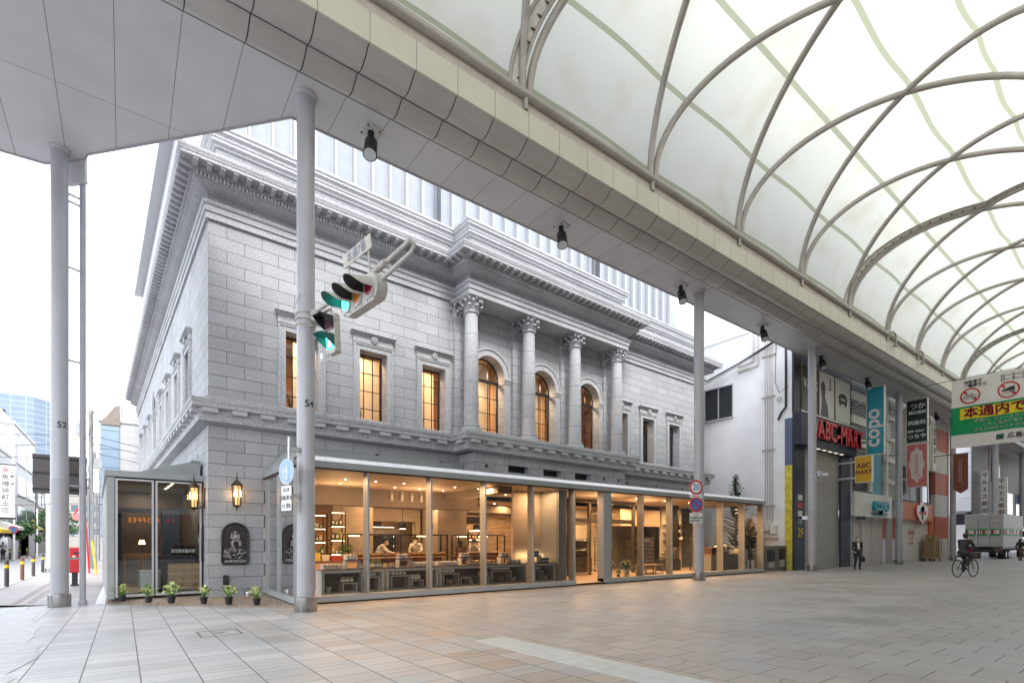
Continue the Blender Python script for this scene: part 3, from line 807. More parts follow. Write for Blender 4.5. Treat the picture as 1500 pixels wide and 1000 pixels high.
SEG = [((0, DEP), (0, 0)), ((0, 0), (BX0, 0)), ((BX0, BY), (BX1, BY)), ((BX1, 0), (LEN, 0))]
def segx(off, small=True):
    s = [((-0, DEP), (0, -off * .9)), ((-off * .9, 0), (BX0 - off * 1.05, 0)), ((BX0 - off * .9, BY), (BX1 + off * .9, BY)), ((BX1 + off * 1.05, 0), (LEN + off * .9, 0))]
    if small: s += [((BX0, -off * 1.02), (BX0, BY - off * .9)), ((BX1, BY - off * .9), (BX1, -off * 1.02))]
    return s
along(b, .83, .30, .462, 5.30, 5.425, .42, segx(.46))
BP(b, 'belt_course', ST_P)
# entablature
b = MB()
b.sweep(PATH, [(0, 11.20), (.07, 11.20), (.07, 11.40), (.11, 11.41), (.11, 11.58), (.15, 11.60), (.175, 11.66), (.175, 11.69), (.03, 11.70)])
b.quad((BX0, BY, 11.202), (BX1, BY, 11.202), (BX1, 0, 11.202), (BX0, 0, 11.202))
BP(b, 'architrave', ST_P)
b = MB(); b.sweep(PATH, [(.03, 11.69), (.025, 11.98)]); BP(b, 'frieze', ST_XL)
b = MB()
b.sweep(PATH, [(.025, 11.96), (.06, 11.975), (.16, 12.0), (.27, 12.04), (.36, 12.085), (.41, 12.10), (.41, 12.13), (.44, 12.14), (.44, 12.26), (.475, 12.265), (.475, 12.41), (.79, 12.42), (.80, 12.44), (.80, 12.52), (.815, 12.525), (.83, 12.58), (.85, 12.63), (.855, 12.70), (.82, 12.71), (0, 12.76)])
BP(b, 'cornice', ST_P)
b = MB(); along(b, .102, .43, .50, 12.14, 12.25, .056, segx(.45)); BP(b, 'dentil_course', ST_P)
b = MB(); along(b, .345, .47, .77, 12.30, 12.425, .14, segx(.66), True); BP(b, 'modillion_course', ST_P)
# attic
AP = [(.25, DEP - .3), (.25, .22), (BX0 + .15, .22), (BX0 + .15, BY + .2), (BX1 - .15, BY + .2), (BX1 - .15, .22), (LEN - .25, .22), (LEN - .25, DEP - .3)]
b = MB(); b.sweep(AP, [(0, 12.70), (0, 13.60)]); BP(b, 'attic_wall', ST_X)
b = MB(); b.sweep(AP, [(0, 13.58), (.06, 13.60), (.06, 13.66), (.14, 13.72), (.14, 13.80), (.17, 13.83), (.17, 13.92), (.25, 13.98), (.25, 14.06), (.29, 14.09), (.29, 14.18), (.26, 14.20), (0, 14.22)])
b.quad((.25, .22, 14.215), (LEN - .25, .22, 14.215), (LEN - .25, DEP, 14.215), (.25, DEP, 14.215)); b.quad((BX0, BY, 14.212), (BX1, BY, 14.212), (BX1, .3, 14.212), (BX0, .3, 14.212))
BP(b, 'attic_cornice', ST_P)
# modern white storeys set back above
WHM = M('white_aluminium', (.47, .48, .50), .4, .1, .03)
b = MB(); b.quad((.5, 2.2, 14.2), (LEN - .4, 2.2, 14.2), (LEN - .4, 2.2, 22.2), (.5, 2.2, 22.2)); b.quad((.5, 2.2, 14.2), (.5, 36, 14.2), (.5, 36, 22.2), (.5, 2.2, 22.2)); b.quad((LEN - .4, 2.2, 14.2), (LEN - .4, 36, 14.2), (LEN - .4, 36, 22.2), (LEN - .4, 2.2, 22.2)); b.quad((.5, 36, 3), (LEN - .4, 36, 3), (LEN - .4, 36, 22.2), (.5, 36, 22.2))
b.quad((.5, 2.2, 22.2), (LEN - .4, 2.2, 22.2), (LEN - .4, 36, 22.2), (.5, 36, 22.2))
b.box(-.05, .6, 1.8, 36.2, 22.2, 22.55); b.box(.4, LEN - .3, 1.95, 2.2, 14.25, 14.6)
BP(b, 'upper_storey', WHM)
b = MB()
k = 0; x = .8
while x < LEN - .6:
    b.box(x - .035, x + .035, 1.92, 2.19, 14.6, 22.2); b.box(x + .09, x + .66, 2.15, 2.197, 14.75, 22.0, 1); x += .76
b.box(9.05, 9.3, 1.9, 2.14, 14.7, 22, 1)
BP(b, 'louvre_fins', [WHM, M('pale_glass_panel', (.27, .29, .325), .25, 0, .05)])
b = MB()
for xx in (9.0, 19.0, 19.5):
    for z in range(60): b.box(xx + .05, xx + .25, 1.86, 1.91, 14.6 + z * .1, 14.65 + z * .1)
BP(b, 'vent_grille', M('grille_grey', (.10, .10, .11), .5))
# ---- windows
GLASSU = glass('upper_glass', (.90, .93, .93), 1.5, 0, .05)
FRM = M('window_frame_black', (.015, .014, .013), .4)
def flower(mb, c, f3):
    for k in range(6):
        a = math.pi / 2 + k * math.pi / 3; u = c[0] + .085 * math.cos(a); z = c[1] + .085 * math.sin(a); p = f3(u, z, -.13)
        mb.ell(p, .05, .05, .05, 8, 6)
    mb.ell(f3(c[0], c[1], -.13), .045, .045, .045, 8, 6)
def window(cu, f3, front=True, depth_plane=.46):
    def bx(mb, u0, u1, z0, z1, d0, d1):
        p = f3(u0, z0, d0); q = f3(u1, z1, d1)
        mb.box(min(p[0], q[0]), max(p[0], q[0]), min(p[1], q[1]), max(p[1], q[1]), z0, z1)
    b = MB()
    for s in (-1, 1):
        e = cu + s * WH; o = cu + s * .70
        bx(b, min(e, o), max(e, o), WZ0, WZ1 + .17, -.07, .002); o2 = cu + s * .76; bx(b, min(o, o2), max(o, o2), WZ0, WZ1 + .24, -.10, .002)
    bx(b, cu - WH, cu + WH, WZ1, WZ1 + .17, -.07, .002); bx(b, cu - .70, cu + .70, WZ1 + .17, WZ1 + .24, -.10, .002)
    bx(b, cu - .78, cu + .78, WZ1 + .24, WZ1 + .29, -.12, .002); bx(b, cu - .76, cu + .76, WZ1 + .29, WZ1 + .50, -.06, .002)
    for i, (zz, o) in enumerate([(.50, .10), (.535, .13), (.57, .17), (.60, .20)]): bx(b, cu - .76 - o * .5, cu + .76 + o * .5, WZ1 + zz, WZ1 + zz + .04, -o, .002)
    w = BP(b, 'window', ST_P)
    b = MB(); flower(b, (cu, WZ1 + .40), f3); BP(b, 'flower_ornament', ST_P, True, w)
    b = MB(); d0, d1 = depth_plane - .04, depth_plane + .02
    for s in (-1, 1): bx(b, cu + s * WH - (.05 if s > 0 else 0), cu + s * WH + (.05 if s < 0 else 0), WZ0, WZ1, d0, d1)
    bx(b, cu - WH + .05, cu + WH - .05, WZ1 - .06, WZ1, d0, d1); bx(b, cu - WH + .05, cu + WH - .05, WZ0, WZ0 + .05, d0, d1)
    for k in (1, 2): u = cu - WH + k * 2 * WH / 3; bx(b, u - .012, u + .012, WZ0 + .05, WZ1 - .06, d0 + .01, d1 - .01)
    for k in (1, 2, 3): z = WZ0 + k * (WZ1 - WZ0) / 4; bx(b, cu - WH + .05, cu + WH - .05, z - .012, z + .012, d0 + .012, d1 - .012)
    BP(b, 'frame', FRM, False, w)
    b = MB(); b.quad(f3(cu - WH, WZ0, depth_plane), f3(cu + WH, WZ0, depth_plane), f3(cu + WH, WZ1, depth_plane), f3(cu - WH, WZ1, depth_plane)); BP(b, 'pane', GLASSU, False, w)
for x in WX: window(x, F3)
for y in WY: window(y, L3, False)
def arch_window(cu, r, f3, name='arched_window'):
    n = 20
    def ring(mb, r0, r1, d0, d1, a0=0, a1=math.pi):
        P = []
        for i in range(n + 1):
            a = a0 + (a1 - a0) * i / n
            P.append([f3(cu + rr * math.cos(a), ASP + rr * math.sin(a), dd) for rr, dd in ((r0, d0), (r1, d0), (r1, d1), (r0, d1))])
        for i in range(n):
            for j in range(4): mb.quad(P[i][j], P[i][(j + 1) % 4], P[i + 1][(j + 1) % 4], P[i + 1][j])
        mb.poly(P[0]); mb.poly(P[n][::-1])
    def bx(mb, u0, u1, z0, z1, d0, d1):
        p = f3(u0, z0, d0); q = f3(u1, z1, d1)
        mb.box(min(p[0], q[0]), max(p[0], q[0]), min(p[1], q[1]), max(p[1], q[1]), z0, z1)
    b = MB(); ring(b, r, r + .24, -.07, .002); ring(b, r + .24, r + .31, -.11, .002)
    for s in (-1, 1):
        lo, hi = sorted((cu + s * r, cu + s * (r + .31))); bx(b, lo, hi, WZ0, ASP - .27, -.07, .002)
        for zz, o in ((-.27, .10), (-.20, .12), (-.12, .15), (-.05, .12)):
            lo, hi = sorted((cu + s * (r - .0), cu + s * (r + .33))); bx(b, lo - (.03 if s > 0 else 0), hi + (.03 if s < 0 else 0), ASP + zz, ASP + zz + .07, -o, .30)
    w = BP(b, name, ST_P, True)
    b = MB(); d = .46
    ring(b, r - .06, r, d - .04, d + .02)
    for s in (-1, 1): lo, hi = sorted((cu + s * (r - .06), cu + s * r)); bx(b, lo, hi, WZ0, ASP, d - .04, d + .02)
    bx(b, cu - r + .06, cu + r - .06, ASP - .22, ASP - .10, d - .05, d + .025)
    for k in (1, 2): u = cu - r + k * 2 * r / 3; bx(b, u - .012, u + .012, WZ0, ASP + r * .90, d - .025, d + .01)
    for k in (1, 2, 3): z = WZ0 + k * (ASP - .2 - WZ0) / 4; bx(b, cu - r + .06, cu + r - .06, z - .012, z + .012, d - .022, d + .008)
    BP(b, 'frame', FRM, False, w)
    b = MB(); b.poly([f3(cu - r, WZ0, d), f3(cu + r, WZ0, d)] + [f3(cu + r * math.cos(math.pi * i / n), ASP + r * math.sin(math.pi * i / n), d) for i in range(n + 1)]); BP(b, 'pane', GLASSU, False, w)
for x in AX: arch_window(x, AR, F3)
arch_window(17.0, .9, L3)
# ---- columns and pilasters
def leaf(mb, base, out, h, w, curl):
    """acanthus leaf: a curling tongue; base point, outward unit vector"""
    bx_, by_, bz = base; ox, oy = out; tx, ty = -oy, ox
    rows = []
    for i in range(6):
        t = i / 5
        o = curl * (t ** 2.2) + .015; z = bz + h * (t if t < .8 else .8 + (.8 - t) * .6); ww = w * (1 - .35 * t) * (1 if i < 5 else .6)
        rows.append([(bx_ + ox * (o - abs(s) * .03) + tx * s * ww, by_ + oy * (o - abs(s) * .03) + ty * s * ww, z) for s in (-.5, 0, .5)])
        rows[-1][1] = (rows[-1][1][0] + ox * .02, rows[-1][1][1] + oy * .02, rows[-1][1][2])
    vs = [v for r_ in rows for v in r_]
    mb.add(vs, [(i * 3 + j, i * 3 + j + 1, i * 3 + j + 4, i * 3 + j + 3) for i in range(5) for j in range(2)])
    tip = rows[4][1]
    mb.ell((tip[0] + ox * .01, tip[1] + oy * .01, tip[2]), w * .42, w * .42, w * .30, 8, 6)
def capital(mb, c, r, z0, z1, half=False):
    H = z1 - z0
    mb.lathe([(r, 0), (r + .05, .02), (r + .06, .05), (r + .04, .08), (r * .98, .09), (r, H * .5), (r * 1.12, H * .78), (r * 1.25, H * .88)], (c[0], c[1], z0), 24)
    for row, (n, zb, hh, off, cu) in enumerate([(8, .08, H * .36, 0, .17), (8, .16, H * .54, math.pi / 8, .19)]):
        for k in range(n):
            a = off + 2 * math.pi * k / n
            leaf(mb, (c[0] + r * math.cos(a), c[1] + r * math.sin(a), z0 + zb), (math.cos(a), math.sin(a)), hh, .19, cu)
    q = r * 1.38
    for k in range(4):
        a = math.pi / 4 + k * math.pi / 2; o = (math.cos(a), math.sin(a))
        e = (c[0] + o[0] * q * 1.18, c[1] + o[1] * q * 1.18, z0 + H * .80)
        rot = Matrix.Rotation(a, 3, 'Z')
        mb.ell(e, .075, .055, .085, 10, 7, 0, rot); mb.tube([(c[0] + o[0] * r, c[1] + o[1] * r, z0 + H * .52), (c[0] + o[0] * r * 1.25, c[1] + o[1] * r * 1.25, z0 + H * .78), e], [.03, .035, .05], 6)
        a2 = k * math.pi / 2; mb.ell((c[0] + math.cos(a2) * q * .98, c[1] + math.sin(a2) * q * .98, z0 + H * .92), .07, .07, .06, 8, 6)
    pts = []
    for k in range(4):
        a = math.pi / 4 + k * math.pi / 2; a2 = a + math.pi / 4
        for da in (-.09, .09): pts.append((c[0] + q * 1.38 * math.cos(a + da), c[1] + q * 1.38 * math.sin(a + da)))
        for da in (-.35, -.15, .15, .35): pts.append((c[0] + q * (1.0 + .5 * da * da) * math.cos(a2 + da), c[1] + q * (1.0 + .5 * da * da) * math.sin(a2 + da)))
    mb.prism(pts, z0 + H * .88, z1 - .004)
CX = [9.13, 12.18, 15.08, 18.12]; CYL = -.66; CR = .30
for cx_ in CX:
    b = MB(); prof = []
    for i in range(15):
        t = i / 14; prof.append((CR * (1 - .13 * t ** 1.8), 6.14 + (10.58 - 6.14) * t))
    b.lathe(prof, (cx_, CYL, 0), 36)
    for z in (6.9, 7.85, 8.8, 9.75):      # drum joints
        rr = CR * (1 - .13 * ((z - 6.14) / 4.44) ** 1.8)
        b.lathe([(rr + .001, -.006), (rr + .0012, .006)], (cx_, CYL, z), 36, 1)
    c = BP(b, 'column', [ST_P, M('joint_dark', (.06, .06, .065), .9)], True)
    b = MB(); b.lathe([(.42, 5.71), (.42, 5.90), (.425, 5.92), (.43, 5.97), (.41, 6.02), (.36, 6.035), (.345, 6.06), (.375, 6.08), (.375, 6.115), (.33, 6.13), (.305, 6.15)], (cx_, CYL, 0), 36); BP(b, 'base', ST_P, True, c)
    b = MB(); capital(b, (cx_, CYL), CR * .87, 10.58, 11.203); BP(b, 'capital', ST_P, True, c)
for px in (9.02, 12.05, 15.02, 18.08):
    b = MB(); b.box(px - .34, px + .34, -.14, .0, 5.9, 10.55); c = BP(b, 'pilaster', ST_X)
    b = MB(); b.box(px - .42, px + .42, -.22, 0, 5.71, 5.92); b.box(px - .40, px + .40, -.20, 0, 5.92, 6.0); b.box(px - .37, px + .37, -.17, 0, 6.0, 6.08); BP(b, 'base', ST_P, False, c)
    b = MB(); b.box(px - .37, px + .37, -.17, 0, 10.50, 10.56); b.box(px - .33, px + .33, -.13, 0, 10.56, 11.1); b.box(px - .46, px + .46, -.28, 0, 11.1, 11.2)
    for row, (zb, hh) in enumerate([(10.56, .24), (10.62, .36)]):
        for s in (-.28, -.09, .1, .29) if row == 0 else (-.19, 0, .19): leaf(b, (px + s, -.13, zb), (0, -1), hh, .18, .14)
    for s in (-1, 1): b.ell((px + s * .38, -.22, 11.03), .07, .06, .08, 8, 6); leaf(b, (px + s * .33, -.06, 10.6), (s, 0), .33, .14, .12)
    BP(b, 'capital', ST_P, True, c)
# ---- rooms seen through the upper windows
ORW = M('orange_room_wall', (.60, .37, .20), .7, 0, .12, 1.5); ROOMC = M('room_ceiling', (.60, .50, .40), .7); PALEW = M('lit_wall_pale', (.72, .66, .56), .8)
b = MB(); b.quad((.55, 4.6, 5.4), (LEN - .5, 4.6, 5.4), (LEN - .5, 4.6, 11), (.55, 4.6, 11)); b.quad((2.6, 4.6, 5.4), (2.6, DEP, 5.4), (2.6, DEP, 11), (2.6, 4.6, 11))
for x in (4.0, 6.5, 12.0, 15.1, 20.4, 22.9): b.box(x - .1, x + .1, 1.6, 4.6, 5.7, 11)
for y in (2.2, 3.2): b.box(.6, LEN - .6, y, y + .35, 9.1, 9.75)
for x in (1.9, 4.7, 7.2, 9.9, 13.1): b.box(x, x + .9, 4.3, 4.6, 5.7, 7.0); b.box(x + .5, x + .56, 3.8, 4.58, 5.7, 8.6)
BP(b, 'upper_room_wall', ORW)
b = MB(); b.quad((.55, .52, 9.75), (LEN, .52, 9.75), (LEN, 4.6, 9.75), (.55, 4.6, 9.75)); b.quad((.55, .52, 5.69), (LEN, .52, 5.69), (LEN, 4.6, 5.69), (.55, 4.6, 5.69)); BP(b, 'upper_room_floor_and_ceiling', ROOMC)
b = MB()
for x in WX + AX:
    hw = WH if x in WX else AR
    b.box(x + hw - .30, x + hw + .5, 1.75, 1.80, 5.72, 9.7 if x in AX else 8.7)
BP(b, 'lit_wall_panel', PALEW)  # pale panels stand in for the brightly lit side of the room walls
def area(name, loc, size, energy, col, rot=(0, 0, 0), sy=None, parent=None):
    d = bpy.data.lights.new(name, 'AREA'); d.energy = energy * LK; d.color = col; d.size = size
    if sy: d.shape = 'RECTANGLE'; d.size_y = sy
    o = bpy.data.objects.new(name, d); COL.objects.link(o); o.location = loc; o.rotation_euler = rot
    if parent: o.parent = parent
    return o
WARM = (1.0, .63, .34)
for x, e, c_ in ((2.7, 66, WARM), (5.25, 52, WARM), (8.0, 44, WARM), (10.4, 70, WARM), (13.6, 50, (1, .72, .45)), (16.8, 40, WARM), (21.0, 26, (1, .80, .6)), (24.2, 20, (.8, .9, 1))): area('upper_room_light', (x - .2, 1.05, 9.0), .35, e * 1.5, c_, parent=bank)
# pendant lamps inside the loggia windows
BULB = EM('globe_bulb', (1.0, .66, .36), 14)
for i, x in enumerate((10.55, 13.5, 16.6)):
    p = Matrix.Translation(BO) @ Matrix.Rotation(R(2), 4, 'Z') @ Vector((x, 1.3, 9.7))
    t = T('pendant_lamp', 'glowing globe pendant lamp inside the %s arched window of the loggia' % ('left', 'middle', 'right')[i], 'lamp', p)
    b = MB(); b.cyl((0, 0, 0), (0, 0, -1.75), .008, n=6); b.cyl((0, 0, -1.62), (0, 0, -1.75), .035, n=10); b.lathe([(.01, .06), (.07, .02), (.10, -.05)], (0, 0, -1.15), 12); b.build('cord', DKMETAL, t, local=True)
    b = MB(); b.ell((0, 0, -1.86), .12, .12, .13, 16, 12); b.build('globe', BULB, t, True, local=True)
# dried grass bouquets on the sills
TWIG = M('dried_twigs', (.07, .045, .025), .8)
for i, x in enumerate((2.55, 5.02, 7.5)):
    p = Matrix.Translation(BO) @ Matrix.Rotation(R(2), 4, 'Z') @ Vector((x, .72, 5.72))
    t = T('dried_bouquet', 'dark dried twigs in a vase behind the %s rectangular upper window' % ('first', 'second', 'third')[i], 'bouquet', p, 0, 'dried bouquets in the upper windows')
    b = MB(); b.lathe([(.05, 0), (.075, .05), (.07, .16), (.04, .22)], n=12); b.build('vase', M('dark_vase', (.05, .035, .03), .4), t, True, local=True)
    b = MB()
    for k in range(26):
        a = rnd.uniform(0, 6.28); s_ = rnd.uniform(.08, .34); h = rnd.uniform(.35, .75)
        b.tube([(0, 0, .2), (s_ * .4 * math.cos(a), s_ * .4 * math.sin(a), .2 + h * .6), (s_ * math.cos(a), s_ * math.sin(a), .2 + h)], [.005, .005, .002], 4)
    b.build('twigs', TWIG, t, local=True)
# ---- lantern, plaque and small fixtures on the corner
LANT = EM('lantern_glow', (1.0, .66, .30), 22)
LGLS = EM('lantern_glass', (1.0, .58, .22), .42)
def lantern(pos, out, label):
    p = Matrix.Translation(BO) @ Matrix.Rotation(R(2), 4, 'Z') @ Vector(pos)
    rz = R(2) + (0 if out == 'F' else R(-90))
    t = T('wall_lantern', label, 'lantern', p, rz)          # local: wall is at y=+.3, lantern axis at origin
    b = MB()
    b.box(-.05, .05, .26, .30, -.42, .22); b.tube([(0, .27, -.34), (0, .12, -.42), (0, .02, -.40), (0, 0, -.33)], .018, 8)
    b.lathe([(.008, -.56), (.02, -.53), (.012, -.50), (.03, -.46), (.10, -.42), (.115, -.39)], n=8); b.lathe([(.155, .20), (.16, .23), (.11, .30), (.05, .36), (.03, .38), (.02, .44), (.03, .46), (.012, .49), (.010, .60), (.002, .66)], n=8)
    for k in range(8):
        a = k * math.pi / 4; b.cyl((.105 * math.cos(a), .105 * math.sin(a), -.39), (.145 * math.cos(a), .145 * math.sin(a), .21), .010, n=6)
    b.build('iron_cage', M('bronze_iron', (.07, .045, .03), .45, .6), t, True, local=True)
    b = MB(); b.lathe([(.07, -.385), (.105, .205)], n=8); b.build('glass_body', LGLS, t, local=True)
    b = MB()
    for k in range(3): a = k * 2.1; b.lathe([(.004, -.2), (.024, -.16), (.024, -.05), (.004, .03)], (.10 * math.cos(a), .10 * math.sin(a), .05), 8)
    b.build('bulb', LANT, t, True, local=True)
    d = bpy.data.lights.new('lantern_light', 'POINT'); d.energy = 16 * LK; d.color = (1, .66, .34); d.shadow_soft_size = .08
    o = bpy.data.objects.new('lantern_light', d); COL.objects.link(o); o.parent = t; o.location = (0, -.02, -.05)
lantern((.72, -.30, 2.98), 'F', 'lit bronze wall lantern above the relief plaque on the front wall')
lantern((-.30, .55, 2.92), 'L', 'lit bronze wall lantern on the side wall in front of the glass box')
BRONZE = M('dark_bronze', (.045, .04, .038), .42, .65, .25, 12, .3, 30)
BRZL = M('rubbed_bronze', (.26, .25, .25), .42, .6, .35, 18, .4, 35)
def plaque(pos, side, label):
    p = Matrix.Translation(BO) @ Matrix.Rotation(R(2), 4, 'Z') @ Vector(pos)
    t = T('relief_plaque', label, 'plaque', p, R(2) + (0 if side == 'F' else R(-90)))
    w, h = .375, .93
    def outline(k, z): return [(-w * k, -.02, -h + .06 + (1 - k) * .5), (-w * k + .05, -.02, -h + (1 - k) * .5), (w * k - .05, -.02, -h + (1 - k) * .5), (w * k, -.02, -h + .06 + (1 - k) * .5)] + [(w * k * math.cos(math.pi * i / 18), -.02, w * k * math.sin(math.pi * i / 18) - .02) for i in range(19)]
    b = MB(); o1 = outline(1, 0); b.slab([(x, -.03, z) for x, y, z in o1], (0, .03, 0)); b.build('backplate', BRONZE, t, local=True)
    b = MB(); P = outline(.965, 0); b.tube([(x, -.045, z) for x, y, z in P], .03, 8, closed=True); b.build('rim', BRONZE, t, True, local=True)
    b = MB()
    def blob(x, z, rx, rz, ry=.045): b.ell((x, -.035, z), rx, ry, rz, 12, 8)
    blob(-.0, .05, .048, .06, .06); blob(.0, -.09, .085, .13, .06); blob(-.09, -.06, .03, .12, .05); blob(.085, -.10, .03, .11, .05)
    b.tube([(.02, -.06, -.18), (.12, -.09, -.22), (.13, -.07, -.36)], .05, 8); b.tube([(-.02, -.06, -.18), (-.10, -.09, -.24), (-.07, -.07, -.37)], .05, 8)
    b.tube([(-.09, -.06, .0), (-.13, -.08, -.1), (-.03, -.1, -.15)], .025, 8); b.tube([(.08, -.06, 0), (.10, -.08, -.1), (.02, -.1, -.15)], .025, 8); blob(0, -.14, .07, .035, .08)
    r3 = random.Random(11)
    for k in range(70):
        x = r3.uniform(-.31, .31); z = r3.uniform(-.74, -.36); lim = -.36 - abs(x) * .5
        if z > lim: continue
        blob(x, z, r3.uniform(.018, .05), r3.uniform(.015, .035), .035)
    b.build('figure_relief', BRZL, t, True, local=True)
    b = MB(); letters(b, 'ANDERSEN', .125, (0, -.034, -.83), FY, depth=.012, sx=.95); b.build('lettering', M('worn_lettering', (.55, .54, .54), .5, .5), t, local=True)
plaque((.725, -.001, 1.70), 'F', 'dark arched relief plaque of a seated figure on the front wall')
plaque((-.001, 1.15, 1.75), 'L', 'dark arched relief plaque on the side wall, seen edge-on')
t = T('outlet_box', 'small black outlet box on the granite wall below the front plaque', 'box', Matrix.Translation(BO) @ Matrix.Rotation(R(2), 4, 'Z') @ Vector((.46, 0, .30)), R(2))
b = MB(); b.bbox(-.075, .075, -.09, 0, -.15, .15, .02); b.build('housing', BLACK, t, local=True)
b = MB(); b.bbox(-.065, .065, -.105, -.088, -.08, .13, .005); b.tube([(0, -.05, -.15), (.02, -.05, -.3), (.0, -.04, -.42)], .012, 6); b.build('cover', DKMETAL, t, local=True)
t = T('dome_light', 'stainless dome-topped ground light on the gravel beside the wall', 'light', Matrix.Translation(BO) @ Matrix.Rotation(R(2), 4, 'Z') @ Vector((1.06, -.2, -.29)), 0)
b = MB(); b.lathe([(.105, 0), (.105, .16), (.098, .20), (.075, .245), (.04, .27), (.005, .275)], n=20); b.build('dome', STEEL, t, True, local=True)
b = MB(); b.box(.09, .35, -.02, .03, .1, .15); b.build('conduit', SIGNW, t, local=True)
# ================================================================ GLASS SHOPFRONT
SFX0, SFX1, SFY = 3.62, 27.88, 14.30
FLZ = -.10
shop = T('glass_shopfront', 'long glazed bakery shopfront with grey metal fascia in front of the stone building', 'shopfront', (15.7, SFY, -.2))
MULL = M('mullion_grey', (.36, .375, .375), .4, .3, .04)
MX = [5.6, 7.62, 9.65, 11.7, 13.73, 17.76, 19.78, 21.84, 23.9, 25.93, 27.85]
for x in MX:
    b = MB(); b.box(x - .03, x + .03, SFY - .03, SFY + .30, -.04, 3.44); b.build('mullion', MULL, shop)
b = MB(); b.box(SFX0, SFX0 + .07, SFY - .02, SFY + .10, -.06, 3.44); b.box(SFX0 + .02, SFX0 + .36, SFY + .24, SFY + .30, -.06, 3.44); b.build('corner_post', MULL, shop)
b = MB(); b.box(15.31, 15.75, SFY - .025, SFY + .32, -.15, 3.44); b.build('door_pier', MULL, shop)
for y0, y1 in ((16.05, 16.35), (17.55, 17.95)):
    b = MB(); b.box(SFX0 - .01, SFX0 + .30, y0, y0 + .06, -.06, 3.44); b.box(SFX0, SFX0 + .03, y0 + .06, y1, -.06, 3.44); b.build('side_mullion', MULL, shop)
b = MB()
for x0, x1 in ((SFX0 - .03, 13.76), (15.31, SFX1)): b.box(x0, x1, SFY - .06, SFY + .30, -.16, .0); b.box(x0, x1, SFY - .045, SFY + .0, -.24, -.16, 1)
b.box(SFX0 - .04, SFX0 + .25, SFY + .30, 18.0, -.16, .0)
b.build('sill', [M('sill_metal', (.42, .44, .44), .42, .2, .05), BLACK], shop)
panes = [SFX0 + .07] + MX
for i in range(len(panes) - 1):
    x0, x1 = panes[i] + (.03 if i else 0), panes[i + 1] - .03
    if panes[i] == 13.73: x0 = 15.75
    b = MB(); b.quad((x0, SFY + .02, 0), (x1, SFY + .02, 0), (x1, SFY + .02, 3.44), (x0, SFY + .02, 3.44)); b.build('glass_pane', GLASSD, shop)
for y0, y1 in ((SFY + .10, 16.05), (16.35, 17.55)):
    b = MB(); b.quad((SFX0 + .03, y0, 0), (SFX0 + .03, y1, 0), (SFX0 + .03, y1, 3.44), (SFX0 + .03, y0, 3.44)); b.build('side_glass_pane', GLASSD, shop)
b = MB(); b.quad((SFX1 - .02, SFY + .3, -.1), (SFX1 - .02, 18.8, -.1), (SFX1 - .02, 18.8, 3.44), (SFX1 - .02, SFY + .3, 3.44)); b.build('end_glass_pane', GLASSD, shop)
b = MB()
b.box(SFX0 - .05, SFX1 + .06, SFY - .04, SFY + .3, 3.455, 3.485, 1)
b.box(SFX0 - .08, SFX1 + .10, SFY - .08, SFY + .4, 3.485, 3.66); b.box(SFX0 - .08, SFX0 + .2, SFY + .4, 18.0, 3.485, 3.66); b.box(SFX0 - .05, SFX0 + .2, SFY + .3, 18.0, 3.455, 3.485, 1)
b.build('fascia', [GREYM, BLACK], shop)
b = MB()
x = SFX0 + .3
while x < SFX1: b.slab([(x, SFY - .075, 3.663), (x + .478, SFY - .075, 3.663), (x + .478, SFY + .10, 3.80), (x, SFY + .10, 3.80)], (0, .03, -.005)); x += .49
b.build('gutter_flashing', M('ribbed_zinc_sheen', (.86, .87, .89), .3, .0, .04), shop)  # near-white colour carries the bright reflection along the metal strip
b = MB()
b.poly([(SFX0 + .1, SFY + .12, 3.79), (SFX1 + .05, SFY + .12, 3.79), (SFX1 + .05, 18.6, 3.95), (4.2, 17.99, 4.45)]); b.poly([(SFX0 - .06, SFY + .0, 3.662), (SFX0 + .1, SFY + .12, 3.79), (4.2, 17.99, 4.45), (SFX0 - .06, 18.0, 3.662)])
b.box(4.15, 11.0, 17.85, 17.99, 4.28, 4.58)
b.poly([(SFX0, SFY + .5, 3.665), (SFX1, SFY + .5, 3.665), (SFX1, 18.8, 3.6), (SFX0, 18, 3.6)])
b.build('roof', GREYM, shop)
# interior shell
SHOPFL = M('shop_floor', (.46, .34, .23), .38, 0, .1, 2)
CEILW = M('shop_ceiling', (.50, .41, .32), .55, 0, .06, .8)
SHOPW = M('shop_plaster', (.31, .21, .125), .75, 0, .1, 1.2)
b = MB(); b.quad((SFX0, SFY + .3, FLZ), (SFX1, SFY + .3, FLZ), (SFX1, 25, FLZ), (SFX0, 25, FLZ)); b.quad((13.76, SFY - .05, -.13), (15.31, SFY - .05, -.13), (15.31, SFY + .3, FLZ + .001), (13.76, SFY + .3, FLZ + .001)); b.build('floor', SHOPFL, shop)
b = MB(); b.quad((SFX0, SFY + .02, 3.445), (SFX1, SFY + .02, 3.445), (SFX1, 18.7, 3.445), (SFX0, 18.7, 3.445)); b.quad((SFX0, 18.7, 3.25), (SFX1, 18.7, 3.25), (SFX1, 25, 3.25), (SFX0, 25, 3.25)); b.build('ceiling', CEILW, shop)
b = MB(); b.box(SFX0 + .4, 12.2, 18.7, 19.3, 2.80, 3.44); b.box(10.6, 11.2, 14.9, 18.7, 3.2, 3.44); b.box(12.2, 27, 20.6, 21.0, 2.85, 3.25); b.build('concrete_beam', CONC, shop)
b = MB(); b.box(10.75, 12.2, 19.6, 21.0, FLZ, 3.3); b.box(6.95, 8.2, 20.4, 21.6, FLZ, 3.3); b.build('concrete_column', CONC, shop)
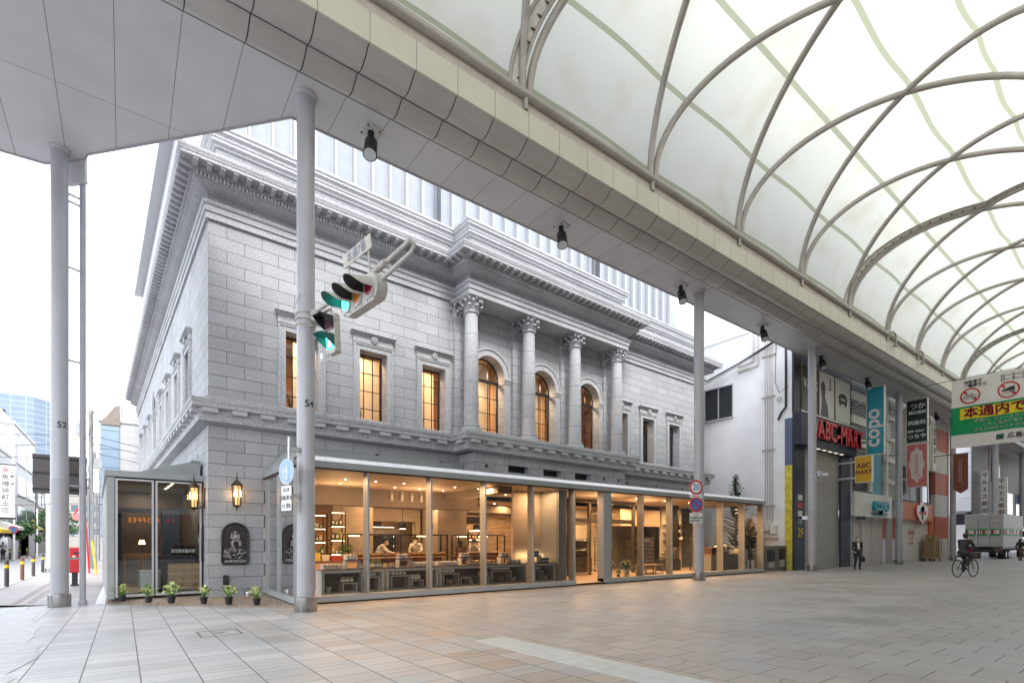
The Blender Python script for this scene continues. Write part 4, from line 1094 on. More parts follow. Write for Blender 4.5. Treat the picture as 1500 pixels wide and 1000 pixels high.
b = MB(); b.quad((SFX0, 24.5, FLZ), (SFX1 + 1, 24.5, FLZ), (SFX1 + 1, 24.5, 3.4), (SFX0, 24.5, 3.4)); b.quad((3.9, 18.2, FLZ), (3.9, 24.5, FLZ), (3.9, 24.5, 3.4), (3.9, 18.2, 3.4)); b.build('rear_wall', SHOPW, shop)
b = MB(); b.box(12.6, 16.2, 21.0, 21.2, FLZ, 3.25); b.build('rough_brick_wall', panels('rough_brick', (.50, .37, .25), .34, .075, 0, 2, (0, 0), .85, .008, .35, .25, .5), shop)
b = MB(); b.box(11.92, 13.3, 15.8, 15.9, FLZ, 3.44); b.build('partition_panel', panels('tan_partition', (.58, .47, .37), 1.2, 1.66, 0, 2, (.3, .1), .6, .005, .4, .02), shop)
b = MB(); b.box(13.3, 13.72, 14.72, 14.80, FLZ, 3.44); b.box(13.28, 13.34, 14.8, 15.9, FLZ, 3.44); b.build('grey_panel', MULL, shop)
# entrance lobby
BRONZEF = M('door_frame_bronze', (.10, .085, .07), .4, .5)
b = MB(); b.box(15.0, 16.15, 17.4, 17.7, FLZ, 3.44); b.quad((13.75, 15.9, FLZ), (15.0, 17.4, FLZ), (15.0, 17.4, 3.44), (13.75, 15.9, 3.44)); b.build('lobby_wall', CONC, shop)
b = MB()
for x0, x1 in ((16.15, 16.25), (17.45, 17.6), (18.9, 19.05), (20.6, 20.75)): b.box(x0, x1, 17.2, 17.32, FLZ, 3.44)
b.box(16.25, 20.7, 17.21, 17.31, 2.35, 2.55); b.box(16.25, 20.7, 17.22, 17.30, 3.28, 3.44); b.build('screen_frame', BRONZEF, shop)
b = MB(); b.box(16.3, 16.38, 17.18, 17.24, FLZ + .02, 2.33); b.box(17.36, 17.44, 17.18, 17.24, FLZ + .02, 2.33); b.box(16.38, 17.36, 17.18, 17.24, 2.24, 2.33); b.box(16.38, 17.36, 17.18, 17.24, FLZ + .02, FLZ + .14); b.cyl((17.3, 17.12, .7), (17.3, 17.12, 1.5), .018, n=8)
d_ = b.build('glass_door', STEEL, shop)
b = MB(); b.quad((16.38, 17.21, FLZ + .14), (17.36, 17.21, FLZ + .14), (17.36, 17.21, 2.24), (16.38, 17.21, 2.24)); b.build('pane', GLASSD, d_)
b = MB(); b.quad((17.6, 17.26, FLZ), (20.6, 17.26, FLZ), (20.6, 17.26, 3.28), (17.6, 17.26, 3.28)); b.build('screen_glass', GLASSD, shop)
# kitchen behind the right half
TILE = panels('cream_tile', (.60, .54, .42), .2, .1, 0, 2, (0, 0), .3, .004, .5, .05, .5)
b = MB(); b.box(17.0, 25.2, 20.2, 20.35, FLZ, 3.25); b.box(24.42, 26.3, 18.35, 18.5, FLZ, 3.4); b.build('kitchen_wall', TILE, shop)
b = MB(); b.box(24.3, 24.42, 17.2, 17.5, FLZ, 3.44); b.build('dark_partition', BLACK, shop)
b = MB(); b.box(20.9, 24.2, 18.3, 20.2, 2.3, 3.2); b.build('extract_hood', M('hood_tan', (.55, .40, .26), .4, .2), shop)
DLT = EM('downlight_glow', (1, .80, .52), 12)
b = MB()
for i in range(9):
    x = 4.6 + i * 1.0
    for y in (16.2, 17.6): b.cyl((x + (.3 if y > 17 else 0), y, 3.443), (x + (.3 if y > 17 else 0), y, 3.437), .035, n=10)
for x in (14.4, 16.8, 18.9, 21, 23): b.cyl((x, 15.6, 3.443), (x, 15.6, 3.437), .04, n=10)
for x in (5, 6, 9, 10, 13, 14, 15): b.cyl((x, 21.8 if x != 14 else 20, 3.248), (x, 21.8 if x != 14 else 20, 3.242), .05, n=10)
b.build('downlights', DLT, shop)
b = MB()
for i in range(4):
    x = 8.2 + i * .42; b.cyl((x, 18.55, 3.40), (x, 18.55, 3.25), .02, n=6); b.cyl((x, 18.55, 3.27), (x + .02, 18.6, 3.05), .055, n=12)
b.build('track_spot', OFFW, shop, True)
b = MB(); b.box(6.0, 6.9, 24.0, 24.1, 2.2, 2.5); b.box(8.9, 9.6, 22.9, 23, 2.15, 2.45); b.box(12.9, 14.2, 20.93, 20.99, 2.35, 2.65); b.build('menu_board', BLACK, shop)
SHOPC = (1.0, .57, .275)
for x, y, e in ((4.7, 15.5, 75), (6.6, 15.5, 75), (8.65, 15.5, 75), (10.7, 15.5, 75), (12.7, 15.2, 26), (14.6, 15.9, 60), (18.6, 15.9, 70), (22.2, 16.2, 80), (26.2, 16.6, 26)): area('shop_light', (x, y, 3.38), .5, e, SHOPC, parent=None)
for x, y in ((6.0, 17.4), (9.0, 17.4), (12.0, 17.4), (16.5, 15.4), (20.0, 16.0), (8.0, 22.0)): area('ceiling_fill_light', (x, y, 2.6), 1.2, 20, SHOPC, (R(180), 0, 0), .15)  # added upward fill lights without fittings, to brighten the ceiling
for x, y, e in ((5.2, 21.0, 60), (8.0, 19.4, 75), (10.2, 19.4, 75), (9.4, 22.8, 55), (13.0, 19.4, 60), (14.9, 20.3, 22), (18.2, 18.6, 70), (21.2, 17.7, 70), (19.4, 18.4, 60), (23.4, 16.6, 70), (25.3, 17.0, 70), (5.5, 22.8, 40)): area('shop_light', (x, y, 3.2), .5, e, SHOPC)
area('wall_washer', (12.7, 15.6, .95), 1.2, 3, (1, .68, .36), (R(65), 0, 0), .1)
# ---- display benches just behind the glass
BENCHG = M('bench_grey_laminate', (.60, .60, .56), .5, 0, .06)
def bench(x0, x1, label):
    L = x1 - x0
    t = T('display_bench', label, 'display bench', (x0, 14.76, FLZ), 0, 'display benches behind the shop glass')
    b = MB(); d = .52; h = .76; w = .085
    b.bbox(0, L, 0, d, .03, .03 + w, .006); b.bbox(0, L, 0, d, h - w, h, .006); b.bbox(0, w, .002, d - .002, .03 + w, h - w, .006); b.bbox(L - w, L, .002, d - .002, .03 + w, h - w, .006); b.box(.04, L - .04, .04, d - .04, -.0, .03, 1)
    b.build('frame', [BENCHG, BLACK], t, local=True)
    b = MB(); b.box(-.005, L + .005, -.005, d + .005, h, h + .018); b.build('top_board', DKWOOD, t, local=True)
    b = MB(); b.box(w, L - w, d - .03, d - .012, .03 + w, h - w); b.build('back_panel', DKWOOD, t, local=True)
bench(4.43, 6.29, 'long grey display bench nearest pole 54 behind the shop glass')
bench(6.36, 8.13, 'grey display bench second from pole 54 behind the shop glass')
bench(8.17, 11.77, 'longest grey display bench in the middle of the glass front')
bench(12.11, 13.17, 'short grey display bench with green tins beside the entrance')
BTOP = FLZ + .778; BIN = FLZ + .115
RISER = M('riser_grey', (.52, .50, .46), .55, 0, .08)
def riser(x, z, w, h, label, y=14.86, d=.34):
    t = T('riser_box', label, 'riser', (x, y, z), 0, 'open display riser boxes')
    b = MB(); k = .035; b.box(0, w, 0, d, h - k, h); b.box(0, w, 0, d, 0, k * .6); b.box(0, k, 0, d, k * .6, h - k); b.box(w - k, w, 0, d, k * .6, h - k); b.build('frame', RISER, t, local=True)
    b = MB(); b.box(-.004, w + .004, -.004, d + .004, h, h + .012); b.build('top_board', DKWOOD, t, local=True)
RS = [(5.06, BIN, .44, .27, 'small grey riser box beside the pot plant inside the bench nearest pole 54'), (5.62, BIN, .56, .42, 'larger grey riser box inside the bench nearest pole 54'), (6.55, BIN, .62, .42, 'larger grey riser box inside the second bench'), (7.24, BIN, .42, .26, 'smaller grey riser box inside the second bench'),
      (8.36, BIN, .60, .42, 'grey riser box over a basket at the left end of the longest bench'), (9.03, BIN, .40, .26, 'low grey riser box beside a basket in the longest bench'), (9.82, BIN, .36, .27, 'low grey riser box just right of the mullion in the longest bench'), (10.30, BIN, .86, .44, 'largest grey riser box over a basket in the longest bench'), (12.2, BIN, .45, .38, 'grey riser box with green tins inside the short bench')]
for r_ in RS: riser(*r_)
RT = [(5.16, 'grey riser box standing on top of the bench nearest pole 54'), (6.83, 'grey riser box standing on top of the second bench'), (9.08, 'grey riser box standing on the longest bench left of the mullion'), (10.72, 'grey riser box standing on the longest bench towards the tan partition'), (12.15, 'grey riser box standing on the short bench under the green tins')]
for x, lab in RT: riser(x, BTOP, .45, .25, lab, 14.9, .26)
# goods
def good(name, cat, body_prof, bodymat, lid_prof=None, lidmat=None, label_band=None, n=12):
    t = T(name, 'x', cat)
    b = MB(); b.lathe(body_prof, n=n); b.build('body', bodymat, t, True, local=True)
    if label_band: b = MB(); b.lathe(label_band, n=n); b.build('paper_label', SIGNW, t, True, local=True)
    if lid_prof: b = MB(); b.lathe(lid_prof, n=n); b.build('lid', lidmat, t, True, local=True)
    return t
JAM = M('jam_red', (.22, .03, .015), .2); HONEY = M('honey_amber', (.50, .24, .03), .2); CREAMJ = M('cream_paste', (.62, .54, .38), .4); GREENT = M('green_tin', (.05, .13, .07), .35); OLIVE = M('olive_oil', (.18, .19, .02), .15); GOLD = M('gold_lid', (.55, .42, .16), .3, .8); WLID = M('white_lid', (.7, .7, .68), .4)
jar_body = [(.034, 0), (.038, .006), (.038, .07), (.03, .082)]
protos = {
 'jam': good('jam_jar', 'jar', jar_body, JAM, [(.034, .083), (.034, .102), (.03, .104)], WLID, [(.0388, .018), (.0388, .06)]),
 'honey': good('honey_jar', 'jar', jar_body, HONEY, [(.034, .083), (.034, .102), (.03, .104)], GOLD, [(.0388, .018), (.0388, .06)]),
 'cream': good('preserve_jar', 'jar', jar_body, CREAMJ, [(.035, .083), (.035, .105), (.03, .107)], WLID, [(.0388, .015), (.0388, .065)]),
 'tin': good('tea_tin', 'tin', [(.04, 0), (.04, .10), (.039, .104)], GREENT, [(.041, .104), (.041, .128), (.038, .13)], GREENT, [(.0406, .03), (.0406, .08)]),
 'oil': good('oil_bottle', 'bottle', [(.03, 0), (.032, .01), (.032, .13), (.012, .165), (.012, .20)], OLIVE, [(.014, .2), (.014, .225)], GOLD, [(.0328, .03), (.0328, .10)]),
 'wine': good('wine_bottle', 'bottle', [(.036, 0), (.038, .01), (.038, .19), (.014, .235), (.013, .29)], M('wine_glass_dark', (.02, .015, .01), .12), [(.015, .255), (.015, .31)], M('wine_foil', (.25, .06, .04), .35), [(.0386, .06), (.0386, .15)])}
used = set()
def put(kind, x, y, z, label, group, s=1.0):
    p = protos[kind]
    if kind not in used:
        used.add(kind); p.location = (x, y, z); p['label'] = label; p['group'] = group; p.scale = (s,) * 3; return p
    return dup(p, (x, y, z), rnd.uniform(-.4, .4), label, group, s)
def row(kind, x0, n, z, label, group, y=14.93, dx=.098, rows=2, s=1.38):
    for r_ in range(rows):
        for i in range(int(n * .86 + .5)): put(kind, x0 + i * dx * 1.18, y + r_ * .13 + rnd.uniform(-.006, .006), z, label, group, s)
row('cream', 4.55, 6, BTOP, 'white-lidded preserve jar on the bench nearest pole 54', 'white-lidded jars on the first bench top')
row('oil', 6.02, 3, BTOP, 'oil bottle at the right end of the bench nearest pole 54', 'oil bottles on the first bench', dx=.085)
row('honey', 5.63, 3, BTOP, 'amber honey jar beside the riser on the bench nearest pole 54', 'honey jars beside the riser on the first bench')
row('cream', 5.24, 3, BTOP + .264, 'white-lidded preserve jar on the riser on the bench nearest pole 54', 'jars on the first bench-top riser')
row('honey', 5.10, 4, BIN + .284, 'amber honey jar on the low riser inside the bench nearest pole 54', 'honey jars inside the first bench', dx=.105)
row('cream', 5.68, 5, BIN + .434, 'white-lidded preserve jar on the larger riser inside the bench nearest pole 54', 'preserve jars inside the first bench')
row('honey', 6.42, 4, BTOP, 'amber honey jar at the left end of the second bench top', 'honey jars on the second bench')
row('jam', 6.86, 4, BTOP + .264, 'red jam jar on the riser on the second bench', 'jam jars on the second bench-top riser')
row('cream', 7.34, 8, BTOP, 'pale preserve jar on the right half of the second bench top', 'pale jars on the second bench')
row('honey', 6.62, 5, BIN + .434, 'amber honey jar on the larger riser inside the second bench', 'honey jars inside the second bench', dx=.108)
row('cream', 7.28, 4, BIN + .274, 'pale preserve jar on the smaller riser inside the second bench', 'pale jars inside the second bench')
row('cream', 8.22, 8, BTOP, 'pale preserve jar on the left end of the longest bench', 'pale jars at the left of the longest bench',)
row('jam', 9.12, 4, BTOP + .264, 'red jam jar on the left riser of the longest bench', 'jam jars on the left riser of the longest bench')
row('honey', 9.60, 10, BTOP, 'amber honey jar in the row at the middle of the longest bench', 'honey jars along the longest bench')
row('jam', 10.78, 4, BTOP + .264, 'red jam jar on the right riser of the longest bench', 'jam jars on the right riser of the longest bench')
row('cream', 11.22, 5, BTOP, 'white-lidded preserve jar at the right end of the longest bench', 'jars at the right of the longest bench')
row('cream', 8.42, 5, BIN + .434, 'white-lidded jar on the left riser inside the longest bench', 'jars on the left riser inside the longest bench')
row('honey', 9.88, 3, BIN + .284, 'amber honey jar on the low riser inside the longest bench', 'honey jars inside the longest bench')
row('jam', 10.36, 8, BIN + .454, 'red jam jar on the largest riser inside the longest bench', 'jam jars inside the longest bench')
row('tin', 12.2, 4, BTOP + .264, 'green tea tin on the riser on the short bench', 'green tins on the short bench riser')
row('tin', 12.66, 4, BTOP, 'green tea tin beside the riser on the short bench', 'green tins on the short bench top', dx=.11)
row('tin', 12.24, 4, BIN + .394, 'green tea tin inside the short bench', 'green tins inside the short bench', dx=.105)
# pot plants and baskets inside the benches
def leafy(mb, c, n, r, h, size, seed, droop=.3):
    q = random.Random(seed)
    for k in range(n):
        a = q.uniform(0, 6.283); rr = r * q.uniform(.15, 1); z = h * q.uniform(.25, 1) * (1 - .35 * rr / r)
        p = Vector((c[0] + rr * math.cos(a) * .6, c[1] + rr * math.sin(a) * .6, c[2] + z)); d = Vector((math.cos(a), math.sin(a), q.uniform(-droop, .5))).normalized()
        s = size * q.uniform(.7, 1.2); side = Vector((-d.y, d.x, 0)).normalized() * s * .32; upv = Vector((0, 0, s * .10))
        tip = p + d * s - Vector((0, 0, s * .15)); mid = p + d * s * .5
        mb.add([p, mid - side, tip, mid + side, mid + upv], [(0, 1, 4), (1, 2, 4), (2, 3, 4), (3, 0, 4)], q.choice((0, 0, 1)))
def potplant(name, label, loc, pot, potmat, leaves, mats, group=None, pr=.085, ph=.17):
    t = T(name, label, 'plant', loc, 0, group)
    b = MB(); b.lathe([(pr * .72, 0), (pr, ph * .9), (pr * 1.08, ph * .9), (pr * 1.08, ph), (pr * .95, ph), (pr * .9, ph * .85)], n=18); b.build('pot', potmat, t, True, local=True)
    b = MB()
    for i in range(5): a = i * 1.26; b.tube([(0, 0, ph * .8), (.03 * math.cos(a), .03 * math.sin(a), ph * 1.3), (.08 * math.cos(a), .08 * math.sin(a), ph * 1.9)], .006, 5)
    b.build('stems', LEAF, t, local=True)
    b = MB(); leafy(b, (0, 0, ph * .95), *leaves); b.build('leaves', mats, t, local=True)
    return t
ZINC = M('zinc_pot', (.50, .50, .50), .4, .4)
for i, (x, lab) in enumerate([(4.68, 'small leafy plant in a zinc pot inside the bench nearest pole 54'), (7.90, 'dark leafy plant in a zinc pot inside the second bench'), (9.50, 'drooping plant in a pale pot inside the longest bench left of the mullion'), (11.32, 'round leafy plant in a pale pot at the right end of the longest bench'), (12.82, 'purple-tinged plant in a pale pot inside the short bench')]):
    potplant('pot_plant', lab, (x, 14.95, BIN), None, ZINC, (60, .13, .20, .10, 20 + i), [LEAF, M('leaf_dark', (.03, .06, .025), .5, 0, .4, 9)], 'pot plants inside the benches')
for x, lab in ((8.66, 'wicker basket under the left riser in the longest bench'), (10.72, 'wicker basket under the largest riser in the longest bench')):
    t = T('wicker_basket', lab, 'basket', (x, 14.98, BIN + .022)); b = MB(); b.lathe([(.08, 0), (.13, .06), (.135, .13), (.10, .20), (.09, .2), (.12, .13), (.07, .02)], n=20); b.build('weave', wood('wicker', (.12, .07, .03), (.30, .18, .09), (20, 20, 40)), t, True, local=True); b = MB(); b.tube([(.10 * math.cos(a), .10 * math.sin(a), .2) for a in [k * .314 for k in range(20)]], .012, 6, closed=True); b.build('rim', DKWOOD, t, True, local=True)
# ---- bread display cases
CRUST = M('bread_crust', (.50, .24, .07), .6, 0, .35, 12); CRUST2 = M('bread_pale', (.62, .40, .18), .65, 0, .25, 12)
loaf = T('bread_loaf', 'golden bread loaf on the tray of the left display case', 'bread', (0, 0, 0), 0, 'loaves in the left bread case')
b = MB(); b.ell((0, 0, .055), .13, .075, .06, 14, 8); b.build('crust', [CRUST], loaf, True, local=True)
b = MB()
for k in (-1, 0, 1): b.ell((k * .06, 0, .105), .016, .05, .014, 8, 6)
b.build('scoring', CRUST2, loaf, True, local=True)
first = [True]
def case(x0, x1, label, glab, ggroup, seed):
    y0, y1 = 18.45, 19.0
    t = T('bread_case', label, 'display case', (x0, y0, FLZ))
    b = MB(); k = .045; L = x1 - x0; n = 2 if L > 3 else 1
    for i in range(n + 1):
        for y in (0, .55): b.box(i * L / n - (k if i == n else 0), i * L / n + (k if i < n else 0), y, y + k, 0, 1.86)
    for z in (1.0, 1.815):
        for y in (0, .55): b.box(0, L, y + .002, y + k - .002, z, z + k)
    b.build('frame', BLACK, t, local=True)
    b = MB(); b.box(.02, L - .02, .0, .6, .955, .998); b.build('tray', OAK, t, local=True)
    b = MB(); b.quad((0, .003, 1.045), (L, .003, 1.045), (L, .003, 1.815), (0, .003, 1.815)); b.build('glass_front', GLASS, t, local=True)
    b = MB(); [b.box(o_, o_ + .42, .25, .31, 1.77, 1.80) for o_ in ((.12, 2.9) if L > 3 else (.12, 1.2))]; b.build('light_strip', EM('case_light', (1, .72, .38), 6), t, local=True)
    b = MB(); b.box(.1, L - .1, .5, .56, .0, .95); b.build('cabinet', wood('case_cabinet', (.22, .10, .04), (.36, .18, .08)), t, local=True)
    q = random.Random(seed); m = int(L / .235)
    for i in range(m):
        for j, y in enumerate((.16, .38)):
            p = (x0 + .16 + i * (L - .3) / (m - 1), y0 + y, FLZ + .999)
            if first[0]: loaf.location = p; loaf['label'] = glab; loaf['group'] = ggroup; first[0] = False
            else: dup(loaf, p, q.uniform(-.5, .5), glab, ggroup, q.uniform(1.0, 1.35))
case(6.45, 10.6, 'long black-framed bread display case in front of two bakers', 'golden bread loaf on the tray of the long left display case', 'loaves in the long bread case', 5)
case(11.1, 13.5, 'short black-framed bread display case near the concrete column', 'golden bread loaf on the tray of the short right display case', 'loaves in the short bread case', 6)
# ---- lit shelving at the left
SHELFG = [M('pack_red', (.35, .04, .03), .5), M('pack_yellow', (.60, .38, .06), .5), M('pack_cream', (.58, .50, .36), .5), M('pack_brown', (.22, .11, .05), .5), M('pack_green', (.10, .18, .06), .5)]
GLOWS = EM('shelf_light', (1, .74, .38), 8)
def shelving(x0, x1, y, h, label, seed):
    t = T('shelving_unit', label, 'shelves', (x0, y, FLZ)); L = x1 - x0; d = .4; q = random.Random(seed)
    b = MB()
    for x in (0, L - .03):
        for yy in (0, d): b.box(x, x + .03, yy, yy + .03, 0, h)
    for k in range(6): b.box(.03, L - .03, 0, d, k * (h - .03) / 5, k * (h - .03) / 5 + .03)
    b.build('rack', BLACK, t, local=True)
    b = MB()
    for k in range(2, 6): b.box(.05, L - .05, .02, .05, k * (h - .03) / 5 - .02, k * (h - .03) / 5 - .004)
    b.build('light_strip', GLOWS, t, local=True)
    for k in range(5):
        x = .06
        while x < L - .14:
            w = q.uniform(.09, .17); hh = q.uniform(.12, .30)
            g_ = T('food_pack', 'small food pack standing on the lit shelves %s' % ('', 'at the far left of the shop', 'beside the concrete column', 'on the back wall behind the bakers', 'before the rough brick wall', 'on the cream tiles behind the lobby')[seed], 'pack', (x0 + x, y + .06, FLZ + k * (h - .03) / 5 + .031), 0, 'food packs on the lit shelves ' + ('', 'far left', 'by the column', 'on the back wall', 'by the brick wall', 'in the lobby')[seed])
            b = MB(); b.bbox(0, w * .9, 0, .16, 0, hh, .008); b.build('carton', q.choice(SHELFG), g_, local=True)
            b = MB(); b.box(w * .15, w * .75, -.003, 0, hh * .3, hh * .7); b.build('paper_label', SIGNW, g_, local=True)
            x += w + q.uniform(.0, .05)
shelving(4.95, 6.2, 20.0, 2.6, 'tall lit shelving full of food packs at the far left of the shop', 1)
shelving(6.35, 6.93, 20.0, 2.72, 'narrow tall lit shelving beside the concrete column', 2)
# counter table with gift boxes
t = T('gift_table', 'wooden table with red and yellow boxes in front of the lit shelving', 'table', (4.6, 17.6, FLZ)); b = MB(); b.box(0, 1.9, 0, .8, .0, .88); b.build('table_body', OAK, t, local=True)
b = MB(); b.box(-.03, 1.93, -.03, .83, .88, .92); b.build('table_top', DKWOOD, t, local=True)
for i, (x, w, h, m) in enumerate([(4.7, .26, .22, 2), (5.0, .28, .26, 1), (5.34, .24, .2, 2), (5.64, .36, .16, 0), (6.05, .3, .2, 2)]):
    gl = ['pale gift box at the left end of the gift table', 'yellow gift box on the gift table', 'small pale gift box right of the yellow box', 'flat red gift box on the gift table', 'pale gift box at the right end of the gift table'][i]
    g_ = T('gift_box', gl, 'box', (x, 17.7, FLZ + .92)); b = MB(); b.bbox(0, w, 0, .25, 0, h, .006); b.build('carton', SHELFG[m], g_, local=True); b = MB(); b.bbox(-.004, w + .004, -.004, .254, h - .05, h + .006, .004); b.build('lid', SHELFG[m], g_, local=True)
# ---- kitchen furniture seen through the right half
def rack(x, y, label):
    t = T('bakery_rack', label, 'rack', (x, y, FLZ)); b = MB()
    for xx in (0, .62):
        for yy in (0, .5): b.box(xx, xx + .03, yy, yy + .03, .08, 1.8); b.cyl((xx + .015, yy + .0, .05), (xx + .015, yy + .03, .05), .05, n=10)
    for k in range(9): b.box(.03, .62, 0, .02, .2 + k * .19, .22 + k * .19); b.box(.03, .62, .5, .52, .2 + k * .19, .22 + k * .19)
    b.build('rack_frame', STEEL, t, local=True)
    b = MB()
    for k in range(9): b.box(.035, .615, .02, .5, .225 + k * .19, .24 + k * .19)
    b.build('trays', M('rack_tray', (.30, .24, .18), .4, .5), t, local=True)
rack(19.6, 18.4, 'steel bakery rack of trays behind the lobby screen'); rack(21.2, 16.9, 'steel bakery rack of trays left of the ovens'); rack(24.75, 16.2, 'steel bakery rack behind the pole with the 20 sign')
def oven(x, y, label):
    t = T('bread_oven', label, 'oven', (x, y, FLZ)); b = MB(); b.bbox(0, 1.7, 0, 1.1, 0, .72, .02); b.bbox(.02, 1.68, .02, 1.1, .74, 1.2, .02); b.bbox(.02, 1.68, .02, 1.1, 1.22, 1.7, .02); b.build('oven_body', M('oven_dark_steel', (.09, .085, .08), .35, .7), t, local=True)
    b = MB()
    for z in (.8, 1.28): b.box(.2, 1.3, -.012, .0, z, z + .3)
    b.build('oven_door', BLACK, t, local=True)
    b = MB()
    for z in (1.13, 1.62): b.cyl((.25, -.05, z), (1.25, -.05, z), .015, n=8)
    b.build('handle', STEEL, t, True, local=True)
oven(22.3, 18.6, 'dark steel bread oven under the tan hood'); oven(17.7, 18.9, 'dark bread oven behind the lobby screen')
t = T('oven_stack', 'stepped dark baking trays stacked beside the oven', 'trays', (23.2, 17.0, FLZ)); b = MB()
for k in range(4): b.bbox(.22 * k, 1.0, 0, .6, .62 + .16 * k, .76 + .16 * k, .01)
b.build('trays', M('tray_steel', (.20, .19, .17), .4, .6), t, local=True); b = MB(); b.bbox(-.2, 1.05, -.05, .65, 0, .6, .02); b.build('cabinet', M('cabinet_black', (.03, .03, .03), .5), t, local=True)
t = T('work_counter', 'grey work counter with wooden drawers at the right end of the shop', 'counter', (24.5, 15.3, FLZ)); b = MB(); b.box(0, 2.6, 0, .7, 0, .86); b.build('cabinet', M('counter_grey', (.25, .26, .25), .5), t, local=True); b = MB(); b.box(-.02, 2.62, -.02, .72, .86, .9); b.build('worktop', OAK, t, local=True)
b = MB()
for k in range(2):
    for j in range(2): b.bbox(.05 + .52 * k, .53 + .52 * k, -.0, .5, .91 + .17 * j, 1.07 + .17 * j, .01); b.cyl((.29 + .52 * k, -.01, .99 + .17 * j), (.29 + .52 * k, .0, .99 + .17 * j), .02, n=8)
b.build('drawer_boxes', DKWOOD, t, local=True)
for i, (x, w, d, h, m_, lab) in enumerate(((25.7, .5, .4, .42, STEEL, 'steel coffee machine on the work counter at the right end'), (26.3, .3, .3, .5, OFFW, 'white grinder on the work counter at the right end'))):
    q_ = T('kitchen_machine', lab, 'machine', (x, 15.5, FLZ + .9)); b = MB(); b.bbox(0, w, 0, d, .06, h, .03); b.build('machine_body', m_, q_, local=True); b = MB(); b.box(.05, w - .05, -.06, .0, .06, .09); b.cyl((w / 2, -.03, h * .5), (w / 2, -.03, h * .75), .03, n=10); b.box(.04, w - .04, .04, d - .04, 0, .06); b.build('spout', BLACK, q_, local=True)
sh_ = T('steel_shelf', 'steel wall shelf with stacked bowls behind the work counter', 'shelf', (24.6, 18.0, 1.5)); b = MB()
for z in (1.5, 1.95, 2.4): b.box(24.5, 26.2, 17.95, 18.34, z, z + .03)
b.build('boards', STEEL, sh_); b = MB()
for k in range(11): b.lathe([(.05, 0), (.10, .05), (.11, .10 + .05 * (k % 3))], (24.65 + (k % 6) * .26, 18.15, (1.53, 1.98)[k // 6]), 12)
b.build('bowls', SIGNW, sh_, True)
t = T('retro_fridge', 'cream rounded retro fridge at the right end of the shopfront', 'fridge', (27.05, 15.0, FLZ)); b = MB(); b.slab([(.0, 0, 0), (.55, 0, 0), (.55, 0, 1.05)] + [(.275 + .275 * math.cos(math.pi * k / 10), 0, 1.05 + .14 * math.sin(math.pi * k / 10)) for k in range(1, 10)] + [(0, 0, 1.05)], (0, .55, 0)); b.build('fridge_body', M('fridge_cream', (.66, .64, .50), .3), t, local=True)
b = MB(); b.cyl((.1, -.03, .75), (.1, -.03, 1.0), .018, n=8); b.cyl((.35, -.012, .4), (.35, 0, .4), .05, n=14); b.build('handle', BLACK, t, True, local=True)
t = T('low_stand', 'low open frame stand behind the glass right of the entrance plants', 'stand', (18.6, 14.95, FLZ)); b = MB()
for x in (0, .7, 1.4): b.box(x, x + .04, 0, .04, 0, .5); b.box(x, x + .04, .4, .44, 0, .5)
for z in (.08, .46): b.box(.04, 1.4, 0, .04, z, z + .04); b.box(.04, 1.4, .4, .44, z, z + .04)
b.build('frame', M('stand_tan', (.40, .32, .24), .5), t, local=True); b = MB(); b.box(.0, 1.44, 0, .44, .5, .52); b.build('top_board', OAK, t, local=True)
for i, (x, s, lab) in enumerate([(16.2, 1.0, 'leafy green plant in a tall white pot just right of the door pier'), (16.75, .55, 'small dark plant between two white pots by the entrance'), (17.25, 1.05, 'bushy green plant in a tall white pot nearest the next mullion')]):
    p = potplant('pot_plant', lab, (x, 14.78, FLZ), None, WHITE if i != 1 else BLACK, (90, .26, .42, .16, 40 + i), [LEAF, M('leaf_bright', (.12, .26, .04), .45, 0, .4, 9)], None, .13, .36); p.scale = (s,) * 3
# fir tree outside the end of the shopfront
def fir(name, label, loc, H, rad, seed):
    t = T(name, label, 'tree', loc); q = random.Random(seed)
    b = MB(); b.cyl((0, 0, 0), (0, 0, H * .98), .07, .008, 10); b.build('trunk', M('fir_bark', (.09, .06, .04), .9), t, True, local=True)
    b = MB(); z = H * .22; lv = 0
    while z < H * .99:
        f_ = 1 - (z - H * .22) / (H * .78); R_ = rad * (f_ ** .9) + .05; n = 5 if f_ > .2 else 4
        for k in range(n):
            a = lv * 1.1 + k * 6.283 / n + q.uniform(-.3, .3); d = Vector((math.cos(a), math.sin(a), .25 + .45 * (1 - f_))); Lb = R_ * q.uniform(.7, 1.1)
            b.tube([(0, 0, z), d * Lb * .6 + Vector((0, 0, z)), d * Lb + Vector((0, 0, z + .02))], [.012, .008, .003], 4, 1)
            m = int(Lb / .03)
            for i in range(m):
                s_ = (i + 1) / m; p = d * Lb * s_ + Vector((0, 0, z)); side = Vector((-d.y, d.x, 0))
                for sg in (-1, 1):
                    if q.random() < .2: continue
                    nd = (d * .5 + side * sg + Vector((0, 0, q.uniform(-.2, .5)))).normalized(); ln = .16 * (1 - .5 * s_) * q.uniform(.7, 1.3)
                    e = p + nd * ln; w_ = Vector((0, 0, .012)) + d * .012
                    b.add([p - w_, e - w_ * .4, e + w_ * .4, p + w_], [(0, 1, 2, 3)], 0)
        z += H * .036 * (.6 + .5 * f_); lv += 1
    b.build('needles', [M('fir_needles', (.035, .075, .04), .6, 0, .5, 6), bpy.data.materials['fir_bark']], t, local=True)
    return t
fir('fir_tree', 'young fir tree rising above the right end of the shopfront roof', (29.0, 16.5, -.3), 5.75, 1.25, 4)
fir('fir_tree', 'shorter bushy fir tree behind the end pane of the shopfront', (28.75, 15.5, -.3), 3.1, 1.0, 9)
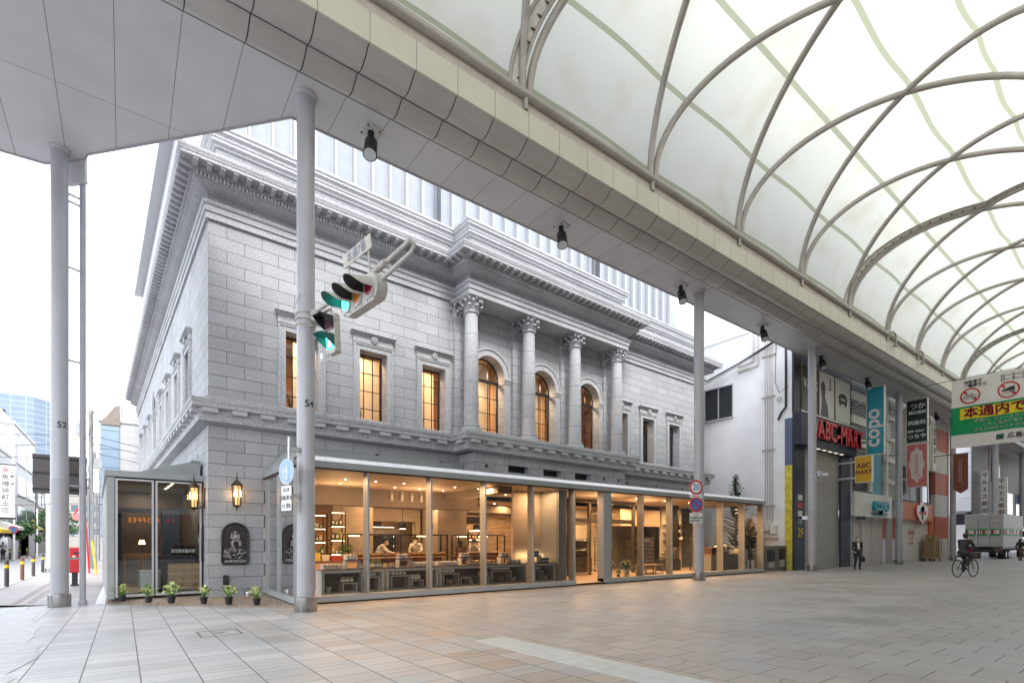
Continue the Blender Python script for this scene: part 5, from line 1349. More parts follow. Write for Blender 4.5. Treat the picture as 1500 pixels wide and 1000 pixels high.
# ---- more of the shop: trays, crates, pendants, back shelves
def wood_crate(x, y, lab, w=.5, h=.3):
    t = T('bread_crate', lab, 'crate', (x, y, FLZ), 0, 'wooden bread crates under the cases'); b = MB()
    for k in range(3): b.box(0, w, 0, .02, k * h / 3, k * h / 3 + h / 3 - .015); b.box(0, w, .33, .35, k * h / 3, k * h / 3 + h / 3 - .015)
    b.build('slats', OAK, t, local=True); b = MB(); b.box(0, .02, .02, .33, 0, h); b.box(w - .02, w, .02, .33, 0, h); b.box(.02, w - .02, .02, .33, .0, .02); b.build('ends', OAK, t, local=True); return t
for i in range(8): wood_crate(7.0 + (i % 4) * .62, 18.05, 'orange-brown wooden crate stacked before the long bread case', .55, .32).location.z = FLZ + (i // 4) * .33
for i in range(6): wood_crate(11.3 + (i % 2) * .62, 18.0, 'orange-brown wooden crate stacked before the short bread case', .55, .26).location.z = FLZ + (i // 2) * .27
for x, y, lab in ((8.9, 19.1, 'black pendant lamp over the left half of the long bread case'), (10.2, 19.3, 'black pendant lamp over the right half of the long bread case'), (12.6, 19.4, 'black pendant lamp over the short bread case')):
    t = T('pendant_lamp', lab, 'lamp', (x, y, 3.2)); b = MB(); b.cyl((0, 0, 0), (0, 0, -.95), .012, n=6); b.build('cord', BLACK, t, local=True); b = MB(); b.lathe([(.14, -1.22), (.15, -1.2), (.15, -.98), (.02, -.94)], n=18); b.build('lamp_shade', BLACK, t, True, local=True); b = MB(); b.cyl((0, 0, -1.221), (0, 0, -1.228), .12, n=14); b.build('bulb', DLT, t, local=True)
shelving(8.4, 10.6, 23.6, 2.3, 'wide lit back-wall shelving behind the bakers', 3)
shelving(12.75, 13.6, 20.3, 2.1, 'narrow lit tray shelving before the rough brick wall', 4)
shelving(17.2, 18.8, 19.7, 2.0, 'lit shelving against the cream tiles behind the lobby screen', 5)
t = T('portal_frame', 'concrete portal framing the baking area at the back of the shop', 'portal', (9.6, 21.4, FLZ)); b = MB(); b.box(8.25, 10.75, 21.2, 21.5, 2.35, 2.9); b.build('lintel', CONC, t); b = MB(); b.box(8.25, 8.5, 21.2, 21.5, FLZ, 2.35); b.box(10.5, 10.75, 21.2, 21.5, FLZ, 2.35); b.build('jamb', CONC, t)
t = T('wall_oven', 'black deck oven with bright hood in the baking area behind the bakers', 'oven', (9.2, 22.2, FLZ)); b = MB(); b.bbox(8.7, 9.9, 22.2, 23.0, FLZ, 1.7, .02); b.build('oven_body', BLACK, t); b = MB(); b.bbox(8.6, 10.1, 22.0, 23.0, 1.75, 2.1, .02); b.build('hood', STEEL, t)
t = T('flower_vase', 'leafy arrangement in a vase on the gift table', 'plant', (6.2, 17.9, FLZ + .92)); b = MB(); b.lathe([(.05, 0), (.08, .08), (.05, .2), (.06, .22)], n=14); b.build('vase', ZINC, t, True, local=True); b = MB(); leafy(b, (0, 0, .2), 70, .3, .4, .16, 77); b.build('leaves', [LEAF, bpy.data.materials['leaf_dark']], t, local=True)
# ================================================================ GLASS BOX ON THE SIDE STREET
GBO = BO
gb = T('glass_box', 'grey framed glass vestibule box against the side wall of the stone building', 'vestibule', GBO, R(2))
def GP(mb, name, mats, smooth=False, parent=None): return mb.build(name, mats, parent or gb, smooth, local=True)
y0 = .80; x0, x1, xm = -2.39, -.03, -1.27
b = MB(); b.box(x0, x0 + .17, y0 - .01, y0 + .17, -.16, 3.33); b.box(x0 - .0, x0 + .06, y0 + .17, 11, -.2, 3.33); GP(b, 'corner_post', GREYM)
PROF = M('aluminium_profile', (.62, .62, .63), .3, .5, .04)
for (a, c) in ((x0 + .19, xm - .02), (xm + .02, x1 - .03)):
    b = MB()
    b.box(a, a + .05, y0, y0 + .06, -.13, 3.30); b.box(c - .05, c, y0, y0 + .06, -.13, 3.30); b.box(a + .05, c - .05, y0, y0 + .06, 3.25, 3.30); b.box(a + .05, c - .05, y0, y0 + .06, -.13, -.05); f_ = GP(b, 'door_leaf', PROF)
    b = MB(); b.quad((a + .05, y0 + .03, -.05), (c - .05, y0 + .03, -.05), (c - .05, y0 + .03, 3.25), (a + .05, y0 + .03, 3.25)); GP(b, 'pane', GLASSB, False, f_)
b = MB(); b.box(x0 + .17, x1, y0 + .062, y0 + .10, -.16, -.02); b.box(xm - .02, xm + .02, y0 + .01, y0 + .07, -.13, 3.3); b.box(x1 - .03, x1, y0 + .01, y0 + .07, -.13, 3.3); b.box(x0 + .17, x0 + .19, y0 + .01, y0 + .07, -.13, 3.3); b.box(x0, x1, y0 + .0, y0 + .3, 3.31, 3.345); GP(b, 'dark_seal', BLACK)
b = MB(); b.box(x0 - .05, x1 + .02, y0 - .06, 11, 3.347, 3.52); b.slab([(-1.75, y0 + .25, 3.522), (-.06, y0 + .25, 3.522), (-.06, y0 + .25, 3.98), (-.30, y0 + .25, 3.98)], (0, 10, 0)); b.box(-.32, -.05, y0 + .2, y0 + .3, 3.97, 4.03); GP(b, 'roof', GREYM)
b = MB(); b.quad((x0, y0 + .1, -.1), (x1, y0 + .1, -.1), (x1, 11, -.1), (x0, 11, -.1)); GP(b, 'floor', wood('pale_boards', (.42, .32, .22), (.58, .47, .36), (1, 9, 1), .35))
b = MB(); b.quad((x0 + .07, 5.6, -.1), (x1, 5.6, -.1), (x1, 5.6, 3.33), (x0 + .07, 5.6, 3.33)); b.quad((x1 - .01, 1.4, -.1), (x1 - .01, 11, -.1), (x1 - .01, 11, 3.33), (x1 - .01, 1.4, 3.33)); GP(b, 'inner_wall', [M('inner_wall_brown', (.13, .10, .08), .7)])
b = MB(); b.quad((x0 + .07, y0 + .1, 3.30), (x1, y0 + .1, 3.30), (x1, 11, 3.30), (x0 + .07, 11, 3.30)); GP(b, 'ceiling', M('box_ceiling', (.42, .40, .37), .6))
NAVY = M('navy_panel', (.03, .04, .06), .5)
b = MB(); b.box(x0 + .2, -1.95, 4.2, 4.6, -.1, 2.6); b.box(-.85, -.35, 3.6, 4.0, -.1, 2.55); b.box(x0 + .2, -.1, 3.9, 4.0, 2.45, 2.62); GP(b, 'navy_panel', NAVY)
b = MB(); letters(b, 'COFFEE', .22, (-1.35, 3.86, 2.2), (R(90), 0, R(180)), sx=1.0, spacing=1.25); GP(b, 'orange_lettering', EM('sign_orange', (.8, .25, .03), .35))
b = MB(); letters(b, 'JL', .17, (-.62, 3.58, 2.2), (R(90), 0, R(180)), spacing=2.2); GP(b, 'red_lettering', EM('sign_red', (.5, .02, .015), .25))
area('box_light', (-.9, 2.6, 3.26), .4, 18, (1, .88, .74), parent=gb); area('box_light', (-1.3, 4.9, 3.26), .4, 11, (1, .84, .66), parent=gb)
b = MB()
for k in range(5): b.cyl((-.75, 1.6 + k * .5, 3.298), (-.75, 1.6 + k * .5, 3.292), .035, n=10)
GP(b, 'downlights', DLT)
Lg = lambda x, y, z: Matrix.Translation(BO) @ Matrix.Rotation(R(2), 4, 'Z') @ Vector((x, y, z))
cr = None
for c_ in range(2):
    for r_ in range(4):
        lab = 'wooden crate, %s of the %s stack inside the glass box' % (('bottom', 'second from bottom', 'third from bottom', 'topmost')[r_], ('left', 'right')[c_])
        loc = Lg(-.90 + c_ * .42, 1.15, -.09 + r_ * .222)
        if cr is None:
            cr = T('wooden_crate', lab, 'crate', loc, R(2), 'wooden crates in the glass box')
            b = MB()
            for k in range(2): b.box(0, .41, 0, .018, k * .108, k * .108 + .104); b.box(0, .41, .30, .318, k * .108, k * .108 + .104)
            b.build('slats', PLY, cr, local=True)
            b = MB(); b.box(0, .018, .019, .299, 0, .212); b.box(.392, .41, .019, .299, 0, .212); b.box(.02, .39, .02, .298, .002, .014); b.build('ends', PLY, cr, local=True)
        else: dup(cr, loc, R(2), lab)
t = T('side_counter', 'dark counter behind the crates inside the glass box', 'counter', Lg(-1.25, 1.75, -.1), R(2)); b = MB(); b.box(0, 1.15, 0, .55, 0, 1.10); b.build('counter_body', NAVY, t, local=True); b = MB(); b.box(-.02, 1.17, -.02, .57, 1.10, 1.14); b.build('counter_top', DKWOOD, t, local=True)
for i in range(7): p = put('wine', *Lg(-.70 + i * .095, 1.9 + (i % 2) * .12, 1.04), 'dark wine bottle on the counter inside the glass box', 'wine bottles in the glass box', 1.3)
t = T('cool_box', 'pale mint cool box on castors with folding handle inside the glass box', 'cool box', Lg(-1.60, 1.15, -.09), R(8)); b = MB(); b.bbox(0, .52, 0, .36, .10, .66, .025); b.build('box_body', M('mint_plastic', (.70, .76, .73), .4), t, local=True)
b = MB(); b.bbox(-.01, .53, -.01, .37, .665, .70, .01); b.build('lid', SIGNW, t, local=True); b = MB(); b.box(0.02, .5, .02, .34, .07, .10)
for x in (.08, .44): 
    for y in (.06, .3): b.cyl((x - .015, y, .04), (x + .015, y, .04), .04, n=12)
b.tube([(.08, .36, .66), (.08, .36, .95), (.44, .36, .95), (.44, .36, .66)], .014, 6); b.build('castor_base', BLACK, t, local=True)
t = T('shelf_cabinet', 'wooden cabinet with grey doors at the back of the glass box', 'cabinet', Lg(-1.90, 4.6, -.1), R(2)); b = MB(); b.box(0, 1.1, 0, .5, 0, 1.15); b.build('carcass', OAK, t, local=True); b = MB(); b.box(.1, .5, -.012, 0, .1, 1.0); b.box(.6, 1.0, -.012, 0, .1, 1.0); b.build('cabinet_door', M('cab_grey', (.2, .19, .18), .5), t, local=True)
t = T('table_lamp', 'small lit lamp on the cabinet at the back of the glass box', 'lamp', Lg(-1.35, 4.75, 1.05), 0); b = MB(); b.lathe([(.06, 0), (.015, .03), (.012, .35)], n=12); b.build('stand', DKMETAL, t, local=True); b = MB(); b.lathe([(.10, .33), (.07, .48)], n=14); b.build('lamp_shade', EM('shade_glow', (1, .6, .25), 5), t, local=True)
# ---- six potted plants on the gravel
pp = None
for i, (x, y, s, lab) in enumerate([(-.03, 18.33, .80, 'leftmost small potted plant on the gravel, in front of the left glass door'), (.56, 17.55, .78, 'second potted plant from the left, upright yellow-green leaves, on the gravel'), (1.06, 17.02, .92, 'third potted plant from the left, widest, on the gravel before the right glass door'), (1.76, 16.38, .82, 'potted plant on the gravel straight below the stone corner'),
                                     (2.28, 15.78, .88, 'bushiest pale-leaved potted plant on the gravel below the relief plaque'), (2.86, 15.20, .82, 'rightmost potted plant on the gravel, nearest the shopfront corner')]):
    t = T('potted_plant', lab, 'plant', (x, y, -.215), rnd.uniform(0, 6), 'potted plants along the gravel strip'); t.scale = (s,) * 3
    b = MB(); b.lathe([(.085, 0), (.115, .20), (.125, .20), (.125, .225), (.11, .225), (.10, .19)], n=18); b.build('pot', BLACK, t, True, local=True)
    b = MB(); b.lathe([(.10, .19), (.02, .2)], n=14); b.build('soil', SOIL, t, local=True)
    q = random.Random(50 + i); b = MB()
    for k in range(34 + 8 * (i % 3)):
        a = q.uniform(0, 6.283); el = q.uniform(.35, 1.45); ln = q.uniform(.15, .26); st = Vector((0, 0, .2)); d = Vector((math.cos(a) * math.cos(el), math.sin(a) * math.cos(el), math.sin(el)))
        p = st + d * q.uniform(.08, .24) + Vector((0, 0, q.uniform(0, .12))); side = Vector((-d.y, d.x, 0)).normalized() if abs(d.z) < .99 else Vector((1, 0, 0)); w = ln * .24
        m1 = p + d * ln * .45 + Vector((0, 0, .01)); tip = p + d * ln + Vector((0, 0, -ln * .35))
        mi = q.choice((0, 1, 1)) if el > .5 else q.choice((0, 0, 1))
        b.add([p, m1 - side * w + Vector((0, 0, .02)), tip, m1 + side * w + Vector((0, 0, .02)), m1], [(0, 1, 4), (1, 2, 4), (2, 3, 4), (3, 0, 4)], mi)
        b.tube([st, p], .004, 4, 0)
    b.build('leaves', [M('aglaonema_green', (.10, .22, .035), .4, 0, .4, 14), LEAFP], t, local=True)
# ================================================================ TRAFFIC SIGNALS ON POLE 54
SIGC = M('signal_casing', (.50, .48, .44), .5, .1, .12, 6); VISB = M('visor_black', (.025, .025, .03), .5); VISG = M('visor_green', (.02, .09, .085), .45)
def frame3(axis, face):     # columns: along the housing, up, facing
    a = Vector(axis).normalized(); fz = Vector(face).normalized(); up = fz.cross(a).normalized()
    return a, up, fz
# vehicle signal: green nearest the pole, red outermost
g0 = Vector((3.805, 10.939, 6.563)); r0 = Vector((3.928, 9.958, 6.56)); ax = (r0 - g0).normalized(); face = Vector((-ax.y * -1, ax.x * -1, 0)); face = Vector((ax.y, -ax.x, 0)).normalized() if Vector((ax.y, -ax.x, 0)).x < 0 else Vector((-ax.y, ax.x, 0)).normalized()
face = (face + Vector((0, 0, -.14))).normalized()
up = Vector((0, 0, 1)); up = (up - face * up.dot(face)).normalized()
cen = (g0 + r0) / 2; step = (r0 - g0).length / 2
t = T('traffic_signal', 'horizontal three-lamp traffic signal showing green, hung from pole 54', 'traffic light', cen)
def W3(a, u_, f_): return cen + ax * a + up * u_ + face * f_
hl, hh, hd = step + .29, .27, .22
b = MB(); out = []
for i in range(24):
    th = 2 * math.pi * i / 24; c_, s_ = math.cos(th), math.sin(th); out.append(((hl - hh) * (1 if c_ >= 0 else -1) + hh * c_, hh * s_))
b.slab([W3(a, u_, -hd) for a, u_ in out], face * hd); b.slab([W3(a * .97, u_ * .93, -hd - .03) for a, u_ in out], face * .03)
b.build('casing', SIGC, t)
b = MB()
for k in (-1, 0, 1): b.cyl(W3(k * step, 0, 0), W3(k * step, 0, .03), .20, .195, 28)
for k in (-1, 0, 1):
    for s in (-.12, .12): b.cyl(W3(k * step + s, -.215, -.01), W3(k * step + s, -.215, .035), .018, n=8)
b.build('lens_bezel', SIGC, t, True)
for k, nm, mt in ((-1, 'green_lamp', EM('signal_green', (.05, .95, .75), 3.2)), (0, 'amber_lamp', M('signal_amber', (.42, .15, .01), .2)), (1, 'red_lamp', M('signal_red', (.20, .006, .015), .2))):
    b = MB(); c = W3(k * step, 0, .031); vs = [c + face * .035]
    for i in range(28): th = 2 * math.pi * i / 28; vs.append(c + ax * .155 * math.cos(th) + up * .155 * math.sin(th))
    b.add(vs, [(0, 1 + i, 1 + (i + 1) % 28) for i in range(28)]); b.build(nm, mt, t, True)
for k in (-1, 0, 1):
    b = MB(); rows = []
    for j in range(2):
        row_ = []
        for i in range(25):
            th = math.pi * (-.20 + 1.40 * i / 24); L = .50 * (max(0, math.sin(th) * .80 + .20) ** .38) if j else 0
            row_.append(W3(k * step, 0, .03) + ax * .185 * math.cos(th) * 1.04 + up * .195 * math.sin(th) + face * L - up * L * .10)
        rows.append(row_)
    vs = rows[0] + rows[1]; inner = [cen + ax * k * step + (v - cen - ax * k * step) * .975 for v in vs]
    b.add(vs, [(i, i + 1, 26 + i, 25 + i) for i in range(24)], 0); b.add(inner, [(25 + i, 26 + i, i + 1, i) for i in range(24)], 1)
    b.build('visor', [SIGC, VISG if k == -1 else VISB], t, True)
b = MB(); end = W3(hl - .08, .05, -.1); pole_p = Vector((3.62, 12.84, 6.95)); hp = Vector((4.42, 9.15, 7.30))
b.tube([pole_p, Vector((3.80, 12.0, 6.98)), W3(-.3, .42, -.30), W3(hl * .75, .52, -.38), hp, hp + Vector((.10, .0, -.06)), hp + Vector((.08, .12, -.16)), end], .045, 10)
b.cyl(W3(.1, .47, -.345), W3(.62, .52, -.37), .075, n=12); b.build('mounting_arm', SIGC, t, True)
b = MB(); b.cyl(W3(.40, .2, -.1), W3(.40, .86, -.14), .022, n=8); b.cyl(W3(-.45, .2, -.1), W3(-.45, .8, -.14), .022, n=8); b.build('name_plate_post', SIGC, t)
b = MB(); q = [W3(-.60, .76, -.12), W3(.58, .76, -.12), W3(.58, 1.02, -.12), W3(-.60, 1.02, -.12)]; b.slab(q, face * .02); npl = b.build('street_name_plate', M('name_plate_cream', (.56, .53, .46), .5), t)
b = MB(); M3 = Matrix((ax, up, face)).transposed()
vs, fs = text_mesh('本通7番', .23, depth=.002, sx=1.02)
b.add([W3(-.01, .885, -.096) + ax * v[0] + up * v[1] + face * v[2] for v in vs], fs); b.build('lettering', M('plate_ink', (.20, .22, .30), .5), npl)
# pedestrian signal strapped to the pole
t = T('pedestrian_signal', 'two-lamp pedestrian signal showing green walker, strapped to pole 54', 'traffic light', (3.75, 12.42, 6.4))
pc = Vector((3.90, 12.36, 6.40)); pa = Vector((.30, -.954, 0)).normalized(); pf = Vector((-.954, -.30, -.06)).normalized()
pu = (Vector((0, 0, 1)) - pf * pf.z).normalized()
def W4(a, u_, f_): return pc + pa * a + pu * u_ + pf * f_
b = MB(); b.slab([W4(a, u_, -.16) for a, u_ in ((-.19, -.42), (-.13, -.47), (.13, -.47), (.19, -.42), (.19, .42), (.13, .47), (-.13, .47), (-.19, .42))], pf * .16)
for s in (-.3, .3): b.cyl(W4(.19, s, -.06), W4(.22, s, -.06), .03, n=8)
b.build('casing', SIGC, t)
for k, nm, mt in ((.21, 'red_lamp', M('ped_dark_red', (.14, .06, .08), .15)), (-.21, 'green_lamp', EM('ped_green', (.04, .80, .62), 2.6))):
    b = MB(); b.slab([W4(a, k + u_, .001) for a, u_ in ((-.13, -.14), (.13, -.14), (.13, .14), (-.13, .14))], pf * .02); o_ = b.build(nm, mt, t)
    if k < 0:
        b = MB(); m_ = lambda a, u_: W4(a, k + u_, .023); b.cyl(m_(0, .085), m_(0, .086) + pf * .003, .022, n=10)
        b.tube([m_(0, .05), m_(.005, -.01)], .02, 6); b.tube([m_(0, -.01), m_(.04, -.06), m_(.03, -.11)], .012, 6); b.tube([m_(0, -.01), m_(-.04, -.06), m_(-.06, -.11)], .012, 6); b.tube([m_(0, .05), m_(.05, .0)], .01, 6); b.tube([m_(0, .05), m_(-.045, .01)], .01, 6)
        b.build('walking_figure', EM('ped_figure', (.95, .95, .80), 2.0), o_)
    b = MB()
    for s in (-1, 1): b.poly([W4(s * .165, k + .17, .0), W4(s * .165, k - .12, .0), W4(s * .165, k + .0, .20), W4(s * .165, k + .155, .34)])
    b.quad(W4(-.165, k + .17, 0), W4(.165, k + .17, 0), W4(.165, k + .155, .34), W4(-.165, k + .155, .34)); b.build('visor', VISB if k > 0 else VISG, t)
b = MB(); b.tube([(3.54 + .222 * math.cos(a), 13.04 + .222 * math.sin(a), 6.84) for a in [k * .3142 for k in range(20)]], .03, 8, closed=True)
for z in (6.70, 6.98): b.tube([(3.54 + .216 * math.cos(a), 13.04 + .216 * math.sin(a), z) for a in [k * .3142 for k in range(20)]], .02, 6, closed=True)
b.obox((3.70, 12.72, 6.84), (.22, .30, .26), R(-20)); b.tube([(3.80, 12.55, 6.92), W4(0, .60, -.08), W4(0, .46, -.08)], .035, 8); b.tube([(3.36, 12.9, 7.4), (3.24, 12.95, 7.0), (3.30, 12.85, 6.65), (3.6, 12.65, 6.6)], .012, 6); b.build('pole_clamp', SIGC, t, True)
b = MB(); b.tube([W4(-.05, -.46, -.05), W4(-.05, -.58, -.02), W4(-.25, -.66, .15)], .02, 6); b.slab([W4(-.22, -.60, .14), W4(-.10, -.60, .14), W4(-.10, -.46, .14), W4(-.22, -.46, .14)], pf * .01); b.build('button_plate', SIGNW, t)
# ================================================================ ROAD SIGNS
def disc(mb, c, r, d, f_, mi=0, r0=0, n=36):
    c = Vector(c); f_ = Vector(f_).normalized(); a = Vector((f_.y, -f_.x, 0)).normalized() * -1; u_ = Vector((0, 0, 1)); c = c + f_ * d
    o = [c + a * r * math.cos(2 * math.pi * i / n) + u_ * r * math.sin(2 * math.pi * i / n) for i in range(n)]
    if r0:
        q = [c + a * r0 * math.cos(2 * math.pi * i / n) + u_ * r0 * math.sin(2 * math.pi * i / n) for i in range(n)]
        mb.add(o + q, [(i, (i + 1) % n, n + (i + 1) % n, n + i) for i in range(n)], mi)
    else: mb.add(o, [tuple(range(n))], mi)
def signface(x, y, ang): return Vector((math.sin(ang), -math.cos(ang), 0))
SBLUE = M('sign_blue', (.06, .17, .46), .4); SLBL = M('sign_pale_blue', (.30, .47, .70), .4)
ang = R(-25); sf = Vector((-.42, -.907, 0)).normalized(); RZ = math.atan2(sf.x, -sf.y) * -1
srot = (R(90), 0, math.atan2(-sf.x, sf.y) + math.pi)
def sgn_round(z, label, kind):
    c = Vector((19.22, 12.70, z)); t = T('road_sign', label, 'sign', c)
    b = MB(); b.cyl(c - sf * .012, c, .315, n=36); b.build('disc', SIGNW, t)
    b = MB(); disc(b, c, .31, .002, sf, 0, .235); b.build('red_ring', RED, t)
    if kind == '20': b = MB(); letters(b, '20', .36, c + sf * .004, srot, depth=.001, bold=.005, sx=.9); b.build('lettering', SBLUE, t)
    else:
        b = MB(); disc(b, c, .235, .003, sf); b.build('blue_field', SBLUE, t)
        a = Vector((-sf.y, sf.x, 0)); a = a if a.x > 0 else -a; d = (a * 1 + Vector((0, 0, -1))).normalized(); n_ = (a + Vector((0, 0, 1))).normalized()
        b = MB(); b.slab([c + sf * .0045 + d * s * .24 + n_ * w for s, w in ((-1, -.03), (1, -.03), (1, .03), (-1, .03))], sf * .001); b.build('red_bar', RED, t)
    b = MB(); b.box(19.2, 19.78, 12.74, 12.80, z - .03, z + .03); b.build('bracket', LTGREY, t)
sgn_round(3.75, 'round red-ringed 20 speed limit sign on the arcade pole', '20'); sgn_round(3.02, 'round blue no-parking sign with red bar below the 20 sign', 'np')
def plate(c, w, h, label, name='sign_plate'):
    c = Vector(c); t = T(name, label, 'sign', c); a = Vector((-sf.y, sf.x, 0)); a = a if a.x > 0 else -a; u_ = Vector((0, 0, 1))
    b = MB(); b.slab([c + a * x * w / 2 + u_ * y * h / 2 for x, y in ((-1, -1), (1, -1), (1, 1), (-1, 1))], -sf * .012); b.build('plate', SIGNW, t); return t, a, u_, c
t, a, u_, c = plate((19.22, 12.70, 3.385), .58, .14, 'white plate with red double arrow between the two round signs')
b = MB(); b.slab([c + sf * .002 + a * x + u_ * y for x, y in ((-.2, 0), (-.12, .035), (-.12, .012), (.12, .012), (.12, .035), (.2, 0), (.12, -.035), (.12, -.012), (-.12, -.012), (-.12, -.035))], sf * .001); b.build('arrow', RED, t)
t, a, u_, c = plate((19.22, 12.70, 2.46), .58, .42, 'white rectangular plate of black writing under the no-parking sign')
b = MB()
for i, s_ in enumerate(('8-10', '本通商店街', '車両を除く')): letters(b, s_, .11, c + sf * .003 + u_ * (.125 - i * .125), srot, depth=.001, bold=.003)
b.build('lettering', BLACK, t)
sf_keep = sf; sf = Vector((-.95, -.31, 0)).normalized(); srot = (R(90), 0, math.atan2(-sf.x, sf.y) + math.pi)
c = Vector((3.05, 12.86, 3.12)); t = T('road_sign', 'round pale blue pedestrian sign on a thin post beside pole 54', 'sign', c)
b = MB(); b.cyl(c - sf * .012, c, .30, n=36); b.build('disc', SIGNW, t); b = MB(); disc(b, c, .285, .002, sf); b.build('blue_field', SLBL, t)
b = MB(); a = Vector((-sf.y, sf.x, 0)); 
for dx, s in ((.05, 1.0), (-.09, .65)):
    p = c + sf * .004 + a * dx + Vector((0, 0, -.03)); b.ell(p + Vector((0, 0, .165 * s)), .032 * s, .032 * s, .034 * s, 8, 6); b.tube([p + Vector((0, 0, .13 * s)), p + Vector((0, 0, -.0))], .04 * s, 6); b.tube([p, p + Vector((0, 0, -.17 * s))], .032 * s, 6)
b.build('walking_figures', SIGNW, t)
b = MB(); b.cyl((3.12, 12.88, 2.4), (3.12, 12.88, 3.95), .035, n=10); b.build('post', LTGREY, t); b = MB(); b.box(3.1, 3.36, 12.86, 12.98, 3.62, 3.72); b.box(3.1, 3.36, 12.86, 12.98, 2.52, 2.62); b.build('bracket', LTGREY, t)
t, a, u_, c = plate((3.05, 12.86, 2.50), .40, .58, 'white time plate with three black lines under the blue pedestrian sign')
b = MB()
for i, s_ in enumerate(('0-24', '自転車を', '12-翌8')): letters(b, s_, .13, c + sf * .003 + u_ * (.19 - i * .19), srot, depth=.001, bold=.003)
b.build('lettering', BLACK, t)
# ================================================================ SHOPS TO THE RIGHT
WSIDE = panels('white_cladding', (.84, .84, .85), .9, 3.4, 1, 2, (.1, .3), .45, .004, .82, .015)
FYW = 14.30
wb = T('white_side_building', 'white clad shop building with navy front and grey roller shutter', 'building', (31.29, FYW, -.23))
b = MB(); b.quad((31.29, FYW, -.3), (31.29, 40, -.3), (31.29, 40, 14.5), (31.29, FYW, 14.5)); b.quad((31.29, FYW, 14.5), (39.3, FYW, 14.5), (39.3, 40, 14.5), (31.29, 40, 14.5)); b.quad((31.29, FYW + .5, 9), (39.3, FYW + .5, 9), (39.3, FYW + .5, 14.5), (31.29, FYW + .5, 14.5)); b.build('wall', WSIDE, wb)
b = MB(); b.box(32.8, 39.3, 17, 38, 14.5, 18.5); b.box(31.22, 31.5, 16.9, 21, 14.5, 15.1); b.build('roof_storey', WSIDE, wb)
b = MB(); b.box(31.24, 31.29, FYW, FYW + .42, -.25, 5.95); b.build('yellow_corner_board', M('yellow_corner', (.62, .52, .05), .6, 0, .25, 3), wb)
b = MB(); b.box(31.24, 31.29, FYW, FYW + .42, 5.95, 8.7); b.build('navy_corner_board', M('navy_corner', (.10, .13, .22), .5), wb)
NVY = M('navy_front', (.018, .022, .04), .4)
b = MB(); b.box(31.25, 32.6, FYW - .12, FYW, -.24, 7.1); b.box(37.75, 39.3, FYW - .12, FYW, -.24, 7.1); b.box(31.25, 39.3, FYW - .5, FYW, 7.1, 9.0); b.box(31.25, 39.3, FYW - .1, FYW + .02, 9.0, 13.0); b.build('navy_front', NVY, wb)
b = MB(); b.box(31.25, 39.3, FYW - .56, FYW - .5, 8.95, 9.05); b.build('fascia_trim', LTGREY, wb)
SHUT = panels('roller_shutter', (.46, .44, .41), 30, .135, 0, 2, (0, 0), .45, .02, .45, .03, 0, .3)
b = MB(); b.quad((32.6, FYW + .02, -.24), (37.75, FYW + .02, -.24), (37.75, FYW + .02, 7.1), (32.6, FYW + .02, 7.1)); b.build('roller_shutter', SHUT, wb)
PDARK = M('poster_dark', (.03, .03, .032), .35); PWHT = M('poster_white', (.74, .72, .67), .4, 0, .05)
GOLDF = M('poster_frame', (.28, .22, .14), .45, .3)
for x0_, x1_, mt, nm in ((32.2, 34.15, PDARK, 'poster_panel'), (34.45, 36.55, PWHT, 'poster_panel'), (36.8, 39.05, PWHT, 'poster_panel')):
    b = MB(); b.box(x0_ - .07, x1_ + .07, FYW - .16, FYW - .11, 9.22, 12.1); fr_ = b.build('poster_frame', GOLDF, wb)
    b = MB(); b.box(x0_, x1_, FYW - .18, FYW - .161, 9.3, 12.02); b.build('poster', mt, fr_)
    if x0_ < 33: b = MB(); letters(b, 'VANS', .75, (33.2, FYW - .185, 10.9), FY, bold=.02); b.build('lettering', PWHT, fr_)
    elif x0_ < 35:
        b = MB(); b.slab([(34.6, FYW - .182, 9.3), (35.7, FYW - .182, 9.3), (35.6, FYW - .182, 9.9), (35.2, FYW - .182, 10.5), (35.25, FYW - .182, 11.2), (34.9, FYW - .182, 11.5), (34.6, FYW - .182, 11.2), (34.75, FYW - .182, 10.3)], (0, -.004, 0)); b.tube([(35.7, FYW - .19, 11.1), (35.95, FYW - .19, 11.05), (35.9, FYW - .19, 11.5), (36.0, FYW - .19, 11.8)], .03, 6); b.build('shoe_picture', PDARK, fr_)
    else:
        b = MB(); b.slab([(37.2 + dx, FYW - .182, 10.4 + dz) for dx, dz in ((0, .5), (.3, .72), (.7, .78), (1.1, .72), (1.4, .5), (1.3, .1), (1.1, -.1), (.9, .1), (.5, .1), (.3, -.1), (.1, .1))], (0, -.004, 0)); b.build('emblem', BLACK, fr_)
        b = MB(); letters(b, 'VANS', .3, (37.9, FYW - .19, 10.75), FY, bold=.01); b.build('lettering', PWHT, fr_)
b = MB(); b.box(31.255, 31.285, 18.0, 19.95, 9.5, 11.5); b.build('side_window_glass', M('dark_side_glass', (.04, .045, .05), .08), wb)
b = MB(); b.box(31.21, 31.3, 17.95, 20.0, 9.40, 9.5); b.box(31.21, 31.3, 17.95, 20.0, 11.5, 11.58); 
for y in (17.95, 18.95, 19.95): b.box(31.21, 31.3, y, y + .07, 9.5, 11.5)
b.build('side_window_frame', [LTGREY, M('dark_room', (.05, .055, .06), .15)], wb)
b = MB()
for y in (15.44, 15.58, 15.72, 15.86): b.cyl((31.2, y, 2.65), (31.2, y, 14.4), .026, n=8)
for z in (3.6, 7.0, 10.2, 12.7): b.box(31.18, 31.29, 15.3, 16.1, z, z + .05)
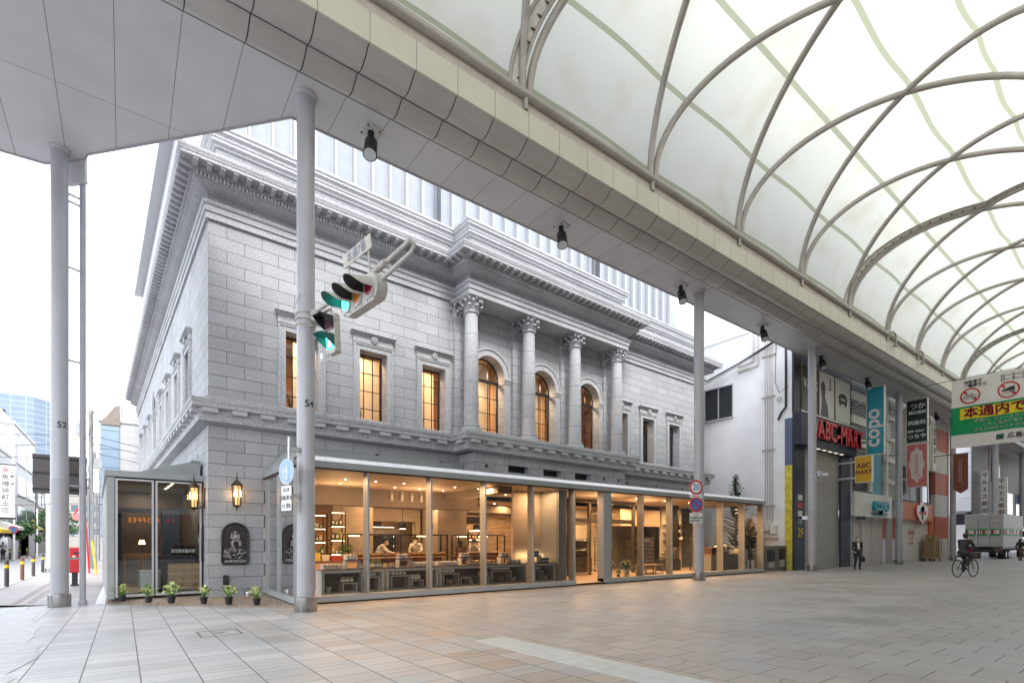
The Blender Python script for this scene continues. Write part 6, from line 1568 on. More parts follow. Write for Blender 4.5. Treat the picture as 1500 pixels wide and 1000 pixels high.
b.tube([(31.2, 16.6, 14.4), (31.2, 16.6, 12.6), (31.2, 17.6, 12.5)], .05, 8); b.tube([(31.2, 16.3, 14.4), (31.2, 16.3, 12.3), (31.2, 17.6, 12.2)], .05, 8); b.build('wall_pipes', M('pipe_beige', (.50, .47, .43), .5), wb, True)
b = MB(); b.bbox(31.0, 31.29, 15.55, 16.0, 2.1, 2.7, .02); b.bbox(31.0, 31.29, 15.15, 15.5, 1.9, 2.45, .02); b.box(31.1, 31.29, 15.1, 16.1, 1.7, 1.78); b.build('meter_box', OFFW, wb)
b = MB(); b.tube([(31.22, FYW + .35, 14.4), (31.2, FYW + .35, 9.4), (31.18, FYW + .6, 9.1), (31.2, FYW + .8, 8.7)], .06, 8); b.tube([(31.2, 15.2, 13.6), (31.15, 15.25, 11), (31.12, 15.0, 10.3), (31.2, 14.5, 10.6)], .02, 6); b.tube([(31.15, 15.0 + .12 * math.cos(a), 9.9 + .12 * math.sin(a)) for a in [k * .628 for k in range(10)]], .02, 6, closed=True); b.build('service_cable', DKMETAL, wb, True)
b = MB()
for i in range(5): b.box(33.6 + i * .85, 34.0 + i * .85, FYW - .42, FYW - .3, 7.07, 7.1)
b.build('fascia_downlight', EM('fascia_lamp', (1, .9, .75), .6), wb)
b = MB()
for z, m_ in ((3.9, 0), (3.45, 1), (2.95, 0), (2.5, 2)): b.box(31.7, 32.25, FYW - .125, FYW - .121, z, z + .33, m_)
b.build('small_notice', [PWHT, RED, M('notice_grey', (.3, .3, .3), .5)], wb)
b = MB(); letters(b, '2F', .75, (32.0, FYW - .13, 1.95), FY, bold=.02); b.build('floor_lettering', YEL, wb)
t = T('shop_sign', 'red ABC-MART channel letters on the navy fascia', 'sign', (36.3, FYW - .55, 8.1))
b = MB(); letters(b, 'ABC-MART', 1.62, (36.4, FYW - .62, 8.12), FY, depth=.09, sx=.86, bold=.045); b.build('red_letters', RED, t)
b = MB(); letters(b, 'ABC-MART', 1.62, (36.44, FYW - .53, 8.12), FY, depth=.05, sx=.87, bold=.09); b.build('letter_returns', M('letter_white', (.62, .60, .58), .5), t)
def blade(name, label, x, y0_, y1_, z0_, z1_, mt, thick=.24, trim=None, brackets=((.2, .8))):
    t = T(name, label, 'sign', (x, y0_, z0_)); b = MB(); b.bbox(x, x + thick, y1_, y0_, z0_, z1_, .02); b.build('signboard', trim or OFFW, t)
    b = MB(); k = .05; b.box(x - .004, x, y1_ + k, y0_ - k, z0_ + k, z1_ - k); b.build('sign_face', mt, t)
    b = MB()
    for f_ in brackets: z = z0_ + (z1_ - z0_) * f_; b.box(x + .06, x + .18, y0_, FYW, z - .06, z + .06)
    b.build('bracket', LTGREY, t); return t
TEAL = M('teal_sign', (.02, .30, .40), .4, 0, .04)
ROT_UP = lambda: Matrix.Rotation(R(90), 4, 'Z')
def blade_text(t, x, yc, zc, body, size, mt, rot90=0, name='lettering', bold=0, sx=1):
    vs, fs = text_mesh(body, size, depth=.002, sx=sx); b = MB()
    for k, (ox, oy) in enumerate([(0, 0)] if not bold else [(0, 0), (bold, 0), (0, bold), (bold, bold)]):
        out = []
        for v in vs:
            u, w = v[0] + ox, v[1] + oy
            if rot90 == 1: u, w = -w, u
            elif rot90 == -1: u, w = w, -u
            out.append((x - .007 - v[2] - k * .0006, yc - u, zc + w))
        b.add(out, fs)
    return b.build(name, mt, t)
t = blade('projecting_sign', 'tall teal copo signboard projecting under the canopy', 40, 13.5, 12.44, 7.24, 11.77, TEAL)
blade_text(t, 40, 13.10, 9.0, 'copo', 1.25, PWHT, 1, bold=.05, sx=1.0); blade_text(t, 40, 12.66, 9.1, 'FASHION LEG SHOP', .27, M('pale_teal', (.20, .45, .52), .5), 1, 'small_lettering', sx=.95)
t = blade('projecting_sign', 'yellow ABC MART signboard projecting beside the shutter', 37.6, 13.32, 12.34, 5.2, 6.92, M('sign_amber', (.70, .40, .02), .45))
MRN = M('maroon_ink', (.16, .015, .02), .5)
blade_text(t, 37.6, 12.83, 6.26, 'ABC', .42, MRN, 0, bold=.02); blade_text(t, 37.6, 12.83, 5.84, 'MART', .36, MRN, 0, 'lettering', bold=.02)
DGRN = M('sign_dark_green', (.012, .03, .03), .4)
t = blade('projecting_sign', 'dark green dental clinic signboard with white characters', 46.3, 13.05, 11.75, 8.66, 11.84, DGRN)
for s_, z, sz, yc in (('つか', 11.3, .46, 12.35), ('矯正歯科', 10.85, .26, 12.38), ('柄歯科', 10.1, .36, 12.4), ('歯科 自由の', 9.5, .19, 12.45), ('つちや', 9.1, .38, 12.4)): blade_text(t, 46.3, yc, z, s_, sz, PWHT, 0, bold=.012)
PINK = M('sign_pink', (.62, .17, .16), .5)
t = blade('projecting_sign', 'pink tutuanna signboard with white cloud below the dental sign', 46.3, 13.05, 11.75, 5.42, 8.6, PINK)
b = MB()
b.slab([(46.296, 12.4 + .43 * math.cos(a) * (1 + .10 * math.cos(8 * a)), 7.05 + 1.22 * math.sin(a) * (1 + .07 * math.cos(8 * a))) for a in [k * math.pi / 40 for k in range(80)]], (-.005, 0, 0))
b.build('white_cloud', M('cloud_pink_white', (.76, .62, .58), .5), t); blade_text(t, 46.293, 12.38, 7.0, 'tutuanna*', .42, PINK, -1)
t = T('hanging_banner', 'russet pointed tutuanna banner hanging in the side street opening', 'banner', (56.5, 12.5, 8.8))
b = MB(); b.slab([(56.5, 12.6, 8.83), (56.5, 11.62, 8.83), (56.5, 11.62, 5.85), (56.5, 12.1, 5.5), (56.5, 12.6, 5.85)], (.02, 0, 0)); b.build('cloth', M('banner_russet', (.27, .09, .055), .8), t); blade_text(t, 56.5, 12.1, 7.3, 'tutuanna*', .52, M('banner_ink', (.55, .40, .34), .6), -1)
b = MB(); b.cyl((56.51, 14.3, 8.85), (56.51, 11.5, 8.85), .03, n=8); b.build('rod', DKMETAL, t)
# copo shop
cp = T('hosiery_shop', 'white shop front with teal lettering and black louvres', 'building', (39.32, FYW, -.2))
LOUV = panels('black_louvre', (.09, .09, .095), 30, .20, 0, 2, (0, 0), .5, .03, 5.0, .1)
b = MB(); b.box(39.32, 47.3, FYW, FYW + 8, 4.85, 13); b.box(39.32, 39.9, FYW - .1, FYW, -.25, 4.85); b.box(46.2, 47.3, FYW - .1, FYW, -.25, 4.85); b.build('wall', M('shop_wall_grey', (.36, .35, .33), .6), cp)
b = MB(); b.box(39.6, 42.6, FYW - .1, FYW + .0, 7.6, 12.9); b.build('louvre_panel', LOUV, cp)
b = MB()
for z in (8.0, 9.5, 11.1): b.box(39.4, 42.7, FYW - .22, FYW - .1, z, z + .55)
b.box(42.7, 43.0, FYW - .2, FYW, 5, 13); b.box(45.6, 46.0, FYW - .25, FYW, 3.3, 13)
for z in (5.8, 7.4, 9.0, 10.6): b.box(45.4, 47.2, FYW - .3, FYW - .1, z, z + .35)
b.build('white_trim', OFFW, cp)
b = MB(); b.box(43.0, 44.8, FYW - .16, FYW, 4.9, 12.9); b.build('teal_panel', TEAL, cp)
b = MB(); b.box(40, 42.6, FYW - .05, FYW, 5.0, 7.4); b.box(46.0, 47.2, FYW - .05, FYW, 4.9, 12.9, 1); b.build('window_glass', [M('shop_dark_glass', (.05, .07, .08), .1), M('green_window', (.10, .17, .14), .25)], cp)
b = MB(); b.box(39.4, 46.4, FYW - .35, FYW - .02, 3.2, 4.83); b.build('fascia', OFFW, cp)
b = MB(); letters(b, 'copo', 1.35, (43.7, FYW - .48, 4.05), FY, depth=.12, bold=.06, sx=1.0); fs_ = b.build('teal_letters', TEAL, cp); b = MB(); letters(b, 'FASHION LEG SHOP', .36, (43.8, FYW - .36, 3.40), FY, bold=.01); b.build('small_lettering', TEAL, cp)
b = MB(); b.quad((39.9, FYW + .2, -.25), (46.2, FYW + .2, -.25), (46.2, FYW + .2, 3.25), (39.9, FYW + .2, 3.25))
for x in (41.9, 44.1): b.box(x, x + .08, FYW + .1, FYW + .2, -.25, 3.2, 1)
b.build('folding_shutter', [M('shutter_beige', (.56, .52, .47), .5, 0, .08), LTGREY], cp)
# tutuanna shop
tu = T('stocking_shop', 'shop with orange fascia, dark upstairs windows and white shutters', 'building', (47.3, FYW, -.2))
ORNG = M('orange_fascia', (.58, .18, .08), .5)
b = MB(); b.box(47.3, 57.2, FYW, FYW + 8, 4.6, 13); b.build('wall', M('shop_wall_beige', (.34, .31, .27), .6), tu)
b = MB(); b.box(48.5, 57.2, FYW - .2, FYW - .01, 3.2, 4.6); b.box(48.2, 48.6, FYW - .2, FYW, -.25, 3.2); b.box(56.7, 57.2, FYW - .2, FYW, -.25, 3.2); b.build('fascia', ORNG, tu)
b = MB(); b.box(49, 57, FYW - .06, FYW - .01, 4.8, 7.5); b.build('window_glass', M('dark_window', (.03, .035, .04), .08), tu)
b = MB()
for x in (51.5, 54, 56): b.box(x, x + .1, FYW - .1, FYW, 4.8, 7.5)
b.box(56.2, 57.1, FYW - .4, FYW - .1, 7.6, 11.6); b.build('window_bars', OFFW, tu)
b = MB(); letters(b, '宮脇書店', .7, (56.65, FYW - .42, 10.9), FY, vertical=True); b.build('vertical_lettering', BLACK, tu)
b = MB(); b.quad((48.6, FYW + .1, -.25), (56.7, FYW + .1, -.25), (56.7, FYW + .1, 3.25), (48.6, FYW + .1, 3.25)); b.build('white_shutter', M('shutter_white', (.66, .62, .58), .5, 0, .06), tu)
b = MB(); letters(b, '営業時間\n11-20\n10-19', .42, (52.3, FYW + .09, 1.7), FY); b.build('red_lettering', M('faded_red_ink', (.45, .12, .10), .6), tu)
t = T('cloud_sign', 'white cloud-shaped tutuanna sign with red edge over the shutters', 'sign', (53.6, FYW - .3, 3.8))
for nm, k, mt, dd in (('red_edge', 1.12, RED, .0), ('white_cloud', 1.0, SIGNW, .06)):
    b = MB()
    for dx, dz, r_ in ((-.9, .1, .5), (0, .3, .62), (.9, .1, .5), (-.5, -.3, .42), (.5, -.3, .42), (0, -.55, .36), (0, 0, .6)):
        b.cyl((53.6 + dx, FYW - .30 - dd - .002 * (dx + 1), 3.85 + dz), (53.6 + dx, FYW - .22 - dd, 3.85 + dz), r_ * k, n=20)
    b.build(nm, mt, t)
b = MB(); letters(b, 'tutuanna*', .5, (53.6, FYW - .39, 3.85), FY, bold=.015); b.build('lettering', RED, t)
t = T('vending_sign', 'small yellow sign beside the orange fascia', 'sign', (48.1, FYW - .4, 3.3)); b = MB(); b.bbox(47.5, 48.4, FYW - .4, FYW - .2, 3.25, 4.5, .02); b.build('signboard', OFFW, t); b = MB(); b.box(47.95, 48.35, FYW - .41, FYW - .4, 3.3, 4.4); b.build('yellow_panel', YEL, t)
ck = T('checked_pier', 'tall red and white checked pier at the corner of the side street', 'pier', (57.3, FYW, -.2))
CKR = M('check_red', (.48, .13, .085), .6, 0, .1, 2); CKW = M('check_white', (.60, .57, .54), .6, 0, .08, 2)
b = MB(); z = -.25; i = 0
while z < 13: b.box(57.3, 60.9, FYW - .3, FYW + 4, z, min(z + 1.95, 13), i % 2); z += 1.955; i += 1
b.build('checked_panels', [CKW, CKR], ck); b = MB(); b.box(60.9, 61.3, FYW - .4, FYW + 4, -.25, 13); b.build('corner_post', LTGREY, ck)
# cross street and far block
fb = T('tiled_building', 'white tiled building along the side street behind the lorry', 'building', (71, 14.6, -.3))
b = MB(); b.quad((71, 14.35, 4.6), (71, 60, 4.6), (71, 60, 20), (71, 14.35, 20)); b.build('tile_wall', panels('big_white_tiles', (.66, .66, .68), 1.6, 1.6, 1, 2, (.2, .1), .35, .02, .5, .03), fb)
b = MB(); b.quad((71.05, 14.35, -.3), (71.05, 60, -.3), (71.05, 60, 4.6), (71.05, 14.35, 4.6)); b.build('ground_floor', M('dark_shopfront', (.05, .05, .055), .3), fb)
b = MB(); b.box(69.6, 71, 14.6, 40, 4.3, 4.6); b.build('awning', M('awning_grey', (.22, .23, .25), .5), fb)
b = MB(); letters(b, 'ル', 1.3, (70.97, 17.3, 9.6), FX, bold=.05); b.build('red_lettering', RED, fb)
b = MB(); b.bbox(70.6, 70.95, 14.7, 15.6, .0, 3.2, .02); b.build('notice_board', SIGNW, fb)
fg = T('far_arcade_block', 'row of grey far shops along the arcade beyond the side street', 'building', (72, FYW, -.2))
b = MB(); b.box(71.2, 78, FYW, FYW + 10, -.25, 13); b.box(78, 98, FYW - .05, FYW + 10, -.25, 13, 1); b.box(98, 119, FYW, FYW + 10, -.25, 13, 2); b.build('front_wall', [panels('grey_stone_front', (.22, .21, .20), 2.4, 2.6, 0, 2, (0, 0), .6, .02, .5, .05), M('brown_front', (.16, .13, .11), .6), M('pale_front', (.34, .33, .31), .6)], fg)
b = MB()
for x0_, x1_, z0_, z1_ in ((79, 83, 8.2, 11), (85, 90, 4.8, 7.4), (92, 97, 4.8, 7.5), (100, 105, 4.8, 8), (108, 115, 5, 8)): b.box(x0_, x1_, FYW - .1, FYW - .06, z0_, z1_)
for x0_, x1_ in ((72.5, 77.5), (79, 97), (99, 118)): b.box(x0_, x1_, FYW - .1, FYW - .06, -.2, 3)
b.build('window_glass', M('far_dark_window', (.04, .045, .05), .12), fg)
b = MB(); b.box(96.8, 98.2, FYW - 1.0, FYW - .1, 6.5, 10); b.build('blue_sign', BLUE, fg)
MARU = M('maroon_sign_ink', (.13, .02, .02), .6)
for x, ya, yb, z0_, z1_, body, lab in ((74.0, 14.15, 13.6, 4.3, 9.0, 'マルエス原田', 'narrow white vertical sign with dark characters left of the pale pole'), (76.5, 13.5, 12.5, 4.3, 8.4, 'マルエス原田', 'wider white vertical sign with dark characters right of the pale pole')):
    t = T('vertical_sign', lab, 'sign', (x, ya, z0_)); b = MB(); b.box(x, x + .2, yb, ya, z0_, z1_); b.build('signboard', SIGNW, t)
    b = MB(); n_ = len(body); sz = min((z1_ - z0_) / n_ * .8, (ya - yb) * 1.0)
    for i, ch in enumerate(body): letters(b, ch, sz, (x - .01, (ya + yb) / 2, z1_ - (i + .6) * (z1_ - z0_) / (n_ + .1)), FX, bold=.02)
    b.build('lettering', MARU, t)
opp = T('opposite_shops', 'plain row of shops on the camera side of the arcade', 'building', (40, -2.6, 0))
b = MB(); b.box(-2, 119, -10, -2.6, -.1, 13); b.build('front_wall', M('opposite_wall', (.58, .56, .53), .6, 0, .1, .5), opp)
b = MB()
for i in range(16): b.box(1 + i * 7, 5.5 + i * 7, -2.6, -2.56, .3, 3.2); b.box(1 + i * 7, 5.5 + i * 7, -2.6, -2.56, 5, 8)
b.build('window_glass', bpy.data.materials['far_dark_window'], opp)
# ---- big no-riding banner across the arcade
X = 42.9
t = T('street_banner', 'large white green and yellow no-cycling banner hung across the arcade', 'banner', (X, 7, 11.8))
def bn(y, z): return (X + .06 * math.sin(y * 2.3 + z), y, z)
def grid(mb, ya, yb, za, zb, off=0, mi=0, n=24):
    vs = []; 
    for j in range(7):
        for i in range(n + 1): p = bn(ya + (yb - ya) * i / n, za + (zb - za) * j / 6); vs.append((p[0] - off, p[1], p[2]))
    mb.add(vs, [(j * (n + 1) + i, j * (n + 1) + i + 1, (j + 1) * (n + 1) + i + 1, (j + 1) * (n + 1) + i) for j in range(6) for i in range(n)], mi)
b = MB(); grid(b, 9.66, 2.4, 7.45, 11.84); b.build('cloth', M('banner_white', (.80, .77, .72), .8, 0, .04, 1), t, True)
b = MB(); grid(b, 9.66, 2.4, 8.28, 10.05, .012); b.build('green_band', M('banner_green', (.0, .30, .10), .7), t, True)
b = MB(); grid(b, 9.22, 2.7, 9.22, 9.92, .024); b.build('yellow_band', M('banner_yellow', (.85, .64, .02), .7), t, True)
def btext(body, size, y, z, mt, align='LEFT', bold=.0, sx=1.0, name='lettering'):
    vs, fs = text_mesh(body, size, align, .001, sx); mb = MB()
    for k, (ox, oy) in enumerate([(0, 0)] if not bold else [(0, 0), (bold, 0), (0, bold), (bold, bold)]):
        mb.add([(bn(y - v[0] - ox, z + v[1] + oy)[0] - .045 - k * .001, y - v[0] - ox, z + v[1] + oy) for v in vs], fs)
    mb.build(name, mt, t)
CRIM = M('banner_crimson', (.38, .01, .05), .7); BINK = M('banner_black', (.03, .03, .03), .7)
btext('本通内では使用禁止', .72, 9.05, 9.56, CRIM, bold=.035); btext('自転車や\n一輪車など', .23, 9.05, 11.42, BINK, bold=.01); btext('ローラーシューズ\nローラースケート', .23, 7.32, 11.42, BINK, bold=.01)
for i, (s_, y) in enumerate((('本通は、たいへん多くの人が通行', 8.55), ('これら遊具や乗り物での通行', 8.15), ('または他の人にケガをさせる', 8.55))): btext(s_, .235, y, 9.03 - i * .275, PWHT, bold=.004)
btext('広島本通商店街', .34, 7.0, 7.86, BINK, bold=.012)
b = MB(); grid(b, 7.5, 7.15, 7.72, 8.04, .03, 0, 4); b.build('small_logo', M('logo_green', (.02, .09, .08), .6), t)
for cy, kind in ((8.72, 'bike'), (6.95, 'skate')):
    b = MB(); cz = 10.68; RR = .50
    for k in range(40):
        a0, a1 = 2 * math.pi * k / 40, 2 * math.pi * (k + 1) / 40
        P = [(cy + r_ * math.cos(a), cz + r_ * math.sin(a)) for a, r_ in ((a0, RR), (a1, RR), (a1, RR * .84), (a0, RR * .84))]
        b.quad(*[(bn(y, z)[0] - .03, y, z) for y, z in P])
    for s0, s1 in ((-.86, -.45), (.5, .86)): b.quad(*[(bn(cy, cz)[0] - .065, cy - (s * RR * .72 + w), cz - (s * RR * .72 - w)) for s, w in ((s0, -.04), (s1, -.04), (s1, .04), (s0, .04))])
    b.build('red_prohibition_ring', RED, t)
    b = MB(); q3 = lambda u, z: (X - .12, cy - u, cz + z)
    if kind == 'bike':
        for u in (-.19, .19): b.tube([q3(u + .12 * math.cos(a), -.08 + .12 * math.sin(a)) for a in [k * .449 for k in range(14)]], .014, 4, closed=True)
        b.tube([q3(-.19, -.08), q3(-.1, .1), q3(.08, .08), q3(.0, -.08), q3(-.1, .1)], .013, 4); b.tube([q3(.0, -.08), q3(.19, -.08), q3(.08, .08)], .013, 4); b.tube([q3(-.1, .1), q3(-.12, .17), q3(-.2, .17)], .013, 4); b.tube([q3(.05, .13), q3(.14, .13)], .018, 4)
    else:
        b.slab([q3(u, z) for u, z in ((-.3, -.06), (-.2, .02), (-.05, .06), (.06, .14), (.12, .12), (.17, .16), (.28, .14), (.3, -.02), (.28, -.08), (-.28, -.1))], (-.01, 0, 0))
        for u in (.14, .22): b.tube([q3(u + .05 * math.cos(a), -.14 + .05 * math.sin(a)) for a in [k * .628 for k in range(10)]], .012, 4, closed=True)
    b.build('bicycle_symbol' if kind == 'bike' else 'roller_shoe_symbol', BINK, t)
b = MB(); b.tube([(X, 11.0, 11.83), (X, 9.7, 11.88), (X, 6, 11.88), (X, 1.2, 11.83)], .018, 6); b.build('hanging_wire', DKMETAL, t)
# ---- security camera on the pole, junction box
t = T('security_camera', 'white security camera strapped to the arcade pole before the shutter', 'camera', (31.2, 12.8, 5.0)); b = MB(); b.obox((31.35, 12.62, 5.22), (.40, .16, .15), R(-20)); b.build('camera_body', SIGNW, t); b = MB(); b.cyl((31.52, 12.56, 5.22), (31.58, 12.54, 5.22), .06, n=12); b.build('lens', BLACK, t)
b = MB(); b.box(30.95, 31.3, 12.68, 12.85, 5.05, 5.4); b.tube([(30.85 + .215 * math.cos(a), 13.04 + .215 * math.sin(a), 5.2) for a in [k * .3142 for k in range(20)]], .02, 6, closed=True); b.tube([(30.7, 12.8, 5.1), (30.7, 12.75, 4.8), (31.1, 12.7, 4.85), (31.2, 12.7, 5.1)], .018, 6); b.build('clamp', LTGREY, t)
for i, (x, z, lab) in enumerate(((32.0, 2.85, 'small dome camera on the navy pillar beside the shutter'), (40.0, 3.05, 'dark bullet camera on the white pillar left of the teal lettering'))):
    t = T('security_camera', lab, 'camera', (x, FYW - .2, z)); b = MB(); b.obox((x, FYW - .5, z), (.18, .5, .2), R(20)); b.build('camera_body', LTGREY if i == 0 else DKMETAL, t); b = MB(); b.cyl((x, FYW - .12, z), (x, FYW - .3, z), .05, n=8); b.build('bracket', DKMETAL, t)
t = T('notice_cabinet', 'grey concrete cabinet with dark poster and white notices beside the white wall', 'cabinet', (28.6, 14.65, -.25)); b = MB(); b.bbox(28.45, 31.2, 14.6, 15.1, -.26, 1.22, .02); b.build('cabinet_body', M('cabinet_concrete', (.17, .155, .14), .7, 0, .2, 3), t)
b = MB(); b.box(28.95, 29.75, 14.57, 14.6, .35, .98); b.box(30.3, 30.95, 14.57, 14.6, .45, 1.05); b.build('dark_poster', BLACK, t); b = MB(); b.box(29.05, 29.7, 14.57, 14.6, .0, .3); b.box(30.35, 30.9, 14.57, 14.6, .0, .40); b.build('white_notice', M('notice_dull', (.38, .37, .36), .6), t)
t = T('overhead_cable', 'black twin cable slanting from the stone building to the white wall', 'cable', (31, 19, 12.5)); b = MB(); b.tube([(30.9, 20.2, 11.9), (30.95, 17.4, 12.65), (31.1, 14.6, 13.65)], .05, 6); b.tube([(30.9, 20.2, 11.75), (30.95, 17.4, 12.52), (31.1, 14.6, 13.6)], .025, 6); b.build('cable', DKMETAL, t, True)
# ---- delivery lorry seen from behind
lx, ly0, ly1 = 63.4, 10.62, 13.28
t = T('delivery_lorry', 'white box lorry with green and red striped band parked in the side street', 'lorry', (lx, (ly0 + ly1) / 2, -.2))
BOXW = M('lorry_white', (.44, .42, .40), .45, 0, .06, 2); LGRN = M('lorry_green', (.03, .30, .08), .5); LRED = M('lorry_red', (.32, .03, .03), .5)
b = MB(); b.bbox(lx, lx + 8.6, ly0, ly1, .95, 3.95, .03); b.build('cargo_box', BOXW, t)
for k in range(3):
    b = MB(); ya = ly0 + .05 + k * .865; b.box(lx - .03, lx, ya, ya + .83, 1.05, 3.88); d_ = b.build('rear_door', BOXW, t)
    b = MB(); b.cyl((lx - .07, ya + .06, 1.0), (lx - .07, ya + .06, 3.9), .03, n=8)
    for z in (1.3, 2.0, 2.7, 3.4): b.box(lx - .09, lx - .03, ya - .02, ya + .14, z, z + .06)
    b.build('lock_bar', LTGREY, d_)
b = MB(); b.box(lx - .045, lx - .031, ly0 + .04, ly1 - .04, 1.95, 2.62); b.box(lx + .05, lx + 8.5, ly0 - .006, ly0 - .001, 1.95, 2.62); b.build('green_band', LGRN, t)
b = MB(); b.box(lx - .05, lx - .046, ly0 + .04, ly1 - .04, 2.14, 2.44); b.box(lx + .05, lx + 8.5, ly0 - .011, ly0 - .007, 2.14, 2.44); b.build('red_band', LRED, t)
b = MB(); letters(b, '福 山 通 運', .42, (lx - .055, (ly0 + ly1) / 2, 2.29), FX, bold=.015, sx=1.1); letters(b, '福 山 通 運', .5, (lx + 4, ly0 - .016, 2.29), FY, bold=.015, sx=2.2); letters(b, 'FUKUYAMA', .22, (lx - .035, ly0 + .55, 3.35), FX, sx=.8); b.build('lettering', SIGNW, t)
b = MB(); b.box(lx + .1, lx + 10.6, ly0 + .7, ly1 - .7, .55, .9); b.box(lx + .1, lx + 8.6, ly0 + .05, ly1 - .05, .8, .95); b.box(lx, lx + .12, ly0 + .1, ly1 - .1, .45, .75); b.build('chassis', BLACK, t)
b = MB(); b.bbox(lx + 8.75, lx + 10.9, ly0 + .12, ly1 - .12, .55, 2.9, .08); cb_ = b.build('cab', BOXW, t); b = MB(); b.box(lx + 9.1, lx + 9.3, ly0 - .2, ly0 + .1, 1.9, 2.5); b.build('mirror', BLACK, cb_)
b = MB(); b.box(lx + 9.3, lx + 10.6, ly0 + .105, ly0 + .119, 1.7, 2.6); b.build('cab_window', bpy.data.materials['far_dark_window'], cb_)
for x in (lx + 1.5, lx + 2.7, lx + 9.6):
    for y in (ly0 + .05, ly1 - .55):
        b = MB(); b.cyl((x, y, .26), (x, y + .5, .26), .47, n=24); w_ = b.build('wheel', RUBBER, t, True); b = MB(); b.cyl((x, y - .012, .26), (x, y, .26), .26, n=18); b.build('rim', LTGREY, w_)
for y in (ly0 + .25, ly1 - .55): b = MB(); b.box(lx - .02, lx, y, y + .3, .55, .68); b.build('tail_light', M('tail_light_red', (.35, .02, .02), .3), t)
# ---- roll cage with cardboard boxes
t = T('roll_cage', 'wheeled cage trolley beside the checked pier stacked with cardboard', 'trolley', (55.3, 13.7, -.21)); b = MB()
for x in (54.3, 56.2):
    for y in (13.3, 14.2): b.box(x, x + .05, y, y + .05, .0, 1.75)
for k in range(9): b.box(54.35, 56.2, 13.3, 13.33, .15 + k * .2, .18 + k * .2); b.box(54.3, 54.33, 13.35, 14.2, .15 + k * .2, .18 + k * .2)
b.box(54.3, 56.25, 13.3, 14.25, .0, .08); b.build('cage', M('cage_tan', (.35, .28, .18), .5), t)
b = MB()
for x in (54.45, 56.05):
    for y in (13.4, 14.1): b.cyl((x, y - .04, -.12), (x, y + .04, -.12), .10, n=12)
b.build('castor', BLACK, t)
CARD = M('cardboard', (.36, .22, .11), .8, 0, .1, 4)
for i, (x0_, x1_, y0_, y1_, z0_, z1_, lab) in enumerate([(54.4, 55.3, 13.4, 14.15, .09, .75, 'cardboard box at the lower left of the cage trolley'), (55.35, 56.15, 13.4, 14.15, .09, .8, 'cardboard box at the lower right of the cage trolley'), (54.4, 55.3, 13.4, 14.1, .76, 1.5, 'cardboard box at the upper left of the cage trolley'), (55.35, 56.1, 13.4, 14.1, .81, 1.6, 'cardboard box at the upper right of the cage trolley'), (54.9, 56.15, 13.45, 14.1, 1.61, 2.0, 'widest cardboard box topmost on the cage trolley')]):
    bx_ = T('cardboard_box', lab, 'box', (x0_, y0_, z0_), 0, 'cardboard boxes on the cage trolley'); b = MB(); b.bbox(x0_, x1_, y0_, y1_, z0_, z1_, .012); b.build('carton', CARD, bx_); b = MB(); b.box(x0_ - .002, x1_ + .002, (y0_ + y1_) / 2 - .04, (y0_ + y1_) / 2 + .04, z1_ - .2, z1_ + .002); b.build('tape', M('parcel_tape', (.45, .33, .18), .4), bx_)
